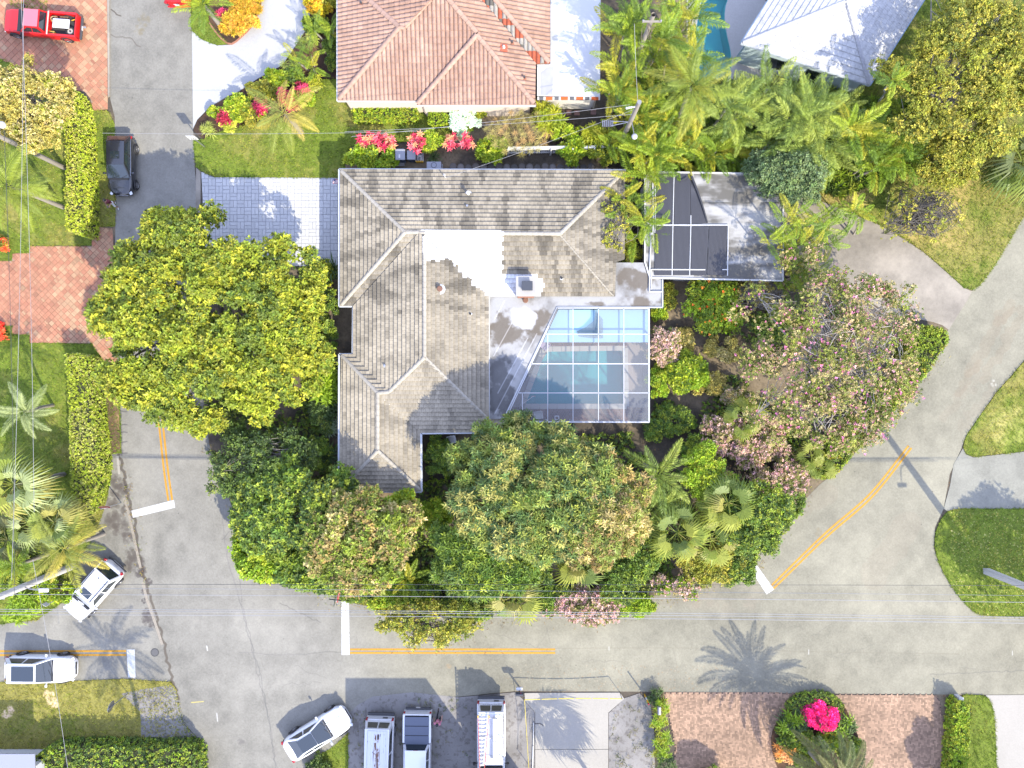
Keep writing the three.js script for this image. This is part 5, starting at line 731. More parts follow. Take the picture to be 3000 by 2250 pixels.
const PM = { pink: [vleaf([0.5, 0.03, 0.09], 0.2), vleaf([0.38, 0.025, 0.07], 0.2), vleaf([0.58, 0.1, 0.15], 0.2), vleaf([0.24, 0.02, 0.045], 0.2), vleaf([0.45, 0.2, 0.12], 0.2)], wine: [vleaf([0.3, 0.015, 0.05], 0.2), vleaf([0.42, 0.03, 0.1], 0.2), vleaf([0.18, 0.012, 0.03], 0.2)], spider: [vleaf([0.24, 0.27, 0.06]), vleaf([0.17, 0.22, 0.04])], corn: [vleaf([0.19, 0.21, 0.012]), vleaf([0.14, 0.18, 0.012]), vleaf([0.25, 0.25, 0.02])], tan: [vleaf([0.3, 0.25, 0.1]), vleaf([0.24, 0.21, 0.08]), vleaf([0.2, 0.17, 0.05]), vleaf([0.33, 0.22, 0.1])], dark: [vleaf([0.035, 0.06, 0.02]), vleaf([0.05, 0.08, 0.022])], orange: [vleaf([0.5, 0.22, 0.06]), vleaf([0.4, 0.28, 0.05]), vleaf([0.55, 0.3, 0.14])], grey: [vleaf([0.25, 0.3, 0.22]), vleaf([0.19, 0.24, 0.17])], lime: [vleaf([0.17, 0.24, 0.012]), vleaf([0.13, 0.2, 0.012])] };
function clumpPlant(name, label, u, v, h, r, kind, mats, n, { scale = 1, cat = 'plant', group, rz, tall = 0.35, px } = {}) {   // n heads of leaves on thin canes
  const c = px ? P(u, v, h) : O(u, v, h), o = thing(name, label, cat, new V3(c.x, 0, c.z), 0, group), canes = [];
  for (let i = 0; i < n; i++) { const a = i * 2.399, d = Math.sqrt((i + 0.3) / n), p = new V3(Math.cos(a) * d * r, h * (1 - tall * d * R()), Math.sin(a) * d * (rz || r)); const f = part(o, 'leaf_head', pick(RO[kind]), pick(mats)); f.position.copy(p); f.rotation.set(rr(-0.4, 0.4), R() * 6.28, rr(-0.4, 0.4)); f.scale.setScalar(scale * rr(0.8, 1.2)); canes.push(tube([new V3(p.x * 0.5, -0.05, p.z * 0.5), p], 0.022, 0.014, 5)); }
  part(o, 'stem', merge(canes), M.bark); return o;
}
function shrub(name, label, u, v, h, rx, rz, { n = 14, rc, leavesN = 700, geo = SP.fine, pal = G.green, flower = 0, flowerPal, scale = 1, cat = 'shrub', group, gaps = 0.05, px, flowerGeo = SP.flower, twigs = 0, bark = M.bark } = {}) {
  return tree(name, label, u, v, h * 0.55, rx, rz, h * 0.5, { n, rc: rc || Math.min(rx, rz) * 0.42, leavesN, geo, pal, r0: 0.045, gaps, limbN: Math.min(10, n), twigs, scale, flower, flowerPal, flowerGeo, cat, group, px, bark });
}
// ---- hedges: leaves over the faces of a clipped body
function hedge(label, pts, h, dens, pal, { geo = SP.tiny, group, scale = 1, top = 0.1 } = {}) {
  const o = thing('hedge', label, 'hedge', undefined, 0, group), c = pts.reduce((a, b) => a.clone().add(b)).divideScalar(pts.length), inn = pts.map((p) => p.clone().add(c.clone().sub(p).normalize().multiplyScalar(0.08)));
  part(o, 'branches', slab(inn, 0, h - 0.1), mat([0.035, 0.04, 0.015], 1));
  const spots = [], bb = new THREE.Box2().setFromPoints(pts), A = Math.abs(THREE.ShapeUtils.area(pts));
  for (let i = 0, n = A * dens; i < n;) { const p = new V2(rr(bb.min.x, bb.max.x), rr(bb.min.y, bb.max.y)); if (!inside(p, pts)) { if (R() < 0.0005) i++; continue; } i++; spots.push({ p: new V3(p.x, h - 0.06 + rr(-top, top * 0.6) + 0.1 * (fbm(p.x * 1.3, p.y * 1.3, 2, 5) - 0.5), p.y), d: UP.clone(), c: clamp(fbm(p.x * 0.9, p.y * 0.9, 3, 8) * 0.9 + rr(-0.25, 0.25), 0, 0.999) }); }
  pts.forEach((p, i) => { const q = pts[(i + 1) % pts.length], l = p.distanceTo(q), n = new V2(-(q.y - p.y), q.x - p.x).normalize(), m = p.clone().add(q).multiplyScalar(0.5); if (m.clone().addScaledVector(n, 0.02).sub(c).length() < m.clone().sub(c).length()) n.negate(); for (let k = 0; k < l * h * dens * 0.7; k++) { const t = R(); spots.push({ p: new V3(lerp(p.x, q.x, t) + n.x * rr(-0.05, 0.06), R() * h, lerp(p.y, q.y, t) + n.y * rr(-0.05, 0.06)), d: new V3(n.x, 0.3, n.y), c: R() }); } });
  leaves(o, 'foliage', spots, geo, LEAF, pal, scale, 0.3, 'stuff'); return o;
}

// ================================================================ WHAT GROWS WHERE
R = rngOf(99);
const TO = (t, x, y) => { const p = [TX[t[0]][t[1] - 1] + x * 0.36166, TY[t[0]][t[1] - 1] + y * 0.36166]; return [p[0] / K, p[1] / K]; };   // tile pixel -> overview pixel
const hp = (t, h, ...xy) => { const r = []; for (let i = 0; i < xy.length; i += 2) { const p = T(t, xy[i], xy[i + 1], h); r.push(new V2(p.x, p.z)); } return r; };
// ---- the large trees round the house
tree('shade_tree', 'very large yellow-green spreading tree hanging over the street left of the grey roof', 442, 702, 5.0, 7.0, 6.7, 2.6, { n: 150, rc: 1.05, leavesN: 30000, pal: G.lime, r0: 0.34, gaps: 0.17, limbN: 26, twigs: 3, bark: M.palebark });
tree('shade_tree', 'sparse dark tree with grey twigs below the very large yellow-green tree', 545, 1005, 3.8, 3.6, 2.5, 1.6, { n: 34, rc: 0.8, leavesN: 3600, geo: SP.fine, pal: G.deep, gaps: 0.3, twigs: 7, bark: M.palebark });
tree('garden_tree', 'dark green tree at the lower left corner of the grey roof', 640, 1105, 4.6, 3.9, 2.9, 1.9, { n: 60, rc: 0.85, leavesN: 8500, pal: G.green, twigs: 2 });
tree('garden_tree', 'bright green low tree at the street edge of the left thicket', 572, 1190, 2.6, 1.9, 2.0, 1.3, { n: 24, rc: 0.7, leavesN: 3200, pal: G.bright, r0: 0.12 });
tree('mango_tree', 'tree covered in tan blossom below the south end of the grey roof', 775, 1165, 5.4, 3.5, 3.0, 1.9, { n: 60, rc: 0.8, leavesN: 8500, geo: [...SP.fine, ...SP.broad], pal: [...G.bloom, G.green[2], G.lime[1]], gaps: 0.12, twigs: 2 });
tree('garden_tree', 'mid green tree between the tan blossom tree and the street', 690, 1222, 2.9, 2.9, 1.25, 1.4, { n: 30, rc: 0.75, leavesN: 3800, pal: G.green, r0: 0.14 });
tree('garden_tree', 'small yellow-green tree touching the south eave of the grey roof', 868, 1100, 3.6, 1.0, 1.1, 1.0, { n: 12, rc: 0.55, leavesN: 1500, pal: G.bright, r0: 0.08 });
tree('mango_tree', 'big rounded dark green mango tree below the screened pool', 1150, 1060, 6.2, 5.2, 4.0, 2.6, { n: 105, rc: 0.9, leavesN: 14500, geo: SP.long, pal: G.mango, r0: 0.3, gaps: 0.14, limbN: 20, twigs: 1 });
tree('mango_tree', 'tan blossoming mango tree joined to the right of the dark mango tree', 1285, 1095, 6.0, 2.9, 3.5, 2.2, { n: 60, rc: 0.75, leavesN: 8000, geo: [...SP.fine, ...SP.long], pal: [...G.bloom, G.mango[1]], gaps: 0.1, twigs: 2 });
tree('mango_tree', 'dark green tree in front of the big mango tree near the street', 1055, 1195, 4.6, 3.6, 2.5, 1.9, { n: 55, rc: 0.8, leavesN: 7000, geo: SP.long, pal: G.green, gaps: 0.12 });
tree('street_tree', 'thin open tree leaning over the lower street beside the yellow lines', 928, 1345, 3.2, 3.5, 1.3, 0.9, { n: 46, rc: 0.55, leavesN: 1500, geo: SP.fine, pal: [...G.yellow, G.lime[3]], gaps: 0.3, limbN: 24, twigs: 6, base: [905, 1296], bark: M.bark, r0: 0.13 });
tree('orchid_tree', 'large open tree with pink flowers over the concrete driveway', 1778, 772, 5.0, 5.7, 6.3, 2.4, { n: 150, rc: 0.8, leavesN: 10500, scale: 0.8, geo: SP.fine, pal: [[0.13, 0.14, 0.025], [0.09, 0.11, 0.018], [0.2, 0.17, 0.08], [0.06, 0.08, 0.015], [0.22, 0.165, 0.11]], gaps: 0.2, limbN: 46, twigs: 12, r0: 0.2, bark: mat([0.5, 0.45, 0.38], 0.95), flower: 800, flowerPal: [[0.34, 0.11, 0.22], [0.28, 0.09, 0.2], [0.36, 0.18, 0.25]] });
tree('garden_tree', 'round bright green small tree beside the right fan palms', 1512, 1012, 3.4, 1.5, 1.5, 1.2, { n: 18, rc: 0.6, leavesN: 2600, geo: SP.fine, pal: G.bright, r0: 0.1 });
tree('garden_tree', 'green tree at the street edge right of the right fan palms', 1628, 1115, 3.4, 2.2, 2.6, 1.5, { n: 34, rc: 0.7, leavesN: 4600, geo: SP.fine, pal: [...G.green, G.bright[1]], r0: 0.13 });
tree('yellow_tree', 'open yellowish tree spreading beside the white tile roof', 2070, 165, 5.4, 4.8, 5.6, 2.3, { n: 95, rc: 0.85, leavesN: 10500, geo: SP.fine, pal: G.yellow, gaps: 0.24, limbN: 30, twigs: 5, bark: M.palebark });
tree('yellow_tree', 'sparse yellow bush growing below the open yellowish tree', 2030, 340, 3.0, 2.6, 2.0, 1.3, { n: 34, rc: 0.6, leavesN: 2400, geo: SP.fine, pal: G.yellow, gaps: 0.3, twigs: 5 });
tree('grey_green_tree', 'dense grey-green tree at the corner of the flat annex roof', 1695, 388, 3.8, 2.4, 1.8, 1.5, { n: 34, rc: 0.7, leavesN: 4800, geo: SP.fine, pal: [[0.06, 0.09, 0.035], [0.085, 0.115, 0.05], [0.045, 0.07, 0.03]], r0: 0.15 });
tree('bare_tree', 'leafless tree with forking branches on the dry tan lawn', 1988, 462, 2.6, 2.9, 2.1, 1.3, { n: 60, rc: 0.4, leavesN: 160, geo: SP.fine, pal: G.yellow, gaps: 0.1, limbN: 34, twigs: 8, r0: 0.15, bark: mat([0.13, 0.115, 0.095], 0.95) });
tree('bare_shrub', 'dry leafless twiggy shrub beside the orange flowering bush', 1640, 640, 1.6, 1.8, 1.2, 0.8, { n: 36, rc: 0.4, leavesN: 120, geo: SP.fine, pal: G.tan, limbN: 30, twigs: 8, r0: 0.06, bark: M.palebark, cat: 'shrub' });
tree('tan_tree', 'pale yellow tree with bare grey branches near the upper left pole', 52, 222, 4.4, 2.7, 2.7, 1.6, { n: 55, rc: 0.75, leavesN: 6800, geo: SP.fine, pal: [...G.tan, G.yellow[1]], gaps: 0.14, limbN: 22, twigs: 3, bark: M.palebark });
tree('corner_tree', 'tree outside the right edge that shades the corner lawn', 2462, 1440, 6.5, 3.2, 3.4, 1.8, { n: 44, rc: 0.8, leavesN: 1900, gaps: 0.36, limbN: 24, twigs: 4 });
// ---- flowering shrubs
const PK = { pal: G.pinkish, geo: SP.fine };
shrub('bougainvillea', 'pale pink flowering shrub beside the right edge of the screen enclosure', 1432, 742, 2.3, 0.95, 1.35, { ...PK, n: 22, leavesN: 2000, flower: 900, flowerPal: [[0.36, 0.25, 0.24], [0.3, 0.2, 0.2]] });
shrub('bougainvillea', 'wide dusty pink shrub left of the pink flowering tree', 1600, 945, 2.5, 2.9, 1.8, { ...PK, n: 46, rc: 0.6, leavesN: 4000, flower: 1500, flowerPal: [[0.34, 0.23, 0.23], [0.3, 0.18, 0.2]], gaps: 0.15, twigs: 2 });
shrub('bougainvillea', 'long pink flowering shrub along the lower street', 1265, 1308, 1.9, 3.1, 1.0, { ...PK, n: 40, rc: 0.5, leavesN: 3000, flower: 1500, flowerPal: [[0.34, 0.23, 0.23], [0.3, 0.18, 0.2]], gaps: 0.1 });
shrub('bougainvillea', 'small pink flowering shrub left of the middle fan palm', 1140, 1238, 2.6, 0.8, 0.7, { ...PK, n: 12, leavesN: 900, flower: 500, flowerPal: [[0.34, 0.23, 0.23], [0.3, 0.18, 0.2]] });
shrub('bougainvillea', 'pinkish leggy shrub between the green street tree and the dusty pink shrub', 1680, 1030, 2.0, 1.8, 1.3, { ...PK, n: 26, leavesN: 1700, flower: 500, flowerPal: [[0.34, 0.23, 0.23], [0.3, 0.18, 0.2]], gaps: 0.2, twigs: 3 });
shrub('flowering_shrub', 'pinkish ground shrub at the street edge below the right fan palms', 1470, 1265, 1.3, 1.8, 0.8, { pal: [...G.pinkish, ...G.bright], n: 18, leavesN: 1600, flower: 300, flowerPal: [[0.34, 0.23, 0.23], [0.3, 0.18, 0.2]] });
shrub('flowering_shrub', 'yellow-green bush dotted with orange flowers right of the flat roof corner', 1535, 660, 2.3, 1.9, 1.8, { pal: [...G.bright, G.green[0]], n: 30, leavesN: 3400, flower: 130, flowerPal: [[0.6, 0.12, 0.03], [0.55, 0.2, 0.04]], gaps: 0.15, twigs: 2 });
shrub('citrus_bush', 'round glossy green bush on the bare ground right of the screen enclosure', 1483, 808, 2.1, 1.2, 1.15, { pal: G.bright, n: 20, leavesN: 2600, geo: SP.broad });
shrub('green_shrub', 'lime shrub against the lower right corner post of the screen enclosure', 1422, 825, 1.5, 0.65, 1.0, { pal: G.bright, n: 12, leavesN: 1100 });
shrub('green_shrub', 'green shrub under the flat roof corner beside the dry ground', 1420, 672, 1.2, 0.55, 0.6, { pal: G.bright, n: 8, leavesN: 600 });
for (const [u, v, h, rx, rz, p, l] of [[1455, 905, 1.4, 1.1, 0.9, 'green', 'dark shrub below the round glossy bush near the enclosure corner'], [1530, 830, 1.1, 1.0, 0.8, 'tan', 'tan dry shrub right of the round glossy bush'], [1560, 755, 1.2, 1.2, 0.8, 'tan', 'tan dry shrub below the orange flowering bush'], [1470, 735, 0.8, 0.7, 0.8, 'tan', 'low tan shrub between the pale pink shrub and orange flowering bush'], [1415, 930, 1.2, 0.9, 0.7, 'green', 'green shrub below the lower right corner of the enclosure'], [1590, 860, 1.5, 1.1, 0.8, 'pinkish', 'pinkish shrub at the left rim of the pink flowering tree'], [1500, 960, 1.5, 1.1, 0.9, 'green', 'green shrub above the round bright tree'], [1440, 640, 0.7, 0.6, 0.9, 'yellow', 'low yellowish shrub below the annex corner'], [1590, 600, 1.0, 1.6, 0.6, 'tan', 'tan dry shrub along the lower wall of the annex'], [1660, 700, 1.5, 1.3, 1.3, 'green', 'green shrub between bare twigs and the pink flowering tree']]) shrub('ground_shrub', l, u, v, h, rx, rz, { pal: G[p], n: 16, leavesN: 1300, geo: SP.fine, gaps: 0.15, twigs: 1 });
// ---- green fringe along the street
for (const [u, v, h, rx, rz, p, l] of [[765, 1258, 1.0, 1.5, 0.6, 'green', 'low green shrub just above the red octagon sign'], [850, 1262, 1.6, 2.0, 1.0, 'bright', 'light green shrub behind the white stop line'], [960, 1270, 1.8, 1.9, 1.0, 'green', 'green shrub left of the left fan palm'], [900, 1296, 1.2, 2.6, 0.5, 'yellow', 'yellowish low shrub at the foot of the thin open tree'], [1030, 1300, 1.3, 1.6, 0.7, 'green', 'dark shrub between the thin open tree and left fan palm'], [1190, 1275, 1.8, 1.2, 0.9, 'green', 'green shrub right of the left fan palm'], [1335, 1225, 2.4, 1.6, 1.7, 'green', 'deep green shrub right of the middle fan palm'], [1390, 1180, 2.4, 1.3, 1.5, 'green', 'shaded green shrub left of the right fan palms'], [1530, 1205, 1.6, 2.0, 1.1, 'yellow', 'yellow-green shrub under the right fan palms'], [1590, 1215, 1.4, 1.2, 0.8, 'green', 'green shrub at the street edge above the slanting stop line'], [1370, 1290, 1.2, 1.1, 0.6, 'bright', 'lime shrub at the right end of the long pink shrub'], [1690, 1085, 1.6, 1.2, 0.9, 'green', 'green shrub where the thicket narrows beside the curved street']]) shrub('green_shrub', l, u, v + (v > 1200 ? 14 : 0), h, rx * 1.1, rz * 1.25, { pal: G[p], n: 20, leavesN: 2100, geo: SP.fine });
for (const [u, v, h, rx, rz, p, l] of [[700, 590, 1.2, 0.8, 0.7, 'lime', 'yellow-green shrub at the lower edge of the white stamped driveway'], [715, 700, 1.4, 0.55, 2.4, 'green', 'green shrubs against the west wall beside the large tree'], [700, 900, 1.6, 0.8, 1.2, 'deep', 'dark shrub below the bright strap leaved plant'], [690, 985, 1.7, 0.9, 1.1, 'green', 'green shrub by the west wall above the dark green tree'], [945, 985, 1.7, 0.8, 1.6, 'green', 'dark green shrub in the corner of the house wings'], [940, 1110, 1.8, 0.9, 1.0, 'bright', 'light green shrub between the two mango trees and south roof'], [985, 1010, 1.2, 0.6, 0.9, 'deep', 'small shrub behind the white planter in the wing corner']]) shrub('wall_shrub', l, u, v, h, rx, rz, { pal: G[p], n: 14, leavesN: 1500, geo: SP.fine });
clumpPlant('strap_plant', 'bright yellow-green strap leaved plant by the west wall under the large tree', ...TO('C2', 700, 330), 1.8, 0.9, 'corn', PM.lime, 26, { rz: 1.5, scale: 1.2 });
clumpPlant('strap_plant', 'dark strap leaved plant below the bright strap leaved plant', ...TO('C2', 700, 560), 1.3, 1.0, 'corn', PM.dark, 16, { scale: 1.3, rz: 0.7 });
clumpPlant('agave', 'grey-green spiky plant by the west wall below the strap plants', ...TO('C2', 745, 690), 1.2, 0.55, 'strap', PM.grey, 7, { scale: 0.8 });
clumpPlant('cycad', 'dark feathery cycad by the west wall near the south corner', ...TO('C2', 720, 930), 1.0, 0.3, 'fern', PM.dark, 3, { scale: 1.4 });
clumpPlant('cycad', 'dark feathery cycad next to the garage driveway corner', ...TO('B2', 215, 930), 1.0, 0.25, 'fern', PM.dark, 2, { scale: 1.2 });
// ---- palms in the thicket along the lower street
const FP = { mats: FM.fan, tilt: [-0.5, 1.2] };
palm('fan_palm', 'tall fan palm in the right part of the thicket near the green street tree', 1572, 1085, 4.4, 'fan', 18, { ...FP, size: 1.15 });
palm('fan_palm', 'fan palm with yellowish leaves left of the tall right fan palm', 1462, 1150, 4.0, 'fan', 17, { ...FP, size: 1.1 });
palm('fan_palm', 'fan palm at the street between the yellowish and tall fan palms', 1535, 1165, 3.4, 'fan', 18, { ...FP });
palm('fan_palm', 'middle fan palm above the long pink shrub', 1252, 1208, 4.2, 'fan', 17, { ...FP, size: 1.1 });
palm('fan_palm', 'left fan palm leaning to the lower street', 1112, 1285, 3.4, 'fan', 17, { ...FP, size: 1.05 });
palm('fan_palm', 'small fan palm behind the left fan palm', 1080, 1238, 3.0, 'fan', 12, { ...FP, size: 0.8 });
palm('fan_palm', 'small fan palm between the dusty pink shrub and pink flowering tree', 1608, 902, 2.6, 'fan', 12, { ...FP, size: 0.85 });
palm('fan_palm', 'little fan palm at the end of the long street hedge', 1752, 985, 1.6, 'fanS', 9, FP); palm('fan_palm', 'second little fan palm beside the end of the street hedge', 1772, 1010, 1.5, 'fanS', 9, FP);
palm('feather_palm', 'upright feather palm above the fan palms right of the blossoming mango', 1420, 1022, 4.6, 'soft', 11, { mats: FM.soft, tilt: [0.1, 1.3] }); palm('feather_palm', 'feather palm with arching fronds below the upright feather palm', 1432, 1085, 4.0, 'soft', 12, { mats: FM.soft, tilt: [-0.3, 1.1], size: 0.8 });
palm('feather_palm', 'small feather palm among the shrubs near the stop line', 880, 1250, 2.2, 'areca', 9, { mats: FM.areca, size: 0.7, trunk: 0.06 });
// ---- the dense palm garden at the upper right
const AR = { mats: FM.areca, trunk: 0.06, stemR: 0.45, tilt: [-0.1, 1.2] };
const areca = (l, u, v, h, n, st, size = 1) => palm('areca_palm', l, u, v, h, 'areca', n, { ...AR, stems: st, size });
areca('areca palm clump at the top edge beside the white flat roof', 1348, 45, 6.0, 28, 4); areca('areca palm clump in the middle of the top palm garden', 1420, 75, 6.4, 30, 4); areca('areca palm clump beside the upper end of the free-form pool', 1478, 25, 4.0, 26, 4); areca('areca palm clump left of the lower pool curve', 1470, 125, 3.8, 24, 3);
areca('areca palm clump beside the lower right corner of the white flat roof', 1345, 165, 5.6, 26, 4); areca('areca palm clump behind the street lamp on the garden pole', 1385, 235, 4.2, 24, 4); areca('areca palm clump left of the garden pole', 1330, 300, 2.6, 16, 3, 0.75); areca('areca palm clump below the garden pole', 1402, 315, 3.6, 24, 4); areca('yellowing areca palm clump under the coconut crown', 1440, 255, 4.0, 18, 3);
areca('areca palm clump hanging over the gap beside the annex', 1385, 372, 3.2, 14, 2, 0.95); areca('areca palm clump above the annex mats', 1460, 330, 2.8, 20, 4, 0.85); areca('areca palm clump above the middle of the annex roof', 1530, 318, 3.2, 24, 4, 0.95); areca('areca palm clump above the right half of the annex roof', 1600, 325, 2.8, 22, 4, 0.85);
palm('coconut_palm', 'tall coconut palm spreading next to the free-form pool', 1497, 185, 7.6, 'coco', 20, { mats: [...FM.coco, FM.areca[3]], lean: [1450, 290], size: 0.95, tilt: [-0.35, 1.1] });
const SFT = { mats: FM.soft, stems: 3, trunk: 0.1, stemR: 0.6, tilt: [-0.2, 1.2] };
const soft = (l, u, v, h, n, st = 3, size = 1) => palm('feather_palm', l, u, v, h, 'soft', n, { ...SFT, stems: st, size });
soft('fine leaved feather palm right of the coconut palm', 1585, 225, 5.0, 22, 2); soft('fine leaved feather palm below the pool patio', 1640, 215, 4.6, 24, 3); soft('large feather palm at the centre of the right palm garden', 1735, 240, 5.4, 30, 3, 1.1); soft('feather palm beside the blue wall of the white roofed house', 1690, 195, 4.0, 18, 2, 0.85); soft('feather palm below the low corner of the white tile roof', 1800, 215, 4.4, 18, 2, 0.9); soft('feather palm above the grey-green tree', 1690, 300, 4.2, 24, 3); soft('drooping feather palm right of the grey-green tree', 1775, 320, 4.0, 24, 3, 0.95);
areca('broad leaved palm clump in the right palm garden', 1865, 270, 4.8, 28, 4, 1.05); areca('palm clump beside the open yellowish tree', 1935, 290, 4.4, 26, 4); areca('palm clump at the lower edge of the right palm garden', 1890, 350, 3.4, 24, 4, 0.9); areca('yellowing palm clump next to the sparse yellow bush', 1965, 345, 3.2, 18, 3, 0.85);
palm('leaning_palm', 'thin leaning palm with pale trunk at the low corner of the white roof', ...TO('A4', 1150, 660), 6.2, 'small', 9, { mats: FM.areca, size: 1.05, lean: TO('A4', 1010, 850), trunk: 0.06, trunkM: M.white });
areca('large glossy leaved clump in the upper right corner', 2165, 45, 4.6, 22, 4, 1.25); areca('second glossy leaved clump below the upper right corner', 2205, 110, 4.0, 16, 3, 1.1);
palm('fan_palm', 'big dark fan palm on the dry lawn at the right edge', 2206, 352, 2.3, 'fan', 21, { mats: [...FM.fan, FM.date[0]], size: 1.35, tilt: [-0.4, 1.2] });
palm('small_palm', 'small palm with two thin trunks on the concrete driveway edge', ...TO('B4', 900, 175), 3.6, 'small', 16, { mats: FM.areca, size: 1.0, stems: 2, stemR: 0.25, lean: TO('B4', 815, 370), trunk: 0.05 });
for (const [x, y, h, l] of [[350, 265, 5.4, 'areca palm at the upper right corner of the flat annex'], [250, 420, 4.8, 'areca palm reaching over the right edge of the flat annex roof'], [480, 430, 5.0, 'areca palm between the annex and the concrete driveway'], [600, 390, 4.2, 'areca palm beside the bend of the concrete driveway'], [430, 640, 3.8, 'areca palm near the lower right corner of the annex'], [610, 240, 2.6, 'small areca palm beside the grey-green tree'], [340, 800, 2.4, 'low areca palm below the right corner of the annex']]) areca(l, ...TO('B4', x, y), h, 14, 3, 0.72);
for (const [x, y, h, n, l] of [[740, 300, 4.6, 10, 'areca palm in the narrow planting strip beside the annex, uppermost'], [760, 470, 4.4, 14, 'areca palm in the middle of the strip between house and annex'], [870, 540, 4.0, 9, 'areca palm leaning over the solar heating mats'], [690, 640, 3.4, 10, 'areca palm in the lower half of the strip beside the annex']]) areca(l, ...TO('B3', x, y), h, n, 2, 0.78);
clumpPlant('shrub_mass', 'yellow-green leafy shrub at the lower end of the strip beside the annex', ...TO('B3', 690, 800), 2.6, 0.9, 'yucca', PM.corn, 16, { scale: 0.9 }); tree('bare_shrub', 'bare twigs brushing the right hip of the grey roof', ...TO('B3', 560, 560), 3.2, 0.9, 2.0, 0.7, { n: 26, rc: 0.4, leavesN: 200, geo: SP.fine, pal: G.yellow, limbN: 22, twigs: 6, r0: 0.05, bark: M.palebark, base: TO('B3', 700, 600), cat: 'shrub' });
// ---- plants between the two large roofs
clumpPlant('corn_plant', 'bright corn plant clump at the corner of the terracotta roof', ...TO('A3', 560, 940), 1.9, 1.0, 'corn', PM.corn, 22, { rz: 1.05 }); clumpPlant('corn_plant', 'bright corn plant clump left of the garden pole', ...TO('A3', 950, 1085), 1.6, 0.9, 'corn', PM.corn, 16, { rz: 0.6 });
clumpPlant('dracaena', 'wide tan spiky dracaena clump above the grey roof', ...TO('A3', 330, 1060), 2.2, 2.2, 'yucca', PM.tan, 60, { rz: 1.5, scale: 0.9 });
clumpPlant('ti_plant', 'widest bed of pink ti plants above the green shrub by the bins', ...TO('A2', 1105, 1140), 1.6, 1.35, 'ti', PM.pink, 34, { rz: 0.55, scale: 0.75 }); clumpPlant('ti_plant', 'pink ti plant clump just above the yellow recycling bin', ...TO('A2', 1440, 1150), 1.6, 0.55, 'ti', PM.pink, 14, { rz: 0.75, scale: 0.72 }); clumpPlant('ti_plant', 'pale pink ti plant clump right of the yellow-green shrub', ...TO('A2', 1715, 1150), 1.5, 0.45, 'ti', PM.pink, 11, { rz: 0.65, scale: 0.68 }); clumpPlant('ti_plant', 'rightmost pink ti plant clump above the grey roof', ...TO('A2', 1850, 1140), 1.5, 0.4, 'ti', PM.pink, 10, { rz: 0.6, scale: 0.68 });
shrub('green_shrub', 'leafy green shrub in front of the widest pink ti plant bed', ...TO('A2', 1060, 1275), 1.5, 1.6, 0.8, { pal: G.bright, n: 20, leavesN: 2400, geo: SP.broad }); shrub('green_shrub', 'yellow-green shrub between two pink ti plant clumps', ...TO('A2', 1580, 1160), 1.4, 0.75, 0.75, { pal: G.bright, n: 10, leavesN: 1100 }); shrub('green_shrub', 'lime shrub left of the tan dracaena clump', ...TO('A2', 2040, 1220), 1.3, 0.85, 0.75, { pal: G.bright, n: 12, leavesN: 1200, geo: SP.broad }); shrub('green_shrub', 'lime shrub in front of the white fence', ...TO('A3', 770, 1215), 1.3, 0.9, 0.75, { pal: G.bright, n: 12, leavesN: 1300, geo: SP.broad }); shrub('green_shrub', 'yellow-green shrub above the right end of the grey roof', ...TO('A3', 1030, 1240), 1.6, 1.0, 0.8, { pal: G.lime, n: 12, leavesN: 1400 }); shrub('green_shrub', 'low green shrub between corn plants and fence', ...TO('A3', 720, 1080), 1.2, 0.9, 0.5, { pal: G.bright, n: 10, leavesN: 1000 });
clumpPlant('yucca', 'dark spiky yucca beside the recycling bin', ...TO('A2', 1580, 1275), 0.5, 0.1, 'strap', PM.dark, 2, { scale: 1.1 }); shrub('white_shrub', 'silvery white shrub below the terracotta eave', ...TO('A2', 1800, 960), 1.1, 0.75, 0.8, { pal: [[0.42, 0.48, 0.45], [0.34, 0.42, 0.38], [0.22, 0.3, 0.24]], n: 12, leavesN: 1300, geo: SP.broad }); shrub('white_shrub', 'tiny silvery shrub right of the larger silvery one', ...TO('A2', 1940, 985), 0.6, 0.28, 0.28, { pal: [[0.36, 0.42, 0.4]], n: 5, leavesN: 220 }); shrub('green_shrub', 'small yellow-green shrub below the terracotta eave', ...TO('A2', 1950, 930), 0.7, 0.5, 0.5, { pal: G.lime, n: 6, leavesN: 350 });
for (const [x, y, l] of [[700, 840, 'potted plant on the porch below the striped fascia'], [890, 820, 'second potted plant on the porch by the right end of the fascia']]) { const p = T('A3', x, y, 0.4), o = thing('potted_plant', l, 'potted plant', new V3(p.x, 0.08, p.z)); part(o, 'pot', cyl(0.12, 0.18, 0.32, 0, 0, 0, 14), mat([0.32, 0.12, 0.07], 0.8)); const f = part(o, 'foliage', RO.strap[0], PM.dark[1]); f.position.y = 0.32; f.scale.setScalar(0.65); }
hedge('low bright clipped hedge under the terracotta eave', hp('A2', 0.9, 930, 832, 1432, 826, 1432, 955, 930, 965), 0.9, 130, [...G.bright, G.yellow[0]]); hedge('second low hedge beside the silvery white shrub', hp('A2', 0.8, 1545, 872, 1715, 872, 1710, 995, 1545, 1000), 0.8, 120, G.bright);
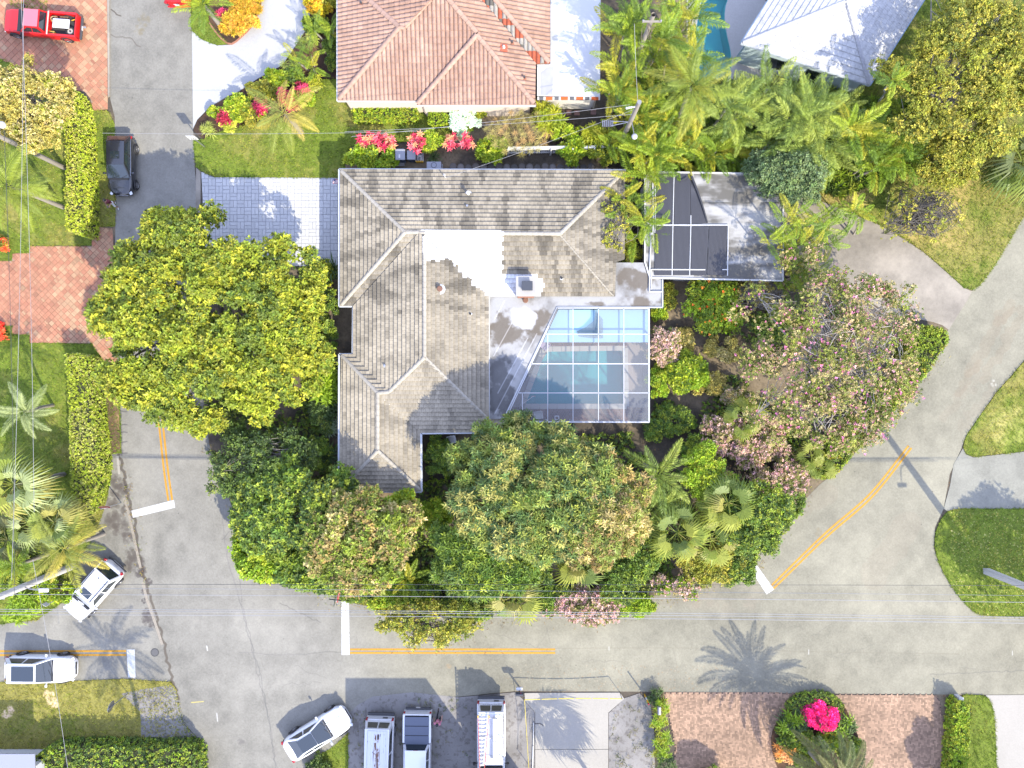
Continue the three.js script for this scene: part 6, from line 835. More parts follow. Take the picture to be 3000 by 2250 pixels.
// ---- bed along the white curved driveway
const bed = [['areca', 680, 225, 2.2, 'areca palm next to the terracotta roof in the croton bed', 16], ['areca', 540, 470, 1.9, 'areca palm in the middle of the croton bed', 14], ['spider', 552, 325, 0.8, 'pale spider plant between the areca palms of the bed'], ['spider', 425, 530, 0.7, 'pale spider plant below the middle areca palm'], ['corn', 605, 650, 0.9, 'yellow croton beside the front lawn edge'], ['ti', 155, 850, 0.9, 'dark red ti plant nearest the yellow coconut palm'], ['ti', 362, 770, 1.0, 'dark red ti plant behind the yellow coconut palm'], ['ti', 500, 715, 1.0, 'dark red ti plant beside the yellow croton'], ['ti', 415, 845, 0.8, 'dark red ti plant at the lawn edge of the bed'], ['corn', 40, 870, 0.8, 'yellow variegated croton between two red ti plants']];
for (const [k, x, y, h, l, n] of bed) { const uv = TO('A2', x, y); if (k === 'areca') areca(l, ...uv, h, n, 3, 0.62); else clumpPlant(k === 'spider' ? 'spider_plant' : k === 'ti' ? 'ti_plant' : 'croton', l, ...uv, h, k === 'ti' ? 0.45 : 0.6, k === 'spider' ? 'strap' : k === 'ti' ? 'ti' : 'corn', k === 'ti' ? PM.wine : k === 'spider' ? PM.spider : PM.corn, k === 'spider' ? 6 : 9, { scale: k === 'ti' ? 0.8 : k === 'spider' ? 0.75 : 0.65 }); }
shrub('croton', 'round yellow-orange croton at the top of the bed', ...TO('A2', 640, 40), 1.1, 0.8, 0.7, { pal: [[0.32, 0.24, 0.01], [0.24, 0.2, 0.012], [0.36, 0.2, 0.02]], n: 10, leavesN: 1100, geo: SP.broad }); shrub('croton', 'small yellow croton close to the terracotta roof corner', ...TO('A2', 740, 30), 1.0, 0.45, 0.7, { pal: G.yellow, n: 8, leavesN: 600, geo: SP.broad }); shrub('wall_shrub', 'dark green shrub along the west wall of the terracotta roofed house', ...TO('A2', 745, 400), 1.0, 0.4, 1.6, { pal: G.green, n: 14, leavesN: 1200 });
shrub('croton', 'yellow-green croton between two red ti plants by the curved driveway', ...TO('A1', 1930, 885), 1.0, 0.75, 0.8, { pal: [...G.bright, [0.28, 0.27, 0.04]], n: 12, leavesN: 1300, geo: SP.broad }); clumpPlant('ti_plant', 'red ti plant nearest the speed sign', ...TO('A1', 1815, 945), 0.9, 0.5, 'ti', PM.wine, 10, { scale: 0.8 }); clumpPlant('ti_plant', 'red ti plant right of the yellow-green croton', ...TO('A1', 2100, 855), 0.9, 0.55, 'ti', PM.wine, 10, { scale: 0.85 }); clumpPlant('spider_plant', 'pale spider plant at the street tip of the bed', ...TO('A1', 1690, 1045), 0.5, 0.4, 'strap', PM.spider, 5, { scale: 0.85 }); shrub('croton', 'low yellow ground plant in front of the red ti plant', ...TO('A1', 1845, 1025), 0.4, 0.65, 0.3, { pal: [[0.3, 0.28, 0.05], [0.2, 0.22, 0.03]], n: 8, leavesN: 600 }); shrub('green_shrub', 'small green shrub beside the curved driveway edge of the bed', ...TO('A1', 1745, 915), 0.6, 0.4, 0.4, { pal: G.bright, n: 6, leavesN: 400 }); shrub('green_shrub', 'yellow-green shrub at the upper driveway edge of the bed', ...TO('A1', 2060, 740), 0.8, 0.6, 0.5, { pal: G.yellow, n: 8, leavesN: 600 });
for (const [t, x, y, l, p] of [['A2', 300, 640, 'green shrub below the lower spider plant of the bed', 'bright'], ['A2', 230, 735, 'yellow-green shrub at the driveway edge behind the yellow coconut palm', 'yellow'], ['A2', 470, 610, 'green shrub left of the yellow croton', 'green'], ['A2', 520, 780, 'low green shrub at the lawn edge right of the red ti plants', 'bright'], ['A2', 100, 930, 'yellow ground plant in front of the red ti plant by the coconut palm', 'yellow'], ['A2', 620, 200, 'leafy green shrub between spider plant and terracotta house', 'green']]) shrub('green_shrub', l, ...TO(t, x, y), 0.8, 0.65, 0.55, { pal: G[p], n: 9, leavesN: 800, geo: SP.broad });
for (const [x, y, l] of [[430, 1430, 'leafy plant between the bromeliads and magenta bush'], [640, 1430, 'leafy plant under the date palm in the planter'], [300, 1400, 'leafy plant at the left rim of the planter'], [790, 1480, 'leafy plant at the right rim of the planter'], [420, 1600, 'leafy plant at the lower edge of the planter']]) shrub('green_shrub', l, ...TO('D4', x, y), 0.7, 0.75, 0.65, { pal: [...G.green, G.bright[0]], n: 10, leavesN: 1100, geo: SP.broad });
palm('coconut_palm', 'young yellowed coconut palm on the front lawn', ...TO('A2', 365, 905), 3.8, 'coco', 13, { mats: FM.ycoco, size: 0.85, tilt: [-0.5, 0.9], trunk: 0.16 });
palm('island_palm', 'young green palm on the small driveway island', ...TO('A1', 1650, 40), 3.0, 'areca', 14, { mats: FM.areca, size: 0.9 }); shrub('croton', 'wide orange croton on the driveway island', ...TO('A1', 1950, 190), 0.9, 1.25, 0.85, { pal: [[0.3, 0.17, 0.02], [0.24, 0.18, 0.02], [0.34, 0.2, 0.04], [0.16, 0.1, 0.015]], n: 18, leavesN: 2000, geo: SP.strap, scale: 0.55 }); shrub('croton', 'second orange croton at the top edge of the island', ...TO('A1', 1990, 20), 0.9, 0.9, 0.8, { pal: [[0.3, 0.18, 0.03], [0.24, 0.18, 0.02]], n: 12, leavesN: 1200, geo: SP.strap, scale: 0.55 }); clumpPlant('ti_plant', 'dark red ti plant under the palm on the island', ...TO('A1', 1790, 105), 0.7, 0.35, 'ti', PM.wine, 6, { scale: 0.7 });
// ---- west side
hedge('tall clipped hedge between the black car and the upper left pole', [...hp('A1', 1.9, 515, 716, 570, 712, 612, 780, 635, 900, 655, 1200, 672, 1600), ...hp('B1', 1.9, 664, 376, 545, 332, 528, 60), ...hp('A1', 1.9, 545, 1300, 522, 1000)], 1.9, 120, [[0.16, 0.2, 0.012], [0.19, 0.22, 0.016], [0.21, 0.21, 0.05], [0.12, 0.16, 0.012]]);
hedge('tall clipped hedge left of the slanting stop line', [...hp('B1', 1.9, 532, 1354, 640, 1358, 695, 1378, 715, 1500), ...hp('C1', 1.9, 722, 200, 760, 560, 778, 740, 755, 900, 700, 1060, 660, 1140, 600, 1040, 582, 900, 565, 400, 548, 0)], 1.9, 120, [[0.14, 0.18, 0.016], [0.17, 0.2, 0.018], [0.19, 0.195, 0.06], [0.1, 0.14, 0.014]]);
palm('coconut_palm', 'coconut palm at the left edge between pole and paver driveway', ...TO('A1', 60, 1500), 5.6, 'coco', 20, { mats: FM.coco, size: 0.95, tilt: [-0.4, 1.0] });
palm('coconut_palm', 'small pale palm standing in the shaded west lawn', ...TO('C1', 200, 290), 4.6, 'coco', 12, { mats: FM.pale, size: 0.62, trunk: 0.1, lean: TO('C1', 430, 240) });
palm('fan_palm', 'pale fan palm at the left edge below the shaded lawn', ...TO('C1', 120, 880), 5.0, 'fan', 26, { mats: [...FM.pale, ...FM.fan], size: 1.15, tilt: [-0.5, 1.2] }); palm('fan_palm', 'fan palm right of the pale fan palm beside the hedge end', ...TO('C1', 440, 1190), 4.4, 'fan', 22, { mats: [...FM.pale, ...FM.fan], size: 1.0, tilt: [-0.5, 1.2] }); palm('fan_palm', 'low fan palm between the two west fan palms', ...TO('C1', 250, 1190), 3.4, 'fan', 18, { mats: [...FM.pale, FM.fan[0]], size: 0.95 }); palm('fan_palm', 'dark fan palm at the left edge above the white pole', ...TO('C1', 60, 1330), 3.0, 'fan', 16, { mats: FM.date, size: 1.0 });
palm('coconut_palm', 'yellow fronded coconut palm over the parked white utility car', ...TO('C1', 520, 1400), 4.4, 'coco', 17, { mats: [FM.ycoco[1], FM.ycoco[0], FM.ycoco[3], FM.coco[1]], size: 0.9, tilt: [-0.4, 0.9] });
palm('feather_palm', 'feather palm at the left edge just above the leaning white pole', ...TO('C1', 130, 1540), 3.2, 'areca', 16, { mats: FM.areca, size: 0.9 });
clumpPlant('corn_plant', 'bright leafy shrub below the white pole at the left edge', ...TO('D1', 160, 370), 1.4, 1.1, 'corn', PM.lime, 24, { scale: 0.85, rz: 0.95 }); shrub('ground_shrub', 'dark shrub at the left edge among the fan palms', 20, 1210, 1.8, 1.6, 2.0, { pal: G.green, n: 20, leavesN: 1900 }); shrub('ground_shrub', 'green shrub behind the parked white utility car', 130, 1270, 1.2, 1.6, 0.9, { pal: G.bright, n: 14, leavesN: 1300 });
shrub('flowering_shrub', 'small shrub with red flowers at the left edge above the stepped pavers', ...TO('B1', 5, 465), 0.8, 0.4, 0.5, { pal: [[0.5, 0.05, 0.02], [0.2, 0.14, 0.02], [0.08, 0.1, 0.015]], n: 8, leavesN: 420 }); shrub('flowering_shrub', 'red flowering shrub at the left edge below the stepped pavers', ...TO('B1', 5, 1180), 0.8, 0.4, 0.6, { pal: [[0.6, 0.03, 0.02], [0.5, 0.06, 0.03], [0.1, 0.1, 0.02]], n: 8, leavesN: 480 });
hedge('dark leafy hedge along the lower left edge beside the shed roof', [...hp('D1', 1.5, 290, 1580, 420, 1500, 800, 1500, 1200, 1510, 1540, 1500, 1590, 1560), ...hp('D1', 1.5, 1600, 1800, 290, 1800)], 1.5, 75, [...G.green, G.bright[1], G.deep[0]], { geo: SP.fine, top: 0.3 });
palm('coconut_palm', 'tall coconut palm below the lower edge whose shade falls by the manhole', 405, 2452, 8, 'coco', 18, { px: true, lean: [500, 2360, 0], tilt: [-0.3, 1.0] });
// ---- hedge of the curved street
hedge('long leafy hedge along the curved street under the pink flowering tree', [[1990, 705], [2040, 712], [2048, 735], [2005, 800], [1935, 880], [1845, 975], [1800, 1030], [1768, 1032], [1790, 965], [1890, 865], [1950, 780]].map(([u, v]) => { const p = O(u, v, 1.4); return new V2(p.x, p.z); }), 1.4, 90, [[0.09, 0.13, 0.012], [0.12, 0.15, 0.012], [0.06, 0.09, 0.012], [0.16, 0.15, 0.015]], { geo: SP.fine, top: 0.2 });
// ---- lower right: round planter, strip hedge, shrubs by the new driveway
hedge('low clipped hedge round the front of the circular planter', curve(hp('D4', 0.6, 300, 1180, 380, 1095, 480, 1068, 600, 1066, 690, 1095, 750, 1180, 700, 1190, 600, 1135, 480, 1135, 390, 1180), 40), 0.6, 120, [...G.green, G.bright[0]]);
shrub('bougainvillea', 'magenta flowering bush in the circular planter', ...TO('D4', 560, 1240), 0.9, 1.15, 0.85, { pal: [[0.5, 0.015, 0.14], [0.58, 0.03, 0.19], [0.35, 0.012, 0.1], [0.06, 0.08, 0.015]], n: 22, leavesN: 2200, geo: SP.fine }); clumpPlant('ti_plant', 'dark green strap leaved plant left of the magenta bush', ...TO('D4', 340, 1300), 0.9, 0.9, 'corn', [...PM.dark, PM.lime[1]], 14, { rz: 0.8 }); clumpPlant('ti_plant', 'green strap leaved plant right of the magenta bush', ...TO('D4', 770, 1320), 0.8, 0.6, 'corn', [PM.dark[1], PM.lime[1]], 12, { rz: 0.6 }); clumpPlant('bromeliad', 'orange bromeliads at the left of the circular planter', ...TO('D4', 290, 1530), 0.6, 0.85, 'corn', PM.orange, 16, { rz: 0.75, scale: 0.7 }); struct('mulch_bed', slab(curve(tp('D4', 160, 1420, 250, 1220, 390, 1090, 600, 1064, 720, 1110, 800, 1250, 870, 1420, 880, 1600, 700, 1800, 300, 1780), 40), 0, 0.09), mulchMat, 'dark mulch in the circular planter');
palm('date_palm', 'grey-green date palm standing in the circular planter at the lower edge', 2452, 2296, 4.7, 'date', 48, { px: true, mats: FM.date, size: 1.3, trunk: 0.2, tilt: [-0.75, 1.1] });
hedge('low bright hedge beside the mown grass strip', hp('D4', 1.1, 1670, 1130, 1772, 1165, 1752, 1500, 1745, 1800, 1620, 1800, 1640, 1500, 1660, 1250), 1.1, 110, [...G.bright, G.yellow[0]], { geo: SP.fine });
for (const [x, y, h, r, l, k] of [[1450, 1090, 0.6, 0.6, 'low shrub at the street end of the shrub row by the brick driveway', 'dark'], [1490, 1180, 0.9, 0.5, 'small shrub under the grey mailbox in the shrub row', 'lime'], [1470, 1290, 1.0, 0.6, 'bright strap leaved shrub in the shrub row by the brick driveway', 'lime'], [1500, 1430, 1.0, 0.6, 'bright strap leaved shrub in the middle of the shrub row', 'lime'], [1495, 1540, 1.0, 0.6, 'green strap leaved shrub near the lower end of the shrub row', 'lime'], [1530, 1640, 1.1, 0.7, 'bushy shrub at the lower edge of the shrub row', 'dark']]) clumpPlant('row_shrub', l, ...TO('D3', x, y), h, r, 'corn', k === 'lime' ? [...PM.lime, PM.corn[0]] : PM.dark, 11, { scale: 0.62, rz: 0.55 });
palm('fan_palm', 'fan palm below the lower edge whose shade falls on the new driveway', 1800, 2450, 5, 'fan', 21, { px: true, mats: FM.fan, size: 1.1, tilt: [-0.6, 1.2], lean: [1810, 2390, 0] });
shrub('unseen_bush', 'added round bush below the lower edge, in place of the unseen thing shading the brick driveway', 2092, 2330, 2.2, 1.5, 1.3, { px: true, n: 30, leavesN: 3000 }); shrub('unseen_bush', 'tall clipped bush below the lower edge beside the low bright hedge', 2870, 2365, 4.2, 1.3, 1.4, { px: true, n: 34, leavesN: 3600 });  // the first is an added stand-in for an unseen object shading the bricks
shrub('shade_mound', 'dark leaf mound standing in for the round shade behind the parked white coupe', ...TO('D2', 660, 1680), 0.6, 0.9, 0.9, { n: 10, leavesN: 1000, pal: G.deep });  // dark leaves imitate a round patch of shade on the grass
// ---- leaf cover under the trees
{
  const area = [...op(455, 600, 690, 570, 720, 1020, 745, 1080, 905, 1085, 935, 950, 1090, 950, 1400, 930, 1440, 700, 1480, 640, 1700, 700, 1760, 900, 1740, 1030, 1640, 1180, 1400, 1290, 1200, 1310, 960, 1310, 760, 1280, 520, 1120, 450, 970)], spots = [];
  while (spots.length < 15000) { const p = new V2(rr(-22, 22), rr(-9, 17)); if (!inside(p, area)) continue; const n = fbm(p.x * 0.5, p.y * 0.5, 3, 15), bare = p.x > 8.5 && p.y < 6 ? 0.62 : 0.42; if (n < bare) continue; spots.push({ p: new V3(p.x, rr(0.03, 0.4) * (n - 0.3) * 3, p.y), d: UP.clone(), c: R() }); }
  const o = leaves(scene, 'undergrowth', spots, [SP.fine[0]], LEAF, [...G.deep, ...G.green, G.yellow[3]], 1.3, 0.8, 'stuff'); o.userData.label = 'low leafy undergrowth covering the ground beneath the trees'; o.userData.category = 'undergrowth';
  const s2 = [], a2 = tp('A3', 980, 880, 1500, 500, 1750, 700, 2212, 700, 2900, 780, 3500, 900, 3600, 1300, 2900, 1600, 2200, 1380, 1000, 1370); while (s2.length < 7000) { const p = new V2(rr(8, 34), rr(-24, -11)); if (inside(p, a2)) s2.push({ p: new V3(p.x, rr(0.05, 0.9), p.y), d: UP.clone(), c: R() }); }
  const o2 = leaves(scene, 'undergrowth', s2, [SP.strap[0]], LEAF, [...G.deep, ...G.green, G.bright[1]], 1.1, 0.7, 'stuff'); o2.userData.label = 'mixed leafy undergrowth filling the upper right palm garden'; o2.userData.category = 'undergrowth';
}
{ // blades of the lawns, weeds on the dusty ground, fallen leaves at the street edges
  const blade = sprig(7, 0.085, 0.009, [0.5, 1.3], 71, 0.9), sp = [], put = (p, y) => sp.push({ p: new V3(p.x, y, p.y), d: UP.clone(), c: clamp(fbm(p.x * 0.42, p.y * 0.42, 4, 101) * 1.3 - 0.15 + rr(-0.2, 0.2) + 0.4 * sstep(-23, -25, p.x) * sstep(18.5, 20, p.y), 0, 0.999) });
  for (const [pts, y] of LAWNS) { const bb = new THREE.Box2().setFromPoints(pts); bb.min.clampScalar(-37, 37); bb.max.clampScalar(-37, 37); const n = (bb.max.x - bb.min.x) * (bb.max.y - bb.min.y) * 55; for (let i = 0; i < n; i++) { const p = new V2(rr(bb.min.x, bb.max.x), rr(bb.min.y, bb.max.y)); if (inside(p, pts)) put(p, y); } pts.forEach((p, i) => { const q = pts[(i + 1) % pts.length], l = p.distanceTo(q); if (Math.abs(p.x) > 40 && Math.abs(q.x) > 40) return; for (let k = 0; k < l * 16; k++) { const t = R(); put(new V2(lerp(p.x, q.x, t) + rr(-0.06, 0.06), lerp(p.y, q.y, t) + rr(-0.06, 0.06)), y * 0.5); } }); }
  const g = leaves(scene, 'grass', sp, blade, LEAF, [[0.06, 0.1, 0.01], [0.085, 0.125, 0.012], [0.115, 0.14, 0.016], [0.16, 0.155, 0.035]], 1, 0.9, 'stuff'); g.userData.label = 'short grass blades of all the lawns round the streets'; g.userData.category = 'grass';
  const w = [], yard = [tp('D2', 890, 1240, 1400, 1060, 1780, 1100, 2130, 1100, 2200, 1800, 890, 1800), tp('D3', 1070, 1220, 1300, 1070, 1420, 1400, 1430, 1800, 1070, 1800), tp('D1', 1000, 1060, 1400, 1000, 1590, 1420, 1150, 1480)];
  for (const pts of yard) for (let i = 0; i < 2600; i++) { const p = new V2(rr(-28, 0), rr(16, 28)); if (pts === yard[1]) p.x += 13; if (inside(p, pts) && fbm(p.x * 0.9, p.y * 0.9, 3, 55) > 0.5) w.push({ p: new V3(p.x, 0.04, p.y), d: UP.clone(), c: R() }); }
  const wd = leaves(scene, 'weeds', w, sprig(8, 0.12, 0.02, [0.3, 1.1], 72, 1.2), LEAF, [[0.05, 0.065, 0.025], [0.08, 0.085, 0.035], [0.11, 0.1, 0.05]], 1, 0.9, 'stuff'); wd.userData.label = 'sparse weeds on the grey dusty parking ground'; wd.userData.category = 'weeds';
  const lf = [], line = [...op(432, 900, 504, 1102, 630, 1250, 720, 1300, 800, 1312, 960, 1400, 1100, 1330, 1300, 1340, 1400, 1310, 1500, 1285, 1650, 1210, 1760, 1040, 1900, 920, 2040, 760)], gl = tp('C1', 960, 640, 1040, 1000, 1140, 1560, 1180, 1700); for (const L of [line, gl]) for (let i = 0; i < L.length - 1; i++) for (let k = 0; k < L[i].distanceTo(L[i + 1]) * 14; k++) { const p = L[i].clone().lerp(L[i + 1], R()).add(new V2(rr(-0.9, 0.9) * R(), rr(-0.9, 0.9) * R())); lf.push({ p: new V3(p.x, 0.025, p.y), d: UP.clone(), c: R() }); }
  const lt = leaves(scene, 'leaf_litter', lf, sprig(2, 0.09, 0.03, [-0.05, 0.1], 73, 1), LEAF, [[0.14, 0.09, 0.03], [0.09, 0.06, 0.03], [0.16, 0.13, 0.03], [0.07, 0.08, 0.02]], 1, 1, 'stuff'); lt.userData.label = 'fallen leaves scattered along the street edges'; lt.userData.category = 'leaf litter';
}

// ================================================================ VEHICLES (local axes: +x forward, +z to the car's right)
R = rngOf(777);
function quad(a, b, c, d, n = 1) { const v = [], P4 = (u, w) => { const p = a.clone().lerp(b, u), q = d.clone().lerp(c, u); return p.lerp(q, w); }; for (let i = 0; i < n; i++) for (let j = 0; j < n; j++) { const A = P4(i / n, j / n), B = P4((i + 1) / n, j / n), C = P4((i + 1) / n, (j + 1) / n), D = P4(i / n, (j + 1) / n); for (const p of [A, B, C, A, C, D]) v.push(p.x, p.y, p.z); } return v; }
function quads(list) { const g = new THREE.BufferGeometry(); g.setAttribute('position', new THREE.Float32BufferAttribute(list.flat(), 3)); g.computeVertexNormals(); return g; }
function smoothed(g) { g.deleteAttribute('normal'); if (g.attributes.uv) g.deleteAttribute('uv'); g = mergeVertices(g, 1e-4); g.computeVertexNormals(); return toCreasedNormals(g, 0.7); }
function loftBody(st) {                                        // st: [x, half width, top height, bottom height, roundness of the shoulder]
  const ring = ([x, w, y, b = 0.24, k = 0.8]) => { const h = y - b, pts = [[w * 0.86, b], [w * 0.97, b + h * 0.16], [w, b + h * 0.42], [w * 0.985, b + h * 0.68], [w * 0.95, b + h * 0.86], [w * (k + 0.08), y - h * 0.035], [w * k, y], [w * k * 0.5, y + 0.022], [0, y + 0.03]]; return [...pts.map(([z, q]) => new V3(x, q, z)), ...pts.slice(0, -1).reverse().map(([z, q]) => new V3(x, q, -z))]; };
  if (st[0].length < 4) { const x0 = st[0][0], x1 = st[st.length - 1][0], L = (x1 - x0) / 2, m = (x0 + x1) / 2, out = [], w2 = (x) => Math.pow(Math.max(0, 1 - Math.pow(Math.abs((x - m) / L), 7)), 1 / 4.5); for (let i = 0; i <= 30; i++) { const a = i / 30 * Math.PI, x = m - L * 0.995 * Math.cos(a) , [w, y] = topAt(st, x), e = Math.max(0.35, w2(x)); out.push([x, Math.min(w, Math.max(...st.map((q) => q[1])) * e), y]); } st = out; }
  const rs = st.map(ring), v = []; for (let i = 0; i < rs.length - 1; i++) for (let j = 0; j < rs[0].length; j++) { const k = (j + 1) % rs[0].length; v.push(...quad(rs[i][j], rs[i][k], rs[i + 1][k], rs[i + 1][j])); }
  for (const [r, f] of [[rs[0], true], [rs[rs.length - 1], false]]) { const c = r.reduce((a, p) => a.clone().add(p)).divideScalar(r.length); for (let j = 0; j < r.length; j++) { const k = (j + 1) % r.length; const t = f ? [c, r[k], r[j]] : [c, r[j], r[k]]; for (const p of t) v.push(p.x, p.y, p.z); } }
  return smoothed(quads([v]));
}
const topAt = (st, x) => { for (let i = 0; i < st.length - 1; i++) if (x <= st[i + 1][0]) { const t = clamp((x - st[i][0]) / (st[i + 1][0] - st[i][0]), 0, 1); return [lerp(st[i][1], st[i + 1][1], t), lerp(st[i][2], st[i + 1][2], t)]; } return [st[st.length - 1][1], st[st.length - 1][2]]; };
function panelTop(st, x0, x1, wf, up = 0.012, n = 8) { const v = [], p = (t, s) => { const x = lerp(x0, x1, t), [w, y] = topAt(st, x), k = Math.abs(s); return new V3(x, y + 0.03 * (1 - k * k) + up, s * w * wf); }; for (let i = 0; i < n; i++) for (let j = 0; j < 6; j++) v.push(...quad(p(i / n, j / 3 - 1), p(i / n, (j + 1) / 3 - 1), p((i + 1) / n, (j + 1) / 3 - 1), p((i + 1) / n, j / 3 - 1))); return smoothed(quads([v])); }
function wheels(o, spots, r, w, rimM = M.alloy) {
  for (const [x, z] of spots) {
    const g = new THREE.Group(); g.name = 'wheel'; g.position.set(x, r, z); o.add(g); const prof = [[r * 0.62, -w / 2], [r * 0.94, -w / 2], [r, -w * 0.32], [r, w * 0.32], [r * 0.94, w / 2], [r * 0.62, w / 2]].map(([a, b]) => new V2(a, b)), t = new THREE.LatheGeometry(prof, 24); t.rotateX(Math.PI / 2); part(g, 'tyre', t, M.rubber);
    const s = Math.sign(z), rim = [xf(new THREE.CylinderGeometry(r * 0.63, r * 0.63, w * 0.5, 20, 1, true), 0, 0, 0, Math.PI / 2), xf(new THREE.CylinderGeometry(r * 0.2, r * 0.2, 0.04, 12), 0, 0, s * w * 0.42, Math.PI / 2)]; for (let i = 0; i < 5; i++) rim.push(xf(new THREE.BoxGeometry(r * 0.6, r * 0.16, 0.03), Math.cos(i * 1.2566) * r * 0.34, Math.sin(i * 1.2566) * r * 0.34, s * w * 0.4, 0, 0, i * 1.2566)); rim.push(xf(new THREE.TorusGeometry(r * 0.6, 0.02, 6, 24), 0, 0, s * w * 0.44)); part(g, 'rim', merge(rim), rimM);
    part(o, 'wheel_arch', xf(new THREE.TorusGeometry(r * 1.12, 0.045, 6, 20, Math.PI), x, r, z + s * w * 0.38), M.black);
  }
}
function cabin(o, c, paint, { glass = M.glass, roofM, pano, noRear } = {}) {   // c: rear base x, rear roof x, front roof x, front base x, base half width, roof half width, base y, roof y, base y front
  const [xr, xrr, xfr, xf0, wb, wr, yb, yt, ybf = yb] = c, B = (x, y, z) => new V3(x, y, z), bulge = (yt - yb) * 0.04;
  const rb = [B(xr, yb, -wb), B(xr, yb, wb)], fb = [B(xf0, ybf, -wb * 0.96), B(xf0, ybf, wb * 0.96)], rt = [B(xrr, yt - 0.03, -wr), B(xrr, yt - 0.03, wr)], ft = [B(xfr, yt - 0.03, -wr * 0.97), B(xfr, yt - 0.03, wr * 0.97)];
  part(o, 'cabin', quads([quad(rb[0], rb[1], rt[1], rt[0]), quad(fb[1], fb[0], ft[0], ft[1]), quad(rb[1], fb[1], ft[1], rt[1]), quad(fb[0], rb[0], rt[0], ft[0]), quad(rt[0], rt[1], ft[1], ft[0])]), paint);
  const rp = []; { const n = 8, p = (u, s) => { const x = lerp(xrr - 0.04, xfr + 0.04, u), e = Math.sin(Math.PI * clamp(u, 0, 1)), k = Math.abs(s); return B(x, yt - 0.03 + 0.02 + 0.045 * (1 - k ** 3) * (0.55 + 0.45 * e), s * lerp(wr, wr * 0.97, u) * 1.015); }; for (let i = 0; i < n; i++) for (let j = 0; j < 8; j++) rp.push(...quad(p(i / n, j / 4 - 1), p(i / n, (j + 1) / 4 - 1), p((i + 1) / n, (j + 1) / 4 - 1), p((i + 1) / n, j / 4 - 1))); }
  part(o, 'roof', smoothed(quads([rp])), roofM || paint);
  const pane = (name, a, b, c2, d, k, up = 0.012) => { const m = a.clone().add(b).add(c2).add(d).divideScalar(4), n = b.clone().sub(a).cross(d.clone().sub(a)).normalize(), q = [a, b, c2, d].map((p) => m.clone().lerp(p, k).addScaledVector(n, up)); part(o, name, quads([quad(...q)]), glass); };
  pane('windshield', fb[1], fb[0], ft[0], ft[1], 0.92); part(o, 'cowl', rbox(0.13, 0.03, wb * 1.7, 0.012, xf0 + 0.05, ybf + 0.035, 0), M.black); for (const s of [-0.32, 0.38]) part(o, 'wiper', bar(fb[0].clone().lerp(fb[1], 0.5 + s * 0.5).lerp(ft[0].clone().lerp(ft[1], 0.5 + s * 0.5), 0.06).add(new V3(0.015, 0.025, 0)), fb[0].clone().lerp(fb[1], 0.5 + (s - 0.5) * 0.5).lerp(ft[0].clone().lerp(ft[1], 0.5 + (s - 0.5) * 0.5), 0.2).add(new V3(0.015, 0.025, 0)), 0.02, 0.02), M.black); if (!noRear) pane('rear_window', rb[0], rb[1], rt[1], rt[0], 0.86);
  const side = (s) => { const i = s > 0 ? 1 : 0, at = (u, w) => rb[i].clone().lerp(fb[i], u).lerp(rt[i].clone().lerp(ft[i], u), w); for (const [u0, u1] of [[0.08, 0.47], [0.51, 0.9]]) { const q = [at(u0, 0.1), at(u1, 0.1), at(u1 - (u1 > 0.8 ? 0.06 : 0), 0.88), at(u0 + (u0 < 0.2 ? 0.06 : 0), 0.88)].map((p) => p.add(new V3(0, 0.004, s * 0.012))); part(o, 'side_window', quads([s > 0 ? quad(...q) : quad(q[1], q[0], q[3], q[2])]), glass); } }; side(1); side(-1);
  if (pano) { const [a, b, w] = pano, e = 0.085; part(o, 'sunroof', quads([quad(B(a, yt - 0.03 + e, -w), B(a, yt - 0.03 + e, w), B(b, yt - 0.03 + e, w), B(b, yt - 0.03 + e, -w), 1)]), glass); }
  void bulge;
}
function fittings(o, st, { lampY = 0.68, tailY = 0.8, mirrorX, w, plate = true, grille = true, mirrorY = 1.0, paint, bumper = M.darkgrey }) {
  const f = st[st.length - 1], b = st[0];
  for (const s of [-1, 1]) { part(o, 'headlight', xf(rbox(0.34, 0.1, 0.2, 0.045), f[0] - 0.18, lampY, s * w * 0.72, 0, -s * 0.5, 0), M.lamp); part(o, 'taillight', xf(rbox(0.2, 0.14, 0.22, 0.045), b[0] + 0.1, tailY, s * w * 0.78, 0, s * 0.35, 0), M.redlamp); part(o, 'mirror', merge([rbox(0.14, 0.13, 0.2, 0.05, mirrorX, mirrorY, s * (w + 0.1)), box(0.06, 0.04, 0.12, mirrorX, mirrorY - 0.05, s * (w - 0.02))]), paint); }
  part(o, 'hood_seam', merge([-1, 1].map((s) => bar(new V3(mirrorX + 0.3, topAt(st, mirrorX + 0.3)[1] + 0.012, s * w * 0.76), new V3(f[0] - 0.3, topAt(st, f[0] - 0.3)[1] + 0.012, s * w * 0.66), 0.014, 0.012))), M.black); if (grille) part(o, 'grille', rbox(0.06, 0.16, w * 0.9, 0.02, f[0] - 0.02, 0.5, 0), M.black); if (plate) part(o, 'licence_plate', box(0.02, 0.14, 0.32, b[0] - 0.02, 0.62, 0), M.offwhite);
  for (const s of [-0.35, 0.25]) void s; part(o, 'bumper', rbox(0.1, 0.14, w * 1.7, 0.04, b[0] + 0.03, 0.38, 0), bumper);
}
const car = (name, label, cat, u, v, h, dx, dz) => { const p = O(u, v, h); return thing(name, label, cat, new V3(p.x, 0.012, p.z), Math.atan2(-dz, dx)); };
const gloss = (r, g, b) => new THREE.MeshPhysicalMaterial({ color: col(r * 0.75, g * 0.75, b * 0.75), roughness: 0.38, clearcoat: 1, clearcoatRoughness: 0.06 });
const whitePaintC = gloss(0.72, 0.73, 0.75), blackPaint = gloss(0.012, 0.013, 0.016), redPaint = mat([0.6, 0.012, 0.014], 0.35);
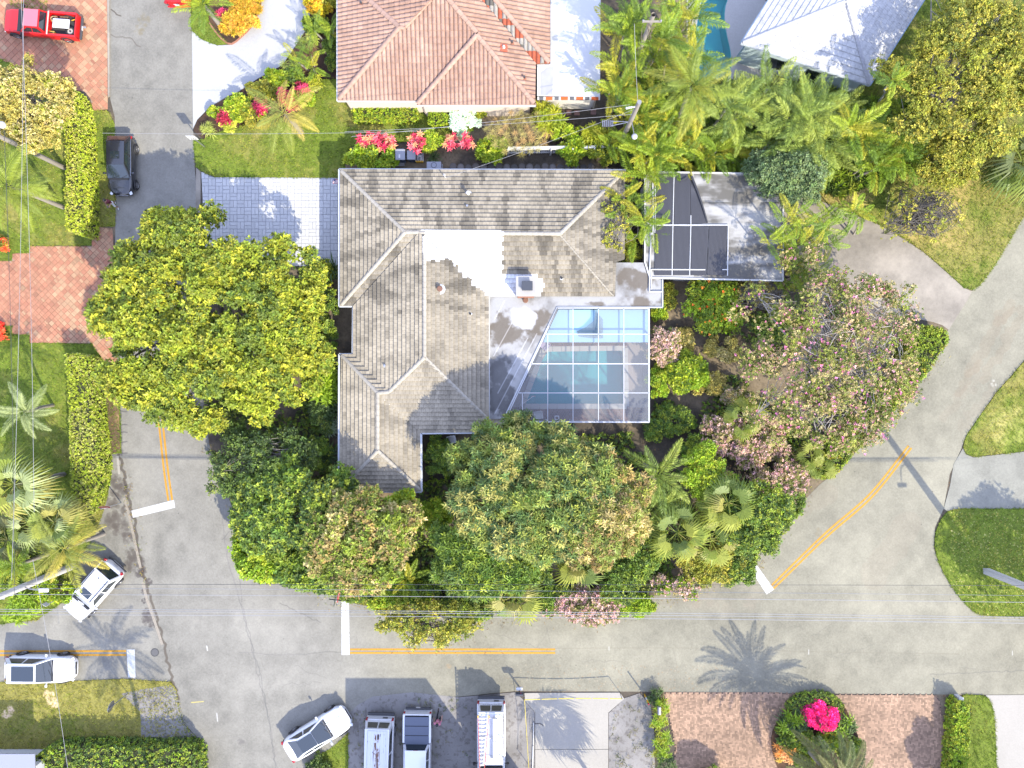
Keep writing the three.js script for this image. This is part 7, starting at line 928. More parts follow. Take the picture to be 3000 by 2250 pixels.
{ // white utility car by the white pole
  const st = [[-2.28, 0.72, 0.82], [-2.2, 0.84, 0.95], [-1.9, 0.92, 1.0], [-1.0, 0.94, 1.02], [0.2, 0.94, 1.02], [0.9, 0.93, 1.0], [1.5, 0.9, 0.96], [1.95, 0.82, 0.88], [2.2, 0.68, 0.76], [2.28, 0.55, 0.66]], o = car('utility_car', 'white utility car with roof rails parked beside the white pole', 'car', 200, 1276, 0.8, -0.66, 0.75);
  part(o, 'body', loftBody(st), whitePaintC); cabin(o, [-2.12, -1.75, 0.28, 0.98, 0.86, 0.68, 0.98, 1.66], whitePaintC, { pano: [-0.35, 0.12, 0.38] }); part(o, 'hood', panelTop(st, 0.98, 1.98, 0.72), whitePaintC); wheels(o, [[1.38, 0.84], [1.38, -0.84], [-1.38, 0.84], [-1.38, -0.84]], 0.35, 0.24); fittings(o, st, { mirrorX: 0.62, w: 0.94, paint: whitePaintC });
  for (const s of [-1, 1]) part(o, 'roof_rail', merge([bar(new V3(-1.7, 1.72, s * 0.6), new V3(0.2, 1.72, s * 0.59), 0.045, 0.035), box(0.05, 0.05, 0.04, -1.6, 1.69, s * 0.6), box(0.05, 0.05, 0.04, 0.1, 1.69, s * 0.6)]), M.black); part(o, 'antenna', rbox(0.16, 0.06, 0.04, 0.02, -1.45, 1.75, 0), M.black);
}
{ // white car on the yellow lines
  const st = [[-2.32, 0.7, 0.84], [-2.25, 0.84, 0.98], [-1.9, 0.92, 1.02], [-0.9, 0.95, 1.02], [0.3, 0.95, 1.0], [1.0, 0.94, 0.98], [1.6, 0.91, 0.93], [2.05, 0.82, 0.84], [2.3, 0.62, 0.72], [2.36, 0.5, 0.62]], o = car('crossover_car', 'white car with long dark glass roof standing on the west street', 'car', 85, 1446, 0.8, 1, 0.01);
  part(o, 'body', loftBody(st), whitePaintC); cabin(o, [-2.2, -1.65, 0.2, 0.98, 0.85, 0.66, 0.98, 1.6], whitePaintC, { pano: [-1.35, 0.16, 0.5] }); part(o, 'hood', panelTop(st, 1.0, 2.1, 0.74), whitePaintC); wheels(o, [[1.42, 0.85], [1.42, -0.85], [-1.42, 0.85], [-1.42, -0.85]], 0.35, 0.24); fittings(o, st, { mirrorX: 0.6, w: 0.95, paint: whitePaintC });
}
{ // white coupe
  const st = [[-2.42, 0.6, 0.78], [-2.36, 0.78, 0.94], [-2.0, 0.9, 1.0], [-1.2, 0.95, 0.96], [-0.3, 0.93, 0.92], [0.7, 0.94, 0.9], [1.4, 0.95, 0.86], [1.95, 0.9, 0.78], [2.3, 0.74, 0.68], [2.42, 0.5, 0.58]], o = car('coupe', 'white sports coupe parked at an angle left of the vans', 'car', 685, 1586, 0.8, 0.85, -0.525);
  part(o, 'body', loftBody(st), whitePaintC); cabin(o, [-2.05, -1.1, -0.1, 0.85, 0.8, 0.56, 0.94, 1.34, 0.9], whitePaintC, { pano: [-1.2, -0.05, 0.46] }); part(o, 'hood', panelTop(st, 0.86, 2.1, 0.7), whitePaintC); wheels(o, [[1.45, 0.86], [1.45, -0.86], [-1.42, 0.88], [-1.42, -0.88]], 0.35, 0.26); fittings(o, st, { mirrorX: 0.62, w: 0.93, paint: whitePaintC, mirrorY: 0.98, lampY: 0.68 }); for (const s of [-1, 1]) part(o, 'hood_crease', bar(new V3(0.95, 0.955, s * 0.3), new V3(1.95, 0.85, s * 0.22), 0.05, 0.03), whitePaintC);
}
{ // black hatchback
  const st = [[-2.02, 0.66, 0.84], [-1.95, 0.8, 0.98], [-1.5, 0.86, 1.02], [-0.5, 0.88, 1.02], [0.5, 0.88, 1.0], [1.1, 0.86, 0.95], [1.6, 0.8, 0.86], [1.9, 0.66, 0.74], [2.02, 0.5, 0.62]], o = car('hatchback', 'small black hatchback parked on the shaded upper street', 'car', 262, 358, 0.7, 0, 1);
  part(o, 'body', loftBody(st), blackPaint); cabin(o, [-1.95, -1.4, 0.1, 0.95, 0.8, 0.6, 0.98, 1.48], blackPaint, { pano: [-0.75, -0.25, 0.3] }); part(o, 'hood', panelTop(st, 0.98, 1.75, 0.74), blackPaint); wheels(o, [[1.25, 0.8], [1.25, -0.8], [-1.25, 0.8], [-1.25, -0.8]], 0.31, 0.21); fittings(o, st, { mirrorX: 0.6, w: 0.88, paint: blackPaint, mirrorY: 1.02 }); part(o, 'chrome_strip', xf(rbox(0.03, 0.04, 0.9, 0.015), 2.03, 0.58, 0), M.chrome); for (const s of [-1, 1]) part(o, 'window_trim', bar(new V3(-1.7, 1.03, s * 0.825), new V3(0.8, 1.02, s * 0.8), 0.02, 0.025), M.chrome);
}
{ // red car cut by the top edge
  const st = [[-2.3, 0.7, 0.82], [-2.22, 0.84, 0.98], [-1.8, 0.9, 1.02], [-0.8, 0.92, 1.0], [1.0, 0.9, 0.96], [2.0, 0.8, 0.82], [2.3, 0.55, 0.66]], o = car('red_car', 'bright red car cut off by the top edge of the photo', 'car', 381, -64, 0.8, 0, -1);
  part(o, 'body', loftBody(st), redPaint); cabin(o, [-1.9, -1.2, 0.3, 1.05, 0.82, 0.62, 0.98, 1.45], redPaint); part(o, 'trunk_lid', panelTop(st, -2.1, -1.85, 0.7), redPaint); wheels(o, [[1.4, 0.83], [1.4, -0.83], [-1.4, 0.83], [-1.4, -0.83]], 0.33, 0.22); fittings(o, st, { mirrorX: 0.65, w: 0.92, paint: redPaint, bumper: redPaint }); part(o, 'licence_plate', xf(box(0.02, 0.16, 0.34), -2.34, 0.78, 0, 0, 0, 0.3), M.white);
}
// ---- pickups
function pickup(o, paint, L, { cabLen, bedLen, w, yb, roof, cover }) {       // L: rear x
  const x1 = L + bedLen, x2 = x1 + cabLen, x3 = x2 + 1.25, f = [[x1 - 0.02, w * 0.97, yb], [x1 + 0.1, w, yb], [x2 - 0.3, w, yb], [x2, w * 0.99, yb - 0.02], [x3 - 0.5, w * 0.97, yb - 0.05], [x3 - 0.1, w * 0.92, yb - 0.12], [x3, w * 0.82, yb - 0.22]].map(([a, b, c]) => [a, b, c, 0.32, 0.86]);
  part(o, 'body', loftBody(f), paint); part(o, 'hood', panelTop(f, x2 + 0.02, x3 - 0.12, 0.78), paint);
  cabin(o, [x1 + 0.05, x1 + 0.22, x2 - 0.62, x2 + 0.02, w * 0.9, w * 0.74, yb - 0.02, roof], paint);
  const t = 0.09, bedM = mat([0.05, 0.045, 0.045], 0.8); for (const s of [-1, 1]) part(o, 'bed_side', merge([rbox(bedLen, yb - 0.34, t, 0.03, L + bedLen / 2, (yb + 0.34) / 2, s * (w - t / 2)), rbox(bedLen * 0.98, 0.05, t * 1.7, 0.02, L + bedLen / 2, yb, s * (w - t * 0.8))]), paint);
  part(o, 'tailgate', rbox(0.08, yb - 0.42, w * 1.86, 0.03, L + 0.04, (yb + 0.42) / 2, 0), paint); part(o, 'bed_floor', box(bedLen - 0.05, 0.05, w * 1.8, L + bedLen / 2, 0.5, 0), bedM); part(o, 'bed_front', box(0.06, yb - 0.5, w * 1.8, x1 - 0.05, (yb + 0.5) / 2, 0), paint);
  part(o, 'bumper', rbox(0.14, 0.16, w * 1.8, 0.04, L - 0.12, 0.5, 0), M.darkgrey); for (const s of [-1, 1]) { part(o, 'taillight', rbox(0.06, 0.3, 0.12, 0.02, L + 0.01, yb - 0.28, s * (w - 0.07)), M.redlamp); part(o, 'headlight', rbox(0.16, 0.16, 0.26, 0.04, x3 - 0.06, yb - 0.34, s * w * 0.72), M.lamp); part(o, 'mirror', rbox(0.1, 0.2, 0.22, 0.04, x2 - 0.2, yb + 0.14, s * (w + 0.12)), M.black); }
  wheels(o, [[x3 - 0.65, w - 0.12], [x3 - 0.65, -(w - 0.12)], [L + bedLen * 0.42, w - 0.12], [L + bedLen * 0.42, -(w - 0.12)]], 0.37, 0.25); part(o, 'licence_plate', box(0.02, 0.14, 0.3, L - 0.2, 0.55, 0), M.offwhite); return { x1, x2, x3 };
}
{ const o = car('pickup_truck', 'old red pickup truck with a loaded bed on the paver driveway', 'pickup truck', 92, 51, 0.8, -1, -0.083), faded = mat([0.5, 0.16, 0.2], 0.6);
  const { x1, x2 } = pickup(o, redPaint, -2.4, { cabLen: 1.75, bedLen: 2.0, w: 0.84, yb: 0.98, roof: 1.52 }); part(o, 'faded_roof', rbox(0.98, 0.02, 1.16, 0.008, x1 + 0.72, 1.565, 0), faded); part(o, 'wiper_cowl', rbox(0.24, 0.03, 1.5, 0.01, x2 + 0.1, 0.99, 0), M.black); part(o, 'roll_bar', rbox(0.07, 0.08, 1.6, 0.02, x1 - 0.1, 1.03, 0), mat([0.55, 0.53, 0.46], 0.5)); part(o, 'hitch', rbox(0.25, 0.08, 0.12, 0.02, -2.68, 0.48, 0.12), M.steel);
  const base = o.position, put = (name, label, cat, x, y, z) => { const p = new V3(x, y, z).applyAxisAngle(UP, o.rotation.y).add(base); return thing(name, label, cat, p, o.rotation.y); };
  const c = put('white_board', 'white panel lying across the load in the red pickup bed', 'board', -1.35, 0.92, 0.05); part(c, 'board', rbox(1.15, 0.05, 0.62, 0.015), M.white); part(c, 'edge', rbox(1.1, 0.06, 0.04, 0.01, -0.0, -0.02, 0.31), mat([0.1, 0.15, 0.5], 0.6));
  const t = put('spare_wheel', 'spare wheel lying in the back of the red pickup bed', 'wheel', -1.95, 0.74, -0.38), prof = [[0.2, -0.1], [0.31, -0.1], [0.34, 0], [0.31, 0.1], [0.2, 0.1]].map(([a, b]) => new V2(a, b)); part(t, 'tyre', new THREE.LatheGeometry(prof, 24), M.rubber); part(t, 'rim', cyl(0.2, 0.2, 0.06, 0, 0, 0, 18), mat([0.45, 0.4, 0.34], 0.6)); part(t, 'hub', cyl(0.06, 0.06, 0.08, 0, 0.02, 0, 10), M.black);
  const b = put('rope_coil', 'tan coil of rope in the front corner of the red pickup bed', 'rope', -0.72, 0.62, 0.42); for (let i = 0; i < 4; i++) part(b, 'loop', xf(new THREE.TorusGeometry(0.24 - i * 0.03, 0.03, 6, 20), 0.01 * i, 0.04 + i * 0.05, 0, Math.PI / 2 + 0.08 * i), mat([0.45, 0.32, 0.16], 0.9));
  const k = put('crate', 'brown slatted crate in the red pickup bed', 'crate', -1.4, 0.6, 0.52); for (let i = 0; i < 6; i++) part(k, 'slat', rbox(0.05, 0.22, 0.22, 0.01, -0.25 + i * 0.1, 0.06, 0), mat([0.22, 0.13, 0.07], 0.9)); part(k, 'rail', rbox(0.6, 0.04, 0.03, 0.01, 0, 0.12, 0.12), M.wood);
  const y = put('toolbox', 'yellow toolbox in the front of the red pickup bed', 'toolbox', -0.62, 0.64, -0.55); part(y, 'body', rbox(0.42, 0.22, 0.22, 0.03), M.yellow); part(y, 'handle', rbox(0.2, 0.04, 0.04, 0.015, 0, 0.14, 0), M.black); part(y, 'lid', rbox(0.42, 0.04, 0.23, 0.01, 0, 0.1, 0), mat([0.7, 0.5, 0.1], 0.6));
  const bt = put('car_jack', 'black and yellow jack in the rear corner of the red pickup bed', 'tool', -2.05, 0.58, 0.5); part(bt, 'frame', rbox(0.3, 0.08, 0.16, 0.02), M.black); part(bt, 'arm', xf(rbox(0.34, 0.05, 0.06, 0.015), 0, 0.08, 0, 0, 0.5, 0.2), M.yellow);
}
{ const p = T('D2', 1442, 1560, 1.0), o = thing('pickup_truck', 'white pickup truck with black folding bed cover between two vans', 'pickup truck', new V3(p.x, 0.02, 25.15), -Math.PI / 2 - 0.01);
  const { x1 } = pickup(o, whitePaintC, -2.65, { cabLen: 2.2, bedLen: 1.95, w: 0.96, yb: 1.18, roof: 1.84 }); const cv = mat([0.1, 0.12, 0.17], 0.55); for (let i = 0; i < 3; i++) part(o, 'cover_panel', rbox(0.6, 0.035, 1.66, 0.012, -2.2 + i * 0.645, 1.22, 0), cv); part(o, 'cover_frame', merge([rbox(1.95, 0.02, 1.76, 0.005, -1.55, 1.19, 0)]), M.black); part(o, 'shelf_light', rbox(0.06, 0.05, 0.3, 0.02, x1 + 0.2, 1.83, 0), M.redlamp);
}
// ---- vans
function van(o, paint, rear, { w = 1.0, top = 2.08, len = 5.5, roofM }) {
  const x = (t) => rear + t, st = [[x(0), w * 0.95, 1.1], [x(0.08), w * 0.99, 1.14], [x(0.5), w, 1.15], [x(3.9), w, 1.15], [x(4.35), w * 0.98, 1.12], [x(4.9), w * 0.95, 1.02], [x(5.35), w * 0.86, 0.9], [x(5.5), w * 0.74, 0.75]].map((s) => [...s, 0.38, 0.9]);
  part(o, 'body', loftBody(st), paint); part(o, 'hood', panelTop(st, x(4.5), x(5.3), 0.74), paint);
  const wr = w * 0.83; cabin(o, [x(0.03), x(0.3), x(3.72), x(4.42), w * 0.94, wr, 1.1, top], paint, { noRear: true, roofM });
  const N = new V3(-(top - 1.1), 0.27, 0).normalize(), at = (u, s, up = 0.012) => new V3(lerp(x(0.03), x(0.3), u), lerp(1.1, top - 0.03, u), s * lerp(w * 0.94, wr, u)).addScaledVector(N, up);
  for (const [s0, s1] of [[-0.84, -0.05], [0.05, 0.84]]) { part(o, 'rear_window', quads([quad(at(0.3, s0, 0.02), at(0.3, s1, 0.02), at(0.84, s1 * 0.97, 0.02), at(0.84, s0 * 0.97, 0.02))]), M.glass); part(o, 'window_seal', quads([quad(at(0.27, s0 - 0.03), at(0.27, s1 + 0.03), at(0.87, s1 * 0.97 + 0.03), at(0.87, s0 * 0.97 - 0.03))]), M.offwhite); }
  part(o, 'licence_plate', xf(box(0.02, 0.16, 0.34), x(-0.015), 0.92, -0.35), M.darkgrey); part(o, 'bumper', rbox(0.2, 0.18, w * 1.9, 0.05, x(-0.08), 0.52, 0), M.darkgrey);
  for (const s of [-1, 1]) { part(o, 'taillight', rbox(0.07, 0.42, 0.13, 0.03, x(0.02), 1.05, s * w * 0.9), M.redlamp); part(o, 'headlight', rbox(0.12, 0.18, 0.28, 0.04, x(5.4), 0.72, s * w * 0.6), M.lamp); part(o, 'mirror', merge([rbox(0.12, 0.26, 0.18, 0.04, x(4.05), 1.35, s * (w + 0.16)), box(0.05, 0.04, 0.2, x(4.05), 1.3, s * (w + 0.04))]), M.black); }
  wheels(o, [[x(4.6), w - 0.12], [x(4.6), -(w - 0.12)], [x(1.05), w - 0.12], [x(1.05), -(w - 0.12)]], 0.36, 0.25, M.steel); return { x, wr };
}
const vanWhite = gloss(0.66, 0.67, 0.69);
{ const o = thing('van', 'old white van with rust patches across its ribbed roof', 'van', new V3(-9.02, 0.02, 22.85), -Math.PI / 2 - 0.03);
  const rust = texture(512, 512, (u, v) => { const X = u, n = fbm(u * 9, v * 14, 4, 901), m = Math.exp(-(((X - 0.5) / 0.16) ** 2)) * (sstep(0.03, 0.1, v) - 0.0) * 1.0, z = sstep(0.5, 0.66, n * 0.72 + 0.32 * m + 0.12 * vnoise(u * 30, v * 40, 4) - 0.05), dk = sstep(0.62, 0.72, n), b = [lerp(0.17, 0.05, dk), lerp(0.07, 0.035, dk), lerp(0.035, 0.03, dk)]; return [lerp(0.66, b[0], z), lerp(0.67, b[1], z), lerp(0.7, b[2], z)]; });
  const { x, wr } = van(o, vanWhite, 0, { w: 0.98, top: 2.02 }); const g = new THREE.PlaneGeometry(3.3, wr * 1.5, 20, 1); g.rotateX(-Math.PI / 2); const a = g.attributes.uv; { const q = g.attributes.position; for (let i = 0; i < q.count; i++) a.setXY(i, q.getZ(i) / (wr * 1.5) + 0.5, q.getX(i) / 3.3 + 0.5); } g.translate(x(2.0), 2.068, 0); part(o, 'rusty_panel', g, mat([1, 1, 1], 0.6, { map: rust }), null, 'rusty peeling roof panel');
  for (const z of [-0.66, -0.42, -0.2, 0.0, 0.2, 0.42, 0.66]) part(o, 'roof_rib', rbox(3.3, 0.03, 0.05, 0.012, x(2.0), 2.075, z), z === 0 || Math.abs(z) === 0.2 ? mat([1, 1, 1], 0.6, { map: rust }) : vanWhite);
}
{ const o = thing('van', 'white work van carrying a ladder and a long grey duct on its roof rack', 'van', new V3(-1.42, 0.02, 21.7), -Math.PI / 2), { x } = van(o, vanWhite, 0, { w: 0.98, top: 2.05 });
  for (const z of [-0.6, -0.3, 0, 0.3, 0.6]) part(o, 'roof_rib', rbox(3.2, 0.03, 0.05, 0.012, x(2.0), 2.09, z), vanWhite);
  for (const t of [0.55, 1.9, 3.2]) part(o, 'rack_bar', merge([rbox(0.05, 0.04, 1.7, 0.015, x(t), 2.24, 0), box(0.05, 0.2, 0.04, x(t), 2.14, 0.78), box(0.05, 0.2, 0.04, x(t), 2.14, -0.78)]), M.offwhite);
  const red = mat([0.5, 0.09, 0.06], 0.5), lad = thing('ladder', 'orange and white step ladder strapped on the work van roof', 'ladder', new V3(-1.42, 0.02, 21.7), -Math.PI / 2), Y = 2.3, a0 = new V3(0.42, Y, 0.84), a1 = new V3(4.0, Y, 0.72), b0 = new V3(0.42, Y, 0.12), b1 = new V3(4.0, Y, 0.42);
  part(lad, 'rail', bar(a0, a1, 0.04, 0.09), red); part(lad, 'rail', bar(b0, b1, 0.04, 0.09), red); for (let i = 0; i < 12; i++) { const t = 0.1 + i * 0.073; part(lad, 'rung', bar(a0.clone().lerp(a1, t), b0.clone().lerp(b1, t), 0.09, 0.03), M.white); } for (const p of [a0, b0]) part(lad, 'foot', rbox(0.16, 0.1, 0.08, 0.02, p.x, p.y, p.z), M.yellow); part(lad, 'top_cap', rbox(0.22, 0.1, 0.4, 0.03, 4.02, Y, 0.57), M.yellow); part(lad, 'rear_rail', bar(new V3(0.5, Y - 0.05, 0.72), new V3(3.8, Y - 0.05, 0.66), 0.03, 0.05), M.alloy);
  const dk = thing('duct', 'long grey sheet metal duct lying on the work van roof rack', 'duct', new V3(-1.42, 0.02, 21.7), -Math.PI / 2); for (const [p, q] of [[0.5, 2.0], [2.02, 3.5]]) part(dk, 'section', rbox(q - p, 0.16, 0.3, 0.02, (p + q) / 2, 2.36, -0.3), M.offwhite);
  part(o, 'lettering', (() => { const N = new V3(-0.95, 0.27, 0).normalize(), at = (u, s) => new V3(lerp(0.03, 0.3, u), lerp(1.1, 2.02, u), s * lerp(0.92, 0.81, u)).addScaledVector(N, 0.016), g = quads([quad(at(0.12, -0.75), at(0.12, 0.75), at(0.24, 0.75), at(0.24, -0.75))]); g.setAttribute('uv', new THREE.Float32BufferAttribute([0, 1, 1, 1, 1, 0, 0, 1, 1, 0, 0, 0], 2)); return g; })(), (() => { const cv = document.createElement('canvas'); cv.width = 256; cv.height = 24; const c = cv.getContext('2d'); c.fillStyle = '#d6d7da'; c.fillRect(0, 0, 256, 24); c.fillStyle = '#39496a'; for (let i = 0; i < 19; i++) if (![2, 7, 10, 14].includes(i)) { c.fillRect(14 + i * 12, 6, 3, 12); c.fillRect(14 + i * 12, i % 3 ? 6 : 15, 8, 3); if (i % 2) c.fillRect(19 + i * 12, 6, 3, 12); } const t = new THREE.CanvasTexture(cv); t.colorSpace = THREE.SRGBColorSpace; t.flipY = false; return mat([1, 1, 1], 0.5, { map: t }); })());
}

// ================================================================ PEOPLE
R = rngOf(31);
function person(label, pos, turn, J, colours, hairC, extra) {      // J: joints in metres, +x forward, +z to the figure's right
  const o = thing('person', label, 'person', pos, turn), B = [], V = (k) => Array.isArray(k) ? new V3(...k) : new V3(...J[k]);
  const bone = (a, b, r0, r1, c) => B.push([V(a), V(b), r0, r1, c]);
  bone('hip', 'chest', 0.125, 0.15, 1); bone('hipL', 'hipR', 0.1, 0.1, 2); bone('shL', 'shR', 0.085, 0.085, 1); bone('chest', 'neck', 0.1, 0.055, 1); bone('neck', 'head', 0.05, 0.06, 0); bone('head', 'crown', 0.085, 0.09, 0); bone('head', 'face', 0.07, 0.045, 0);
  for (const s of ['L', 'R']) { bone('sh' + s, 'el' + s, 0.058, 0.042, 1); bone('el' + s, 'wr' + s, 0.042, 0.028, 0); bone('hip' + s, 'kn' + s, 0.092, 0.06, 2); bone('kn' + s, 'an' + s, 0.055, 0.037, colours.length > 4 ? 4 : 0); bone('an' + s, 'to' + s, 0.042, 0.033, 3); const w = V('wr' + s), d = w.clone().sub(V('el' + s)).normalize(), palm = w.clone().addScaledVector(d, 0.07); bone(w.toArray(), palm.toArray(), 0.03, 0.034, 0); }
  const res = 72, half = 0.95, mc = new MarchingCubes(res, M.white, false, false, 90000), cen = new V3(0, 0.88, 0); mc.isolation = 0; const p = new V3(), seg = new V3(), q = new V3();
  const dist = (p, [a, b, r0, r1]) => { seg.subVectors(b, a); const t = clamp(q.subVectors(p, a).dot(seg) / Math.max(1e-9, seg.lengthSq()), 0, 1); return q.copy(a).addScaledVector(seg, t).distanceTo(p) - lerp(r0, r1, t); };
  for (let k = 0, i = 0; k < res; k++) for (let j = 0; j < res; j++) for (let m = 0; m < res; m++, i++) { p.set((m - res / 2) / (res / 2) * half + cen.x, (j - res / 2) / (res / 2) * half + cen.y, (k - res / 2) / (res / 2) * half + cen.z); let d = 9; for (const b of B) { const e = dist(p, b), h = Math.max(0.03 - Math.abs(d - e), 0) / 0.03; d = Math.min(d, e) - h * h * 0.03 * 0.25; } mc.field[i] = -d; }
  mc.update(); const n = mc.count, P0 = new Float32Array(n * 3), C = new Float32Array(n * 3);
  for (let i = 0; i < n; i++) { p.set(mc.positionArray[3 * i] * half + cen.x, mc.positionArray[3 * i + 1] * half + cen.y, mc.positionArray[3 * i + 2] * half + cen.z); P0.set([p.x, p.y, p.z], 3 * i); let best = 9, c = 0; for (const b of B) { const e = dist(p, b); if (e < best) { best = e; c = b[4]; } } C.set(colours[c], 3 * i); }
  let g = new THREE.BufferGeometry(); g.setAttribute('position', new THREE.BufferAttribute(P0, 3)); g.setAttribute('color', new THREE.BufferAttribute(C, 3)); g.computeVertexNormals();
  const fingers = []; for (const s of ['L', 'R']) { const w = V('wr' + s), d = w.clone().sub(V('el' + s)).normalize(), side = new V3(0, 0, 1).addScaledVector(d, -d.z).normalize(), up = d.clone().cross(side), base = w.clone().addScaledVector(d, 0.08); [0.068, 0.08, 0.075, 0.058].forEach((l, i) => { const a = base.clone().addScaledVector(side, (i - 1.5) * 0.02), b = a.clone().addScaledVector(d, l * 0.55).addScaledVector(up, -0.012), c = b.clone().addScaledVector(d, l * 0.4).addScaledVector(up, -0.03); fingers.push(tint(tube([a, b, c], 0.01, 0.008, 5), colours[0])); }); const a = w.clone().addScaledVector(d, 0.04).addScaledVector(side, -0.03); fingers.push(tint(tube([a, a.clone().addScaledVector(side, -0.025).addScaledVector(d, 0.03), a.clone().addScaledVector(side, -0.03).addScaledVector(d, 0.06)], 0.012, 0.009, 5), colours[0])); }
  part(o, 'body', merge([g, ...fingers]), mat([1, 1, 1], 0.8, { vertexColors: true }));
  const h = V('head'), cr = V('crown'), hair = xf(new THREE.SphereGeometry(0.115, 20, 14, 0, 6.2832, 0, 1.75), 0, 0, 0, 0, 0, 0.35, new V3(1.06, 1.05, 0.92)); hair.translate(cr.x - 0.018, cr.y + 0.005, cr.z); part(o, 'hair', hair, mat(hairC, 0.7));
  const f = V('face'), feat = []; for (const s of [-1, 1]) { feat.push(xf(new THREE.SphereGeometry(0.012, 8, 6), f.x + 0.028, f.y + 0.045, f.z + s * 0.032)); part(o, 'ear', xf(new THREE.SphereGeometry(0.026, 8, 6), h.x - 0.005, h.y + 0.03, h.z + s * 0.088, 0, 0, 0, new V3(0.7, 1.1, 0.4)), mat(colours[0], 0.7)); } part(o, 'eyes', merge(feat), M.black); part(o, 'nose', xf(new THREE.ConeGeometry(0.016, 0.045, 6), f.x + 0.05, f.y + 0.02, f.z, 0, 0, -0.3), mat(colours[0], 0.7)); part(o, 'mouth', rbox(0.012, 0.012, 0.045, 0.005, f.x + 0.04, f.y - 0.018, f.z), mat([0.3, 0.08, 0.07], 0.7));
  if (extra) extra(o, V); return o;
}
const skin = [0.42, 0.24, 0.17];
person('person in maroon top and white shorts looking at a phone beside the hedge', P(345, 603).setY(0.05), -Math.PI / 2, { hip: [0, 0.95, 0], chest: [0.02, 1.25, 0], neck: [0.03, 1.43, 0], head: [0.06, 1.52, 0], crown: [0.05, 1.6, 0], face: [0.13, 1.52, 0], shL: [0.02, 1.38, -0.16], shR: [0.02, 1.38, 0.16], elL: [0.06, 1.12, -0.21], elR: [0.1, 1.12, 0.21], wrL: [0.28, 1.13, -0.1], wrR: [0.31, 1.16, 0.06], hipL: [0, 0.9, -0.09], hipR: [0, 0.9, 0.09], knL: [0.16, 0.49, -0.1], knR: [-0.06, 0.49, 0.1], anL: [0.14, 0.09, -0.1], anR: [-0.26, 0.13, 0.1], toL: [0.3, 0.04, -0.11], toR: [-0.14, 0.04, 0.11] }, [skin, [0.12, 0.015, 0.025], [0.7, 0.7, 0.68], [0.6, 0.62, 0.62]], [0.02, 0.015, 0.012], (o, V) => { const w = V('wrR'); const ph = thing('phone', 'pale phone in the hands of the walking person', 'phone', new V3(w.x + 0.08, w.y + 0.05, w.z - 0.05).applyAxisAngle(UP, o.rotation.y).add(o.position), o.rotation.y); part(ph, 'case', rbox(0.14, 0.012, 0.07, 0.006), M.offwhite); part(ph, 'screen', box(0.12, 0.003, 0.06, 0, 0.0085, 0), M.black); });
person('person in pink shirt and dark trousers walking beside the white pickup truck', P(1287, 2094).setY(0.02), Math.PI / 2 - 0.15, { hip: [0, 0.93, 0], chest: [0.03, 1.22, 0], neck: [0.04, 1.4, 0], head: [0.07, 1.5, 0], crown: [0.06, 1.58, 0], face: [0.14, 1.5, 0], shL: [0.02, 1.35, -0.16], shR: [0.02, 1.35, 0.16], elL: [-0.08, 1.1, -0.24], elR: [0.12, 1.11, 0.23], wrL: [0.02, 0.88, -0.26], wrR: [0.3, 0.98, 0.24], hipL: [0, 0.88, -0.09], hipR: [0, 0.88, 0.09], knL: [0.2, 0.48, -0.1], knR: [0.0, 0.48, 0.1], anL: [0.28, 0.09, -0.1], anR: [-0.22, 0.12, 0.1], toL: [0.44, 0.04, -0.11], toR: [-0.1, 0.04, 0.11] }, [skin, [0.55, 0.2, 0.27], [0.02, 0.02, 0.03], [0.1, 0.06, 0.04], [0.02, 0.02, 0.03]], [0.015, 0.014, 0.02]);

// ================================================================ SIGNS, POLES, WIRES
function print(w, h, draw) { const cv = document.createElement('canvas'); cv.width = w; cv.height = h; draw(cv.getContext('2d'), w, h); const t = new THREE.CanvasTexture(cv); t.colorSpace = THREE.SRGBColorSpace; return t; }
function signPost(name, label, pos, h, nx, nz) { const o = thing(name, label, 'sign', pos, Math.atan2(nx, nz)); part(o, 'post', box(0.05, h, 0.05, 0, h / 2, -0.05), M.steel); return o; }
{ const o = signPost('speed_sign', 'white rectangular speed limit sign by the croton bed', P(602, 434), 2.4, 0, 1), t = print(192, 240, (c, w, h) => { c.fillStyle = '#f6f6f4'; c.fillRect(0, 0, w, h); c.strokeStyle = '#111'; c.lineWidth = 5; c.strokeRect(7, 7, w - 14, h - 14); c.fillStyle = '#111'; c.textAlign = 'center'; c.font = 'bold 40px sans-serif'; c.fillText('SPEED', w / 2, 56); c.fillText('LIMIT', w / 2, 98); c.font = 'bold 128px sans-serif'; c.fillText('20', w / 2, 216); });
  part(o, 'plate', rbox(0.61, 0.76, 0.02, 0.008, 0, 2.08, -0.012), M.white); part(o, 'print', xf(new THREE.PlaneGeometry(0.58, 0.73), 0, 2.08, 0.003), mat([1, 1, 1], 0.5, { map: t })); }
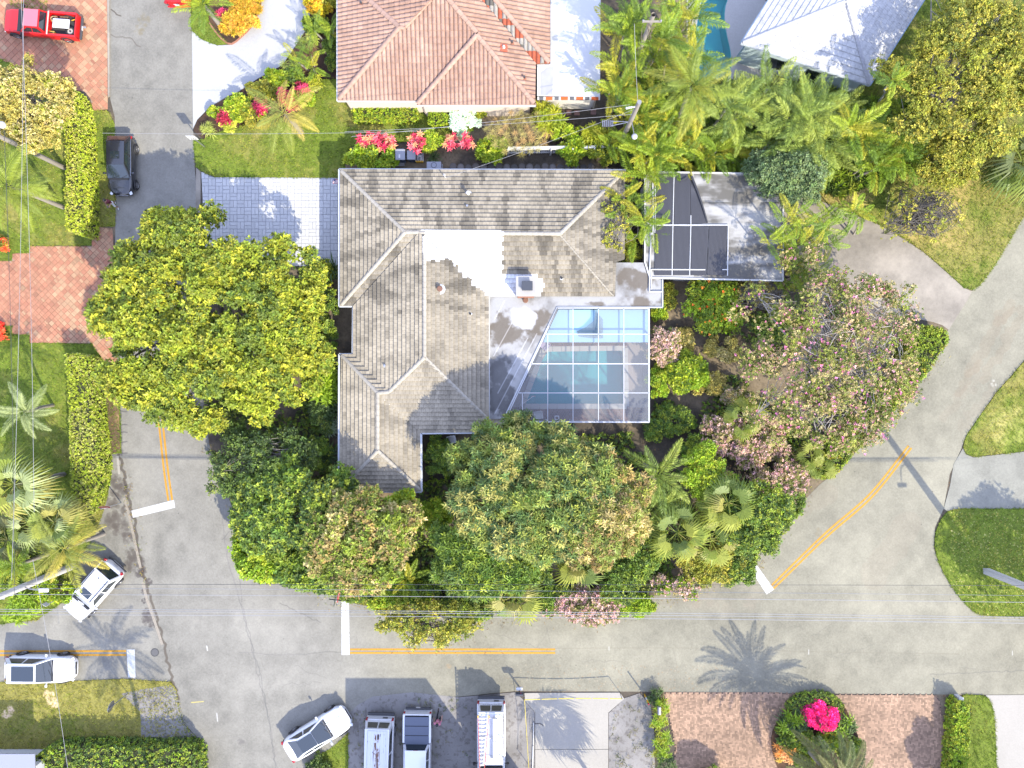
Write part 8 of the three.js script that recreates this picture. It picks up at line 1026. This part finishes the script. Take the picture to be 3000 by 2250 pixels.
function stopSign(label, pos, nx, nz, names2, h = 2.1) {
  const o = signPost('stop_sign', label, pos, h + 0.4, nx, nz), oct = (r, d, y, z) => { const g = new THREE.CylinderGeometry(r, r, d, 8, 1); g.rotateY(Math.PI / 8); g.rotateX(Math.PI / 2); g.translate(0, y, z); return g; };
  part(o, 'plate', oct(0.4, 0.012, h, -0.012), M.alloy); part(o, 'border', oct(0.395, 0.006, h, -0.001), M.white); part(o, 'face', oct(0.37, 0.006, h, 0.003), mat([0.55, 0.02, 0.02], 0.5));
  const t = print(256, 128, (c, w, hh) => { c.fillStyle = '#c3141b'; c.fillRect(0, 0, w, hh); c.fillStyle = '#fff'; c.textAlign = 'center'; c.font = 'bold 104px sans-serif'; c.fillText('STOP', w / 2, 102, 240); }); part(o, 'lettering', xf(new THREE.PlaneGeometry(0.6, 0.3), 0, h, 0.0085), mat([1, 1, 1], 0.5, { map: t }));
  if (names2) { part(o, 'street_name', box(0.02, 0.16, 0.85, 0, h + 0.56, -0.05), mat([0.03, 0.05, 0.04], 0.6)); part(o, 'street_name', box(0.75, 0.16, 0.02, 0, h + 0.74, -0.05), mat([0.03, 0.05, 0.04], 0.6)); }
}
stopSign('red octagon stop sign facing the yellow lines beside the white stop line', P(1012, 1724), 1, 0.12, true); stopSign('octagon stop sign seen edge-on by the slanting stop line', P(356, 1471), 0.12, -1); stopSign('octagon stop sign showing its grey back on the dry lawn corner', P(374, 2030), -1, -0.25);
{ const o = signPost('sign', 'small white sign by the hood of the white utility car', P(192, 1743), 2.3, 0.55, -0.83); part(o, 'plate', rbox(0.32, 0.45, 0.02, 0.01, 0, 2.1, -0.01), M.white); }
const woodPole = mat([0.3, 0.27, 0.23], 0.95), concPole = mat([0.6, 0.58, 0.54], 0.9);
const lampHead = (o, p, m) => { part(o, 'lamp_head', xf(rbox(0.62, 0.14, 0.26, 0.06), p.x, p.y, p.z, 0, 0, 0), m); };
{ const b = P(190, 492), o = thing('utility_pole', 'wooden utility pole leaning out at the upper left edge', 'utility pole', b), L = (p) => p.sub(b); part(o, 'shaft', tube([new V3(0, -0.1, 0), new V3(0, 9.2, 0)], 0.17, 0.12, 12), woodPole); const l = L(P(6, 366, 6.4)); part(o, 'arm', tube([new V3(0, 6.2, 0), l.clone().multiplyScalar(0.5).setY(6.5), l], 0.03, 0.025, 6), M.alloy); part(o, 'lamp_head', xf(new THREE.SphereGeometry(0.22, 14, 10), l.x, l.y, l.z), M.offwhite); part(o, 'crossarm', box(2.2, 0.12, 0.1, 0, 8.7, 0.14), M.wood); part(o, 'guy_wire', tube([new V3(0, 8, 0), L(P(136, 285, 0))], 0.012, 0.012, 5), M.steel); }
{ const b = P(217, 1657), o = thing('utility_pole', 'white concrete utility pole leaning out at the lower left edge', 'utility pole', b), L = (p) => p.sub(b), g = new THREE.CylinderGeometry(0.15 * 1.4, 0.23 * 1.4, 11, 4); g.rotateY(Math.PI / 4 + 0.45); g.translate(0, 5.5, 0); part(o, 'shaft', g, concPole); const l = L(P(128, 1729, 5.6)); part(o, 'arm', tube([new V3(0, 5.2, 0), l.clone().multiplyScalar(0.5).setY(5.6), l], 0.035, 0.03, 6), M.alloy); lampHead(o, l, M.offwhite); part(o, 'crossarm', box(0.1, 0.12, 2.2, 0.1, 8.2, 0), M.alloy); for (let i = 0; i < 3; i++) part(o, 'bracket', rbox(0.5, 0.06, 0.16, 0.02, -0.2, 6.2 + i * 0.7, 0.2), M.steel); }
{ const b = new V3(7.45, 0, -16.5), o = thing('utility_pole', 'grey wooden utility pole with street lamp in the palm garden', 'utility pole', b), L = (p) => p.sub(b); part(o, 'shaft', tube([new V3(0, -0.1, 0), new V3(0, 8, 0)], 0.17, 0.13, 12), woodPole); part(o, 'top_cap', cyl(0.14, 0.13, 0.08, 0, 8, 0, 12), M.grey); const l = L(P(1859, 400, 5.6)); part(o, 'arm', tube([new V3(0, 5.3, 0), l], 0.025, 0.025, 6), M.alloy); part(o, 'lamp_head', xf(new THREE.SphereGeometry(0.19, 16, 12), l.x, l.y, l.z, 0, 0, 0, new V3(1, 0.7, 1)), mat([0.45, 0.45, 0.45], 0.5)); part(o, 'crossarm', tube([new V3(0, 7.4, 0), L(P(1834, 318, 7.4))], 0.04, 0.04, 6), M.offwhite); for (const t of [0.55, 0.75, 0.95]) { const q = L(P(1834, 318, 7.4)).multiplyScalar(t); part(o, 'insulator', xf(new THREE.SphereGeometry(0.075, 10, 8), q.x, 7.45, q.z), M.white); }
  const s = L(P(1780, 362, 4.6)), f = []; for (let i = 0; i < 6; i++) f.push(bar(new V3(s.x - 0.32 + i * 0.13, s.y + 0.03, s.z - 0.2), new V3(s.x - 0.32 + i * 0.13, s.y + 0.03, s.z + 0.2), 0.025, 0.025)); part(o, 'equipment_box', rbox(0.66, 0.05, 0.42, 0.01, s.x, s.y, s.z), M.darkgrey); part(o, 'grating', merge(f), M.alloy); for (const d of [-0.15, 0.15]) part(o, 'strut', tube([new V3(0, 4.9, 0), new V3(s.x + 0.2, s.y, s.z + d)], 0.025, 0.025, 5), M.alloy); }
{ const b = P(1835, 250), o = thing('utility_pole', 'vine wrapped utility pole near the top of the palm garden', 'utility pole', b); part(o, 'shaft', tube([new V3(0, -0.1, 0), new V3(0, 9.6, 0)], 0.17, 0.13, 12), woodPole); part(o, 'crossarm', box(1.1, 0.09, 0.09, 0, 9.1, 0.15), woodPole); for (const x of [-0.5, 0.5]) part(o, 'insulator', xf(new THREE.SphereGeometry(0.07, 10, 8), x, 9.2, 0.15), M.grey); const v = []; for (let i = 0; i < 14; i++) { const a = R() * 6.28, pts = []; for (let k = 0; k < 6; k++) pts.push(new V3(Math.cos(a + k * 0.9) * rr(0.18, 0.42), 4.5 + k * 0.9, Math.sin(a + k * 0.9) * rr(0.18, 0.42))); v.push(tube(pts, 0.018, 0.012, 4)); } part(o, 'vine', merge(v), mat([0.24, 0.19, 0.14], 0.95)); }
{ const b = P(2887, 1672), o = thing('utility_pole', 'square white concrete pole on the bright corner lawn', 'utility pole', b), g = new THREE.CylinderGeometry(0.12 * 1.41, 0.2 * 1.41, 12.4, 4); g.rotateY(Math.PI / 4); g.translate(0, 6.2, 0); part(o, 'shaft', g, concPole); part(o, 'arm', tube([new V3(0, 7.5, 0), new V3(-0.1, 8, 0.8), new V3(-0.2, 7.8, 1.6)], 0.04, 0.03, 6), M.alloy); lampHead(o, new V3(-0.2, 7.75, 1.75), M.alloy); part(o, 'crossarm', box(0.1, 0.14, 2.4, 0, 11.8, 0), M.alloy); }
const wireM = mat([0.32, 0.32, 0.33], 0.6), darkWire = mat([0.05, 0.05, 0.055], 0.6);
function wire(label, a, b, sag = 0.25, r = 0.013, m = wireM) { const o = tube([a, a.clone().lerp(b, 0.25).add(new V3(0, -sag * 0.75, 0)), a.clone().lerp(b, 0.5).add(new V3(0, -sag, 0)), a.clone().lerp(b, 0.75).add(new V3(0, -sag * 0.75, 0)), b], r, r, 5), w = part(scene, 'wire', o, m); w.userData = { label, category: 'wire' }; return w; }
wire('dark topmost wire crossing above the lower street', P(-300, 1712, 7), P(3300, 1716, 7), 0.1, 0.012, darkWire); wire('second wire from the top crossing above the lower street', P(-300, 1722, 7.4), P(3300, 1748, 7.4), 0.3, 0.01); wire('third wire from the top crossing above the lower street', P(-300, 1740, 7.8), P(3300, 1768, 7.8), 0.3, 0.014); wire('upper wire of the close trio above the lower street', P(-300, 1784, 8.3), P(3300, 1812, 8.3), 0.35, 0.015); wire('middle wire of the close trio above the lower street', P(-300, 1790, 8.5), P(3300, 1820, 8.5), 0.4, 0.015); wire('lowest wire of the close trio above the lower street', P(-300, 1800, 8.7), P(3300, 1830, 8.7), 0.4, 0.015);
wire('left wire running down the west edge over the pavers', P(70, -100, 8), P(34, 1700, 8), 0.2, 0.012); wire('right wire running down the west edge over the pavers', P(58, -100, 7.4), P(100, 1500, 7.4), 0.2, 0.012); wire('dark wire slanting from the upper left pole down to the white pole', P(12, 380, 8.2), P(42, 1745, 8), 0.2, 0.012, darkWire); wire('wire slanting across the dry lawn at the lower left', P(96, 1640, 7.5), P(208, 2320, 7.5), 0.15, 0.012); wire('thin wire crossing the driveway and upper street', P(300, 390, 5), P(1250, 384, 5), 0.3, 0.009); wire('service wire from the garden pole to the grey roof mast', new V3(7.4, 7, -16.5), O(963, 384, 3.9), 0.3, 0.009, wireM); wire('upper wire from the garden pole along the terracotta eave', new V3(7, 7.4, -16.6), P(1030, 400, 6.6), 0.2, 0.01); wire('lower wire from the garden pole past the dracaena', new V3(7.3, 6.4, -16.4), P(1010, 386, 5), 0.3, 0.01); wire('wire from the garden pole up to the vine wrapped pole', new V3(7.45, 7.6, -16.5), new V3(7.0, 9, -20.6), 0.1, 0.013);

// ================================================================ YARD THINGS
{ const o = thing('fence', 'low white board fence behind the grey roof', 'fence'), a = T('A3', 245, 1200, 1.2), b = T('A3', 1120, 1188, 1.2), n = 46; for (let i = 0; i < n; i++) { const p = a.clone().lerp(b, (i + 0.5) / n); part(o, 'board', rbox(0.13, 1.2, 0.03, 0.008, p.x, 0.6 + rr(-0.01, 0.01), p.z), M.white); } for (const y of [0.4, 1.0]) part(o, 'rail', bar(a.clone().setY(y).add(new V3(0, 0, 0.06)), b.clone().setY(y).add(new V3(0, 0, 0.06)), 0.05, 0.09), M.white); part(o, 'cap_rail', bar(a.clone().setY(1.225), b.clone().setY(1.225), 0.17, 0.035), M.white); for (let i = 0; i <= 5; i++) { const p = a.clone().lerp(b, i / 5); part(o, 'post', rbox(0.1, 1.32, 0.1, 0.01, p.x, 0.66, p.z + 0.13), M.white); } }
function bin(label, t, x, y, c, lid, s = 1) { const p = T(t, x, y, 0.9 * s), o = thing('wheelie_bin', label, 'bin', new V3(p.x, 0, p.z)), g = new THREE.CylinderGeometry(0.45 * s, 0.36 * s, 0.95 * s, 4, 1); g.rotateY(Math.PI / 4); g.translate(0, 0.48 * s, 0); part(o, 'body', g, c); part(o, 'lid', xf(rbox(0.68 * s, 0.07, 0.72 * s, 0.03), 0, 0.99 * s, -0.02, 0.06), lid); part(o, 'handle', box(0.5 * s, 0.04, 0.05, 0, 0.95 * s, -0.4 * s), lid); for (const q of [-1, 1]) part(o, 'wheel', xf(cyl(0.1, 0.1, 0.05, 0, -0.025, 0, 12), q * 0.28 * s, 0.1, -0.36 * s, 0, 0, Math.PI / 2), M.rubber); return o; }
const binBlue = mat([0.05, 0.075, 0.13], 0.6), binGrey = mat([0.3, 0.31, 0.34], 0.6); { const o = bin('large blue-grey wheelie bin with a white label, left of the pair', 'A2', 1308, 1258, binBlue, binGrey, 1.0); part(o, 'sticker', box(0.1, 0.004, 0.24, -0.05, 1.03, 0.1), M.white); } bin('smaller blue-grey wheelie bin, right of the pair', 'A2', 1396, 1262, binBlue, binGrey, 0.86);
{ const p = T('A2', 1462, 1272, 0.4), o = thing('recycling_box', 'open recycling box with yellow rim beside the wheelie bins', 'box', new V3(p.x, 0, p.z)); for (const [w, d, x, z] of [[0.5, 0.03, 0, 0.28], [0.5, 0.03, 0, -0.28], [0.03, 0.56, 0.25, 0], [0.03, 0.56, -0.25, 0]]) part(o, 'side', box(w, 0.4, d, x, 0.2, z), z > 0 ? M.yellow : M.offwhite); part(o, 'rim', merge([box(0.56, 0.04, 0.05, 0, 0.42, 0.3), box(0.56, 0.04, 0.05, 0, 0.42, -0.3)]), M.yellow); part(o, 'contents', rbox(0.42, 0.2, 0.48, 0.08, 0, 0.18, 0), M.offwhite); part(o, 'bottle', xf(cyl(0.05, 0.04, 0.25, 0, 0, 0, 8), 0, 0.32, 0, 1.3, 0.5), M.grey); }
{ const p = T('A2', 1305, 1322, 0.1), o = thing('board', 'worn board lying in front of the large wheelie bin', 'board', new V3(p.x, 0.06, p.z), 0.1); part(o, 'sheet', rbox(0.6, 0.05, 0.38, 0.01), mat([0.3, 0.29, 0.29], 0.8)); part(o, 'edge', rbox(0.6, 0.06, 0.03, 0.008, 0, 0, -0.2), mat([0.32, 0.14, 0.07], 0.9)); }
{ const p = T('A2', 1580, 1352, 0.7), o = thing('air_conditioner', 'grey air conditioner box against the north wall of the grey roofed house', 'air conditioner', new V3(p.x, 0, p.z - 0.1)); part(o, 'casing', rbox(1.0, 0.75, 0.5, 0.03, 0, 0.4, 0), mat([0.33, 0.34, 0.37], 0.7)); part(o, 'fan_grille', xf(new THREE.TorusGeometry(0.18, 0.015, 6, 24), 0, 0.78, 0, Math.PI / 2), M.darkgrey); part(o, 'base', box(1.1, 0.06, 0.6, 0, 0.03, 0), M.concrete); }
{ const logM = [mat([0.17, 0.15, 0.13], 0.95), mat([0.22, 0.2, 0.18], 0.95), mat([0.13, 0.12, 0.11], 0.95)]; const ORD = 'first second third fourth fifth sixth seventh eighth ninth tenth eleventh twelfth thirteenth fourteenth fifteenth sixteenth seventeenth eighteenth nineteenth'.split(' '), base = thing('stepping_stone', 'round stepping stone in the row along the north wall', 'stepping stone', new V3(0, 0, 0), 0, 'round stepping stones behind the grey roof'); part(base, 'disc', cyl(0.25, 0.24, 0.09, 0, 0, 0, 18), logM[0]); part(base, 'ring', xf(new THREE.TorusGeometry(0.2, 0.012, 5, 20), 0, 0.09, 0, Math.PI / 2), logM[2]);
  for (let i = 0; i < 19; i++) { const x = 1735 + i * 62, p = T('A2', x, 1352 + (i % 3) * 4), o = i ? dup(base, null) : base; o.userData = { label: `round stepping stone along the north wall, ${ORD[i]} from the left in its row`, category: 'stepping stone', group: 'round stepping stones behind the grey roof' }; o.position.set(p.x, 0.0, p.z); o.children[0].material = logM[i % 3]; o.rotation.y = R() * 6; o.scale.setScalar(rr(0.92, 1.08)); } }
{ const rd = mat([0.34, 0.2, 0.13], 0.9), L = ['topmost', 'second', 'third', 'lowest']; [[677, 372], [712, 422], [738, 486], [741, 544]].forEach(([x, y], i) => { const p = T('A2', x, y), o = thing('stepping_stone', `terracotta round stepping stone beside the terracotta house, ${L[i]} of four`, 'stepping stone', new V3(p.x, 0, p.z)); part(o, 'disc', cyl(0.19, 0.185, 0.12, 0, 0, 0, 18), rd); part(o, 'ring', xf(new THREE.TorusGeometry(0.14, 0.01, 5, 20), 0, 0.12, 0, Math.PI / 2), M.wood); }); }
{ [[735, 912], [802, 915], [935, 912]].forEach(([x, y], i) => { const p = T('A3', x, y), o = thing('stepping_stone', `square reddish stepping stone below the porch, ${['left', 'middle', 'right'][i]} one of three`, 'stepping stone', new V3(p.x, 0.0, p.z)); part(o, 'slab', rbox(0.36, 0.1, 0.34, 0.02, 0, 0.03, 0), mat([0.26, 0.15, 0.13], 0.95)); part(o, 'edge', rbox(0.38, 0.06, 0.36, 0.02, 0, 0.01, 0), mat([0.2, 0.12, 0.1], 0.95)); }); }
function chair(name, label, pos, turn, m) { const o = thing(name, label, 'chair', pos, turn); part(o, 'seat', rbox(0.5, 0.04, 0.5, 0.02, 0, 0.42, 0), m); for (let i = 0; i < 6; i++) part(o, 'slat', xf(rbox(0.05, 0.45, 0.025, 0.01), -0.2 + i * 0.08, 0.68, -0.27, -0.15), m); part(o, 'back_frame', merge([xf(rbox(0.5, 0.06, 0.04, 0.02), 0, 0.92, -0.31), xf(rbox(0.05, 0.5, 0.04, 0.02), -0.25, 0.66, -0.26, -0.15), xf(rbox(0.05, 0.5, 0.04, 0.02), 0.25, 0.66, -0.26, -0.15)]), m); for (const s of [-1, 1]) { part(o, 'armrest', rbox(0.06, 0.03, 0.5, 0.012, s * 0.28, 0.64, -0.02), m); for (const z of [-0.2, 0.22]) part(o, 'leg', box(0.05, z > 0 ? 0.64 : 0.42, 0.05, s * 0.25, z > 0 ? 0.32 : 0.21, z), m); } return o; }
{ const q = (x, y) => { const p = P8(x, y); return new V3(p.x, 0.02, p.y); }; chair('patio_chair', 'white plastic patio chair at the front of the screened pool', q(230, 850), 0.15, M.offwhite); chair('patio_chair', 'lilac patio chair in the upper left corner of the screened pool', q(272, 366), -0.7, mat([0.4, 0.32, 0.45], 0.6)); chair('patio_chair', 'white plastic chair in the corner of the house wings', T('C2', 1730, 795).setY(0.02), 0.25, M.white);
  const s = thing('stool', 'small white stool on the dark brick paving by the pool', 'stool', q(358, 866)); for (const [w, d, x, z] of [[0.3, 0.06, 0, 0.13], [0.3, 0.06, 0, -0.13], [0.06, 0.2, 0.13, 0], [0.06, 0.2, -0.13, 0]]) part(s, 'seat_edge', rbox(w, 0.04, d, 0.015, x, 0.4, z), M.white); for (const [x, z] of [[1, 1], [1, -1], [-1, 1], [-1, -1]]) part(s, 'leg', box(0.03, 0.4, 0.03, x * 0.12, 0.2, z * 0.12), M.white); const pl = thing('pool_pole', 'thin white pool cleaning pole lying at the left pool corner', 'pole'); part(pl, 'rod', bar(q(125, 765).setY(0.3), q(197, 716).setY(0.12), 0.03, 0.03), M.white); part(pl, 'brush', rbox(0.3, 0.06, 0.08, 0.02, q(197, 716).x, 0.1, q(197, 716).z), M.grey); }
{ const p = T('A2', 790, 1470, 2.2), o = thing('flag', 'small red and white flag on the wall by the garage corner', 'flag', new V3(p.x, 2.2, p.z)); part(o, 'staff', bar(new V3(0.5, -0.3, 0.1), new V3(-0.2, 0.1, 0), 0.025, 0.025), M.white); const g = new THREE.PlaneGeometry(0.5, 0.32, 8, 1), a = g.attributes.position; for (let i = 0; i < a.count; i++) a.setZ(i, 0.04 * Math.sin(a.getX(i) * 14)); g.rotateX(-0.8); const t = print(64, 42, (c) => { for (let i = 0; i < 7; i++) { c.fillStyle = i % 2 ? '#fff' : '#b22234'; c.fillRect(0, i * 6, 64, 6); } c.fillStyle = '#3c3b6e'; c.fillRect(0, 0, 26, 24); }); part(o, 'cloth', g, mat([1, 1, 1], 0.8, { map: t, side: THREE.DoubleSide })); }
function mailbox(label, pos, turn, m, h = 1.1) { const o = thing('mailbox', label, 'mailbox', pos, turn); part(o, 'post', box(0.09, h, 0.09, 0, h / 2, 0), M.wood); const s = new THREE.Shape(); s.moveTo(-0.12, 0); s.lineTo(0.12, 0); s.lineTo(0.12, 0.14); s.absarc(0, 0.14, 0.12, 0, Math.PI); s.lineTo(-0.12, 0); const g = new THREE.ExtrudeGeometry(s, { depth: 0.5, bevelEnabled: false }); g.translate(0, h, -0.25); part(o, 'box', g, m); part(o, 'door', xf(rbox(0.2, 0.2, 0.015, 0.006), 0, h + 0.12, 0.26), m); part(o, 'flag', box(0.015, 0.12, 0.05, 0.13, h + 0.2, 0.1), M.redlamp); return o; }
mailbox('dark mailbox beside the tall hedge below the stepped pavers', P(305, 1092), Math.PI / 2, mat([0.05, 0.055, 0.07], 0.5)); mailbox('grey metal mailbox in the shrub row by the brick driveway', P(1921, 2058), 0, mat([0.42, 0.42, 0.44], 0.35, { metalness: 0.6 })); { const o = mailbox('dark mailbox with a white box below at the new driveway corner', P(1521, 2012), Math.PI / 2, mat([0.03, 0.035, 0.05], 0.5)); part(o, 'newspaper_box', rbox(0.2, 0.2, 0.42, 0.02, 0.26, 0.9, 0), M.white); }
{ const o = thing('marker_post', 'yellow and white marker post with red tip in the shrub row', 'marker post', P(1888, 2034)), c = [M.yellow, M.white, M.yellow, M.redlamp]; [0, 0.55, 0.95, 1.4].forEach((y, i) => part(o, i ? 'band' : 'base', cyl(0.05, 0.05, [0.55, 0.4, 0.45, 0.2][i], 0, y, 0, 10), c[i])); }
{ const o = thing('tape_barrier', 'yellow caution tape strung between thin posts across the new driveway', 'barrier'), h = 1.1, p = [T('D3', 378, 1106, h), T('D3', 1168, 1098, h), T('D3', 415, 1700, h)], tm = mat([0.7, 0.55, 0.04], 0.6); p.forEach((q) => part(o, 'post', cyl(0.02, 0.02, h + 0.05, q.x, 0, q.z, 8), M.darkgrey)); const l = []; for (let i = 0; i < 40; i++) { const a = p[0].clone().lerp(p[1], i / 40), b = p[0].clone().lerp(p[1], (i + (i % 7 === 6 ? 0.4 : 1)) / 40), s = (t) => 0.12 * Math.sin(Math.PI * t); a.y -= s(i / 40); b.y -= s((i + 1) / 40); l.push(bar(a, b, 0.035, 0.04)); } part(o, 'tape', merge(l), tm); part(o, 'tape', tube([p[0], p[0].clone().lerp(p[2], 0.5).add(new V3(0, -0.25, 0)), p[2]], 0.018, 0.018, 5), tm); }
{ const o = thing('pipe', 'white plastic pipe lying along the left edge of the new driveway', 'pipe'); part(o, 'section', tube([T('D3', 450, 1285).setY(0.08), T('D3', 448, 1470).setY(0.07)], 0.04, 0.04, 8), M.offwhite); part(o, 'section', tube([T('D3', 447, 1475).setY(0.08), T('D3', 440, 1720).setY(0.08)], 0.04, 0.04, 8), M.white); const h = thing('hose', 'short dark hose curling onto the new driveway', 'hose'); part(h, 'tube', tube([T('D3', 455, 1300).setY(0.08), T('D3', 490, 1296).setY(0.07), T('D3', 520, 1303).setY(0.07), T('D3', 530, 1315).setY(0.07)], 0.02, 0.02, 6), M.black); part(h, 'nozzle', cyl(0.03, 0.025, 0.05, T('D3', 455, 1300).x, 0.05, T('D3', 455, 1300).z, 8), M.steel); }
{ const p = T('D4', 1702, 1112, 0.6), o = thing('utility_box', 'small white utility box at the street end of the low bright hedge', 'box', new V3(p.x, 0, p.z)); part(o, 'casing', rbox(0.3, 0.6, 0.4, 0.03, 0, 0.3, 0), M.white); part(o, 'lid', rbox(0.34, 0.05, 0.44, 0.02, 0, 0.62, 0), M.offwhite); const q = T('A1', 2042, 982, 0.3), g = thing('garden_light', 'small white garden spotlight at the lawn edge of the croton bed', 'garden light', new V3(q.x, 0.07, q.z)); part(g, 'stake', cyl(0.02, 0.02, 0.25, 0, 0, 0, 8), M.black); part(g, 'head', xf(cyl(0.07, 0.09, 0.2, 0, -0.1, 0, 12), 0, 0.3, 0, 1.0, 0.5), M.white); }
{ const rocks = (label, t, x, y, s, c) => { const p = T(t, x, y), g = new THREE.IcosahedronGeometry(s, 2), a = g.attributes.position; for (let i = 0; i < a.count; i++) { const k = 0.8 + 0.4 * vnoise(a.getX(i) * 6 + 9, a.getZ(i) * 6 + a.getY(i) * 5, 3); a.setXYZ(i, a.getX(i) * k, a.getY(i) * k * 0.6, a.getZ(i) * k); } g.computeVertexNormals(); g.translate(p.x, s * 0.4, p.z); const m = part(scene, 'rock', g, mat(c, 0.95)); m.userData = { label, category: 'rock' }; }; rocks('pale rock at the corner of the lower left hedge', 'D1', 1508, 1462, 0.28, [0.42, 0.37, 0.3]); rocks('dark rock behind the pale rock at the hedge corner', 'D1', 1530, 1440, 0.2, [0.1, 0.1, 0.1]); rocks('white rock at the edge of the thicket above the close trio of wires', 'D3', 1466, 225, 0.1, [0.7, 0.68, 0.62]); }

renderer.render(scene, camera);
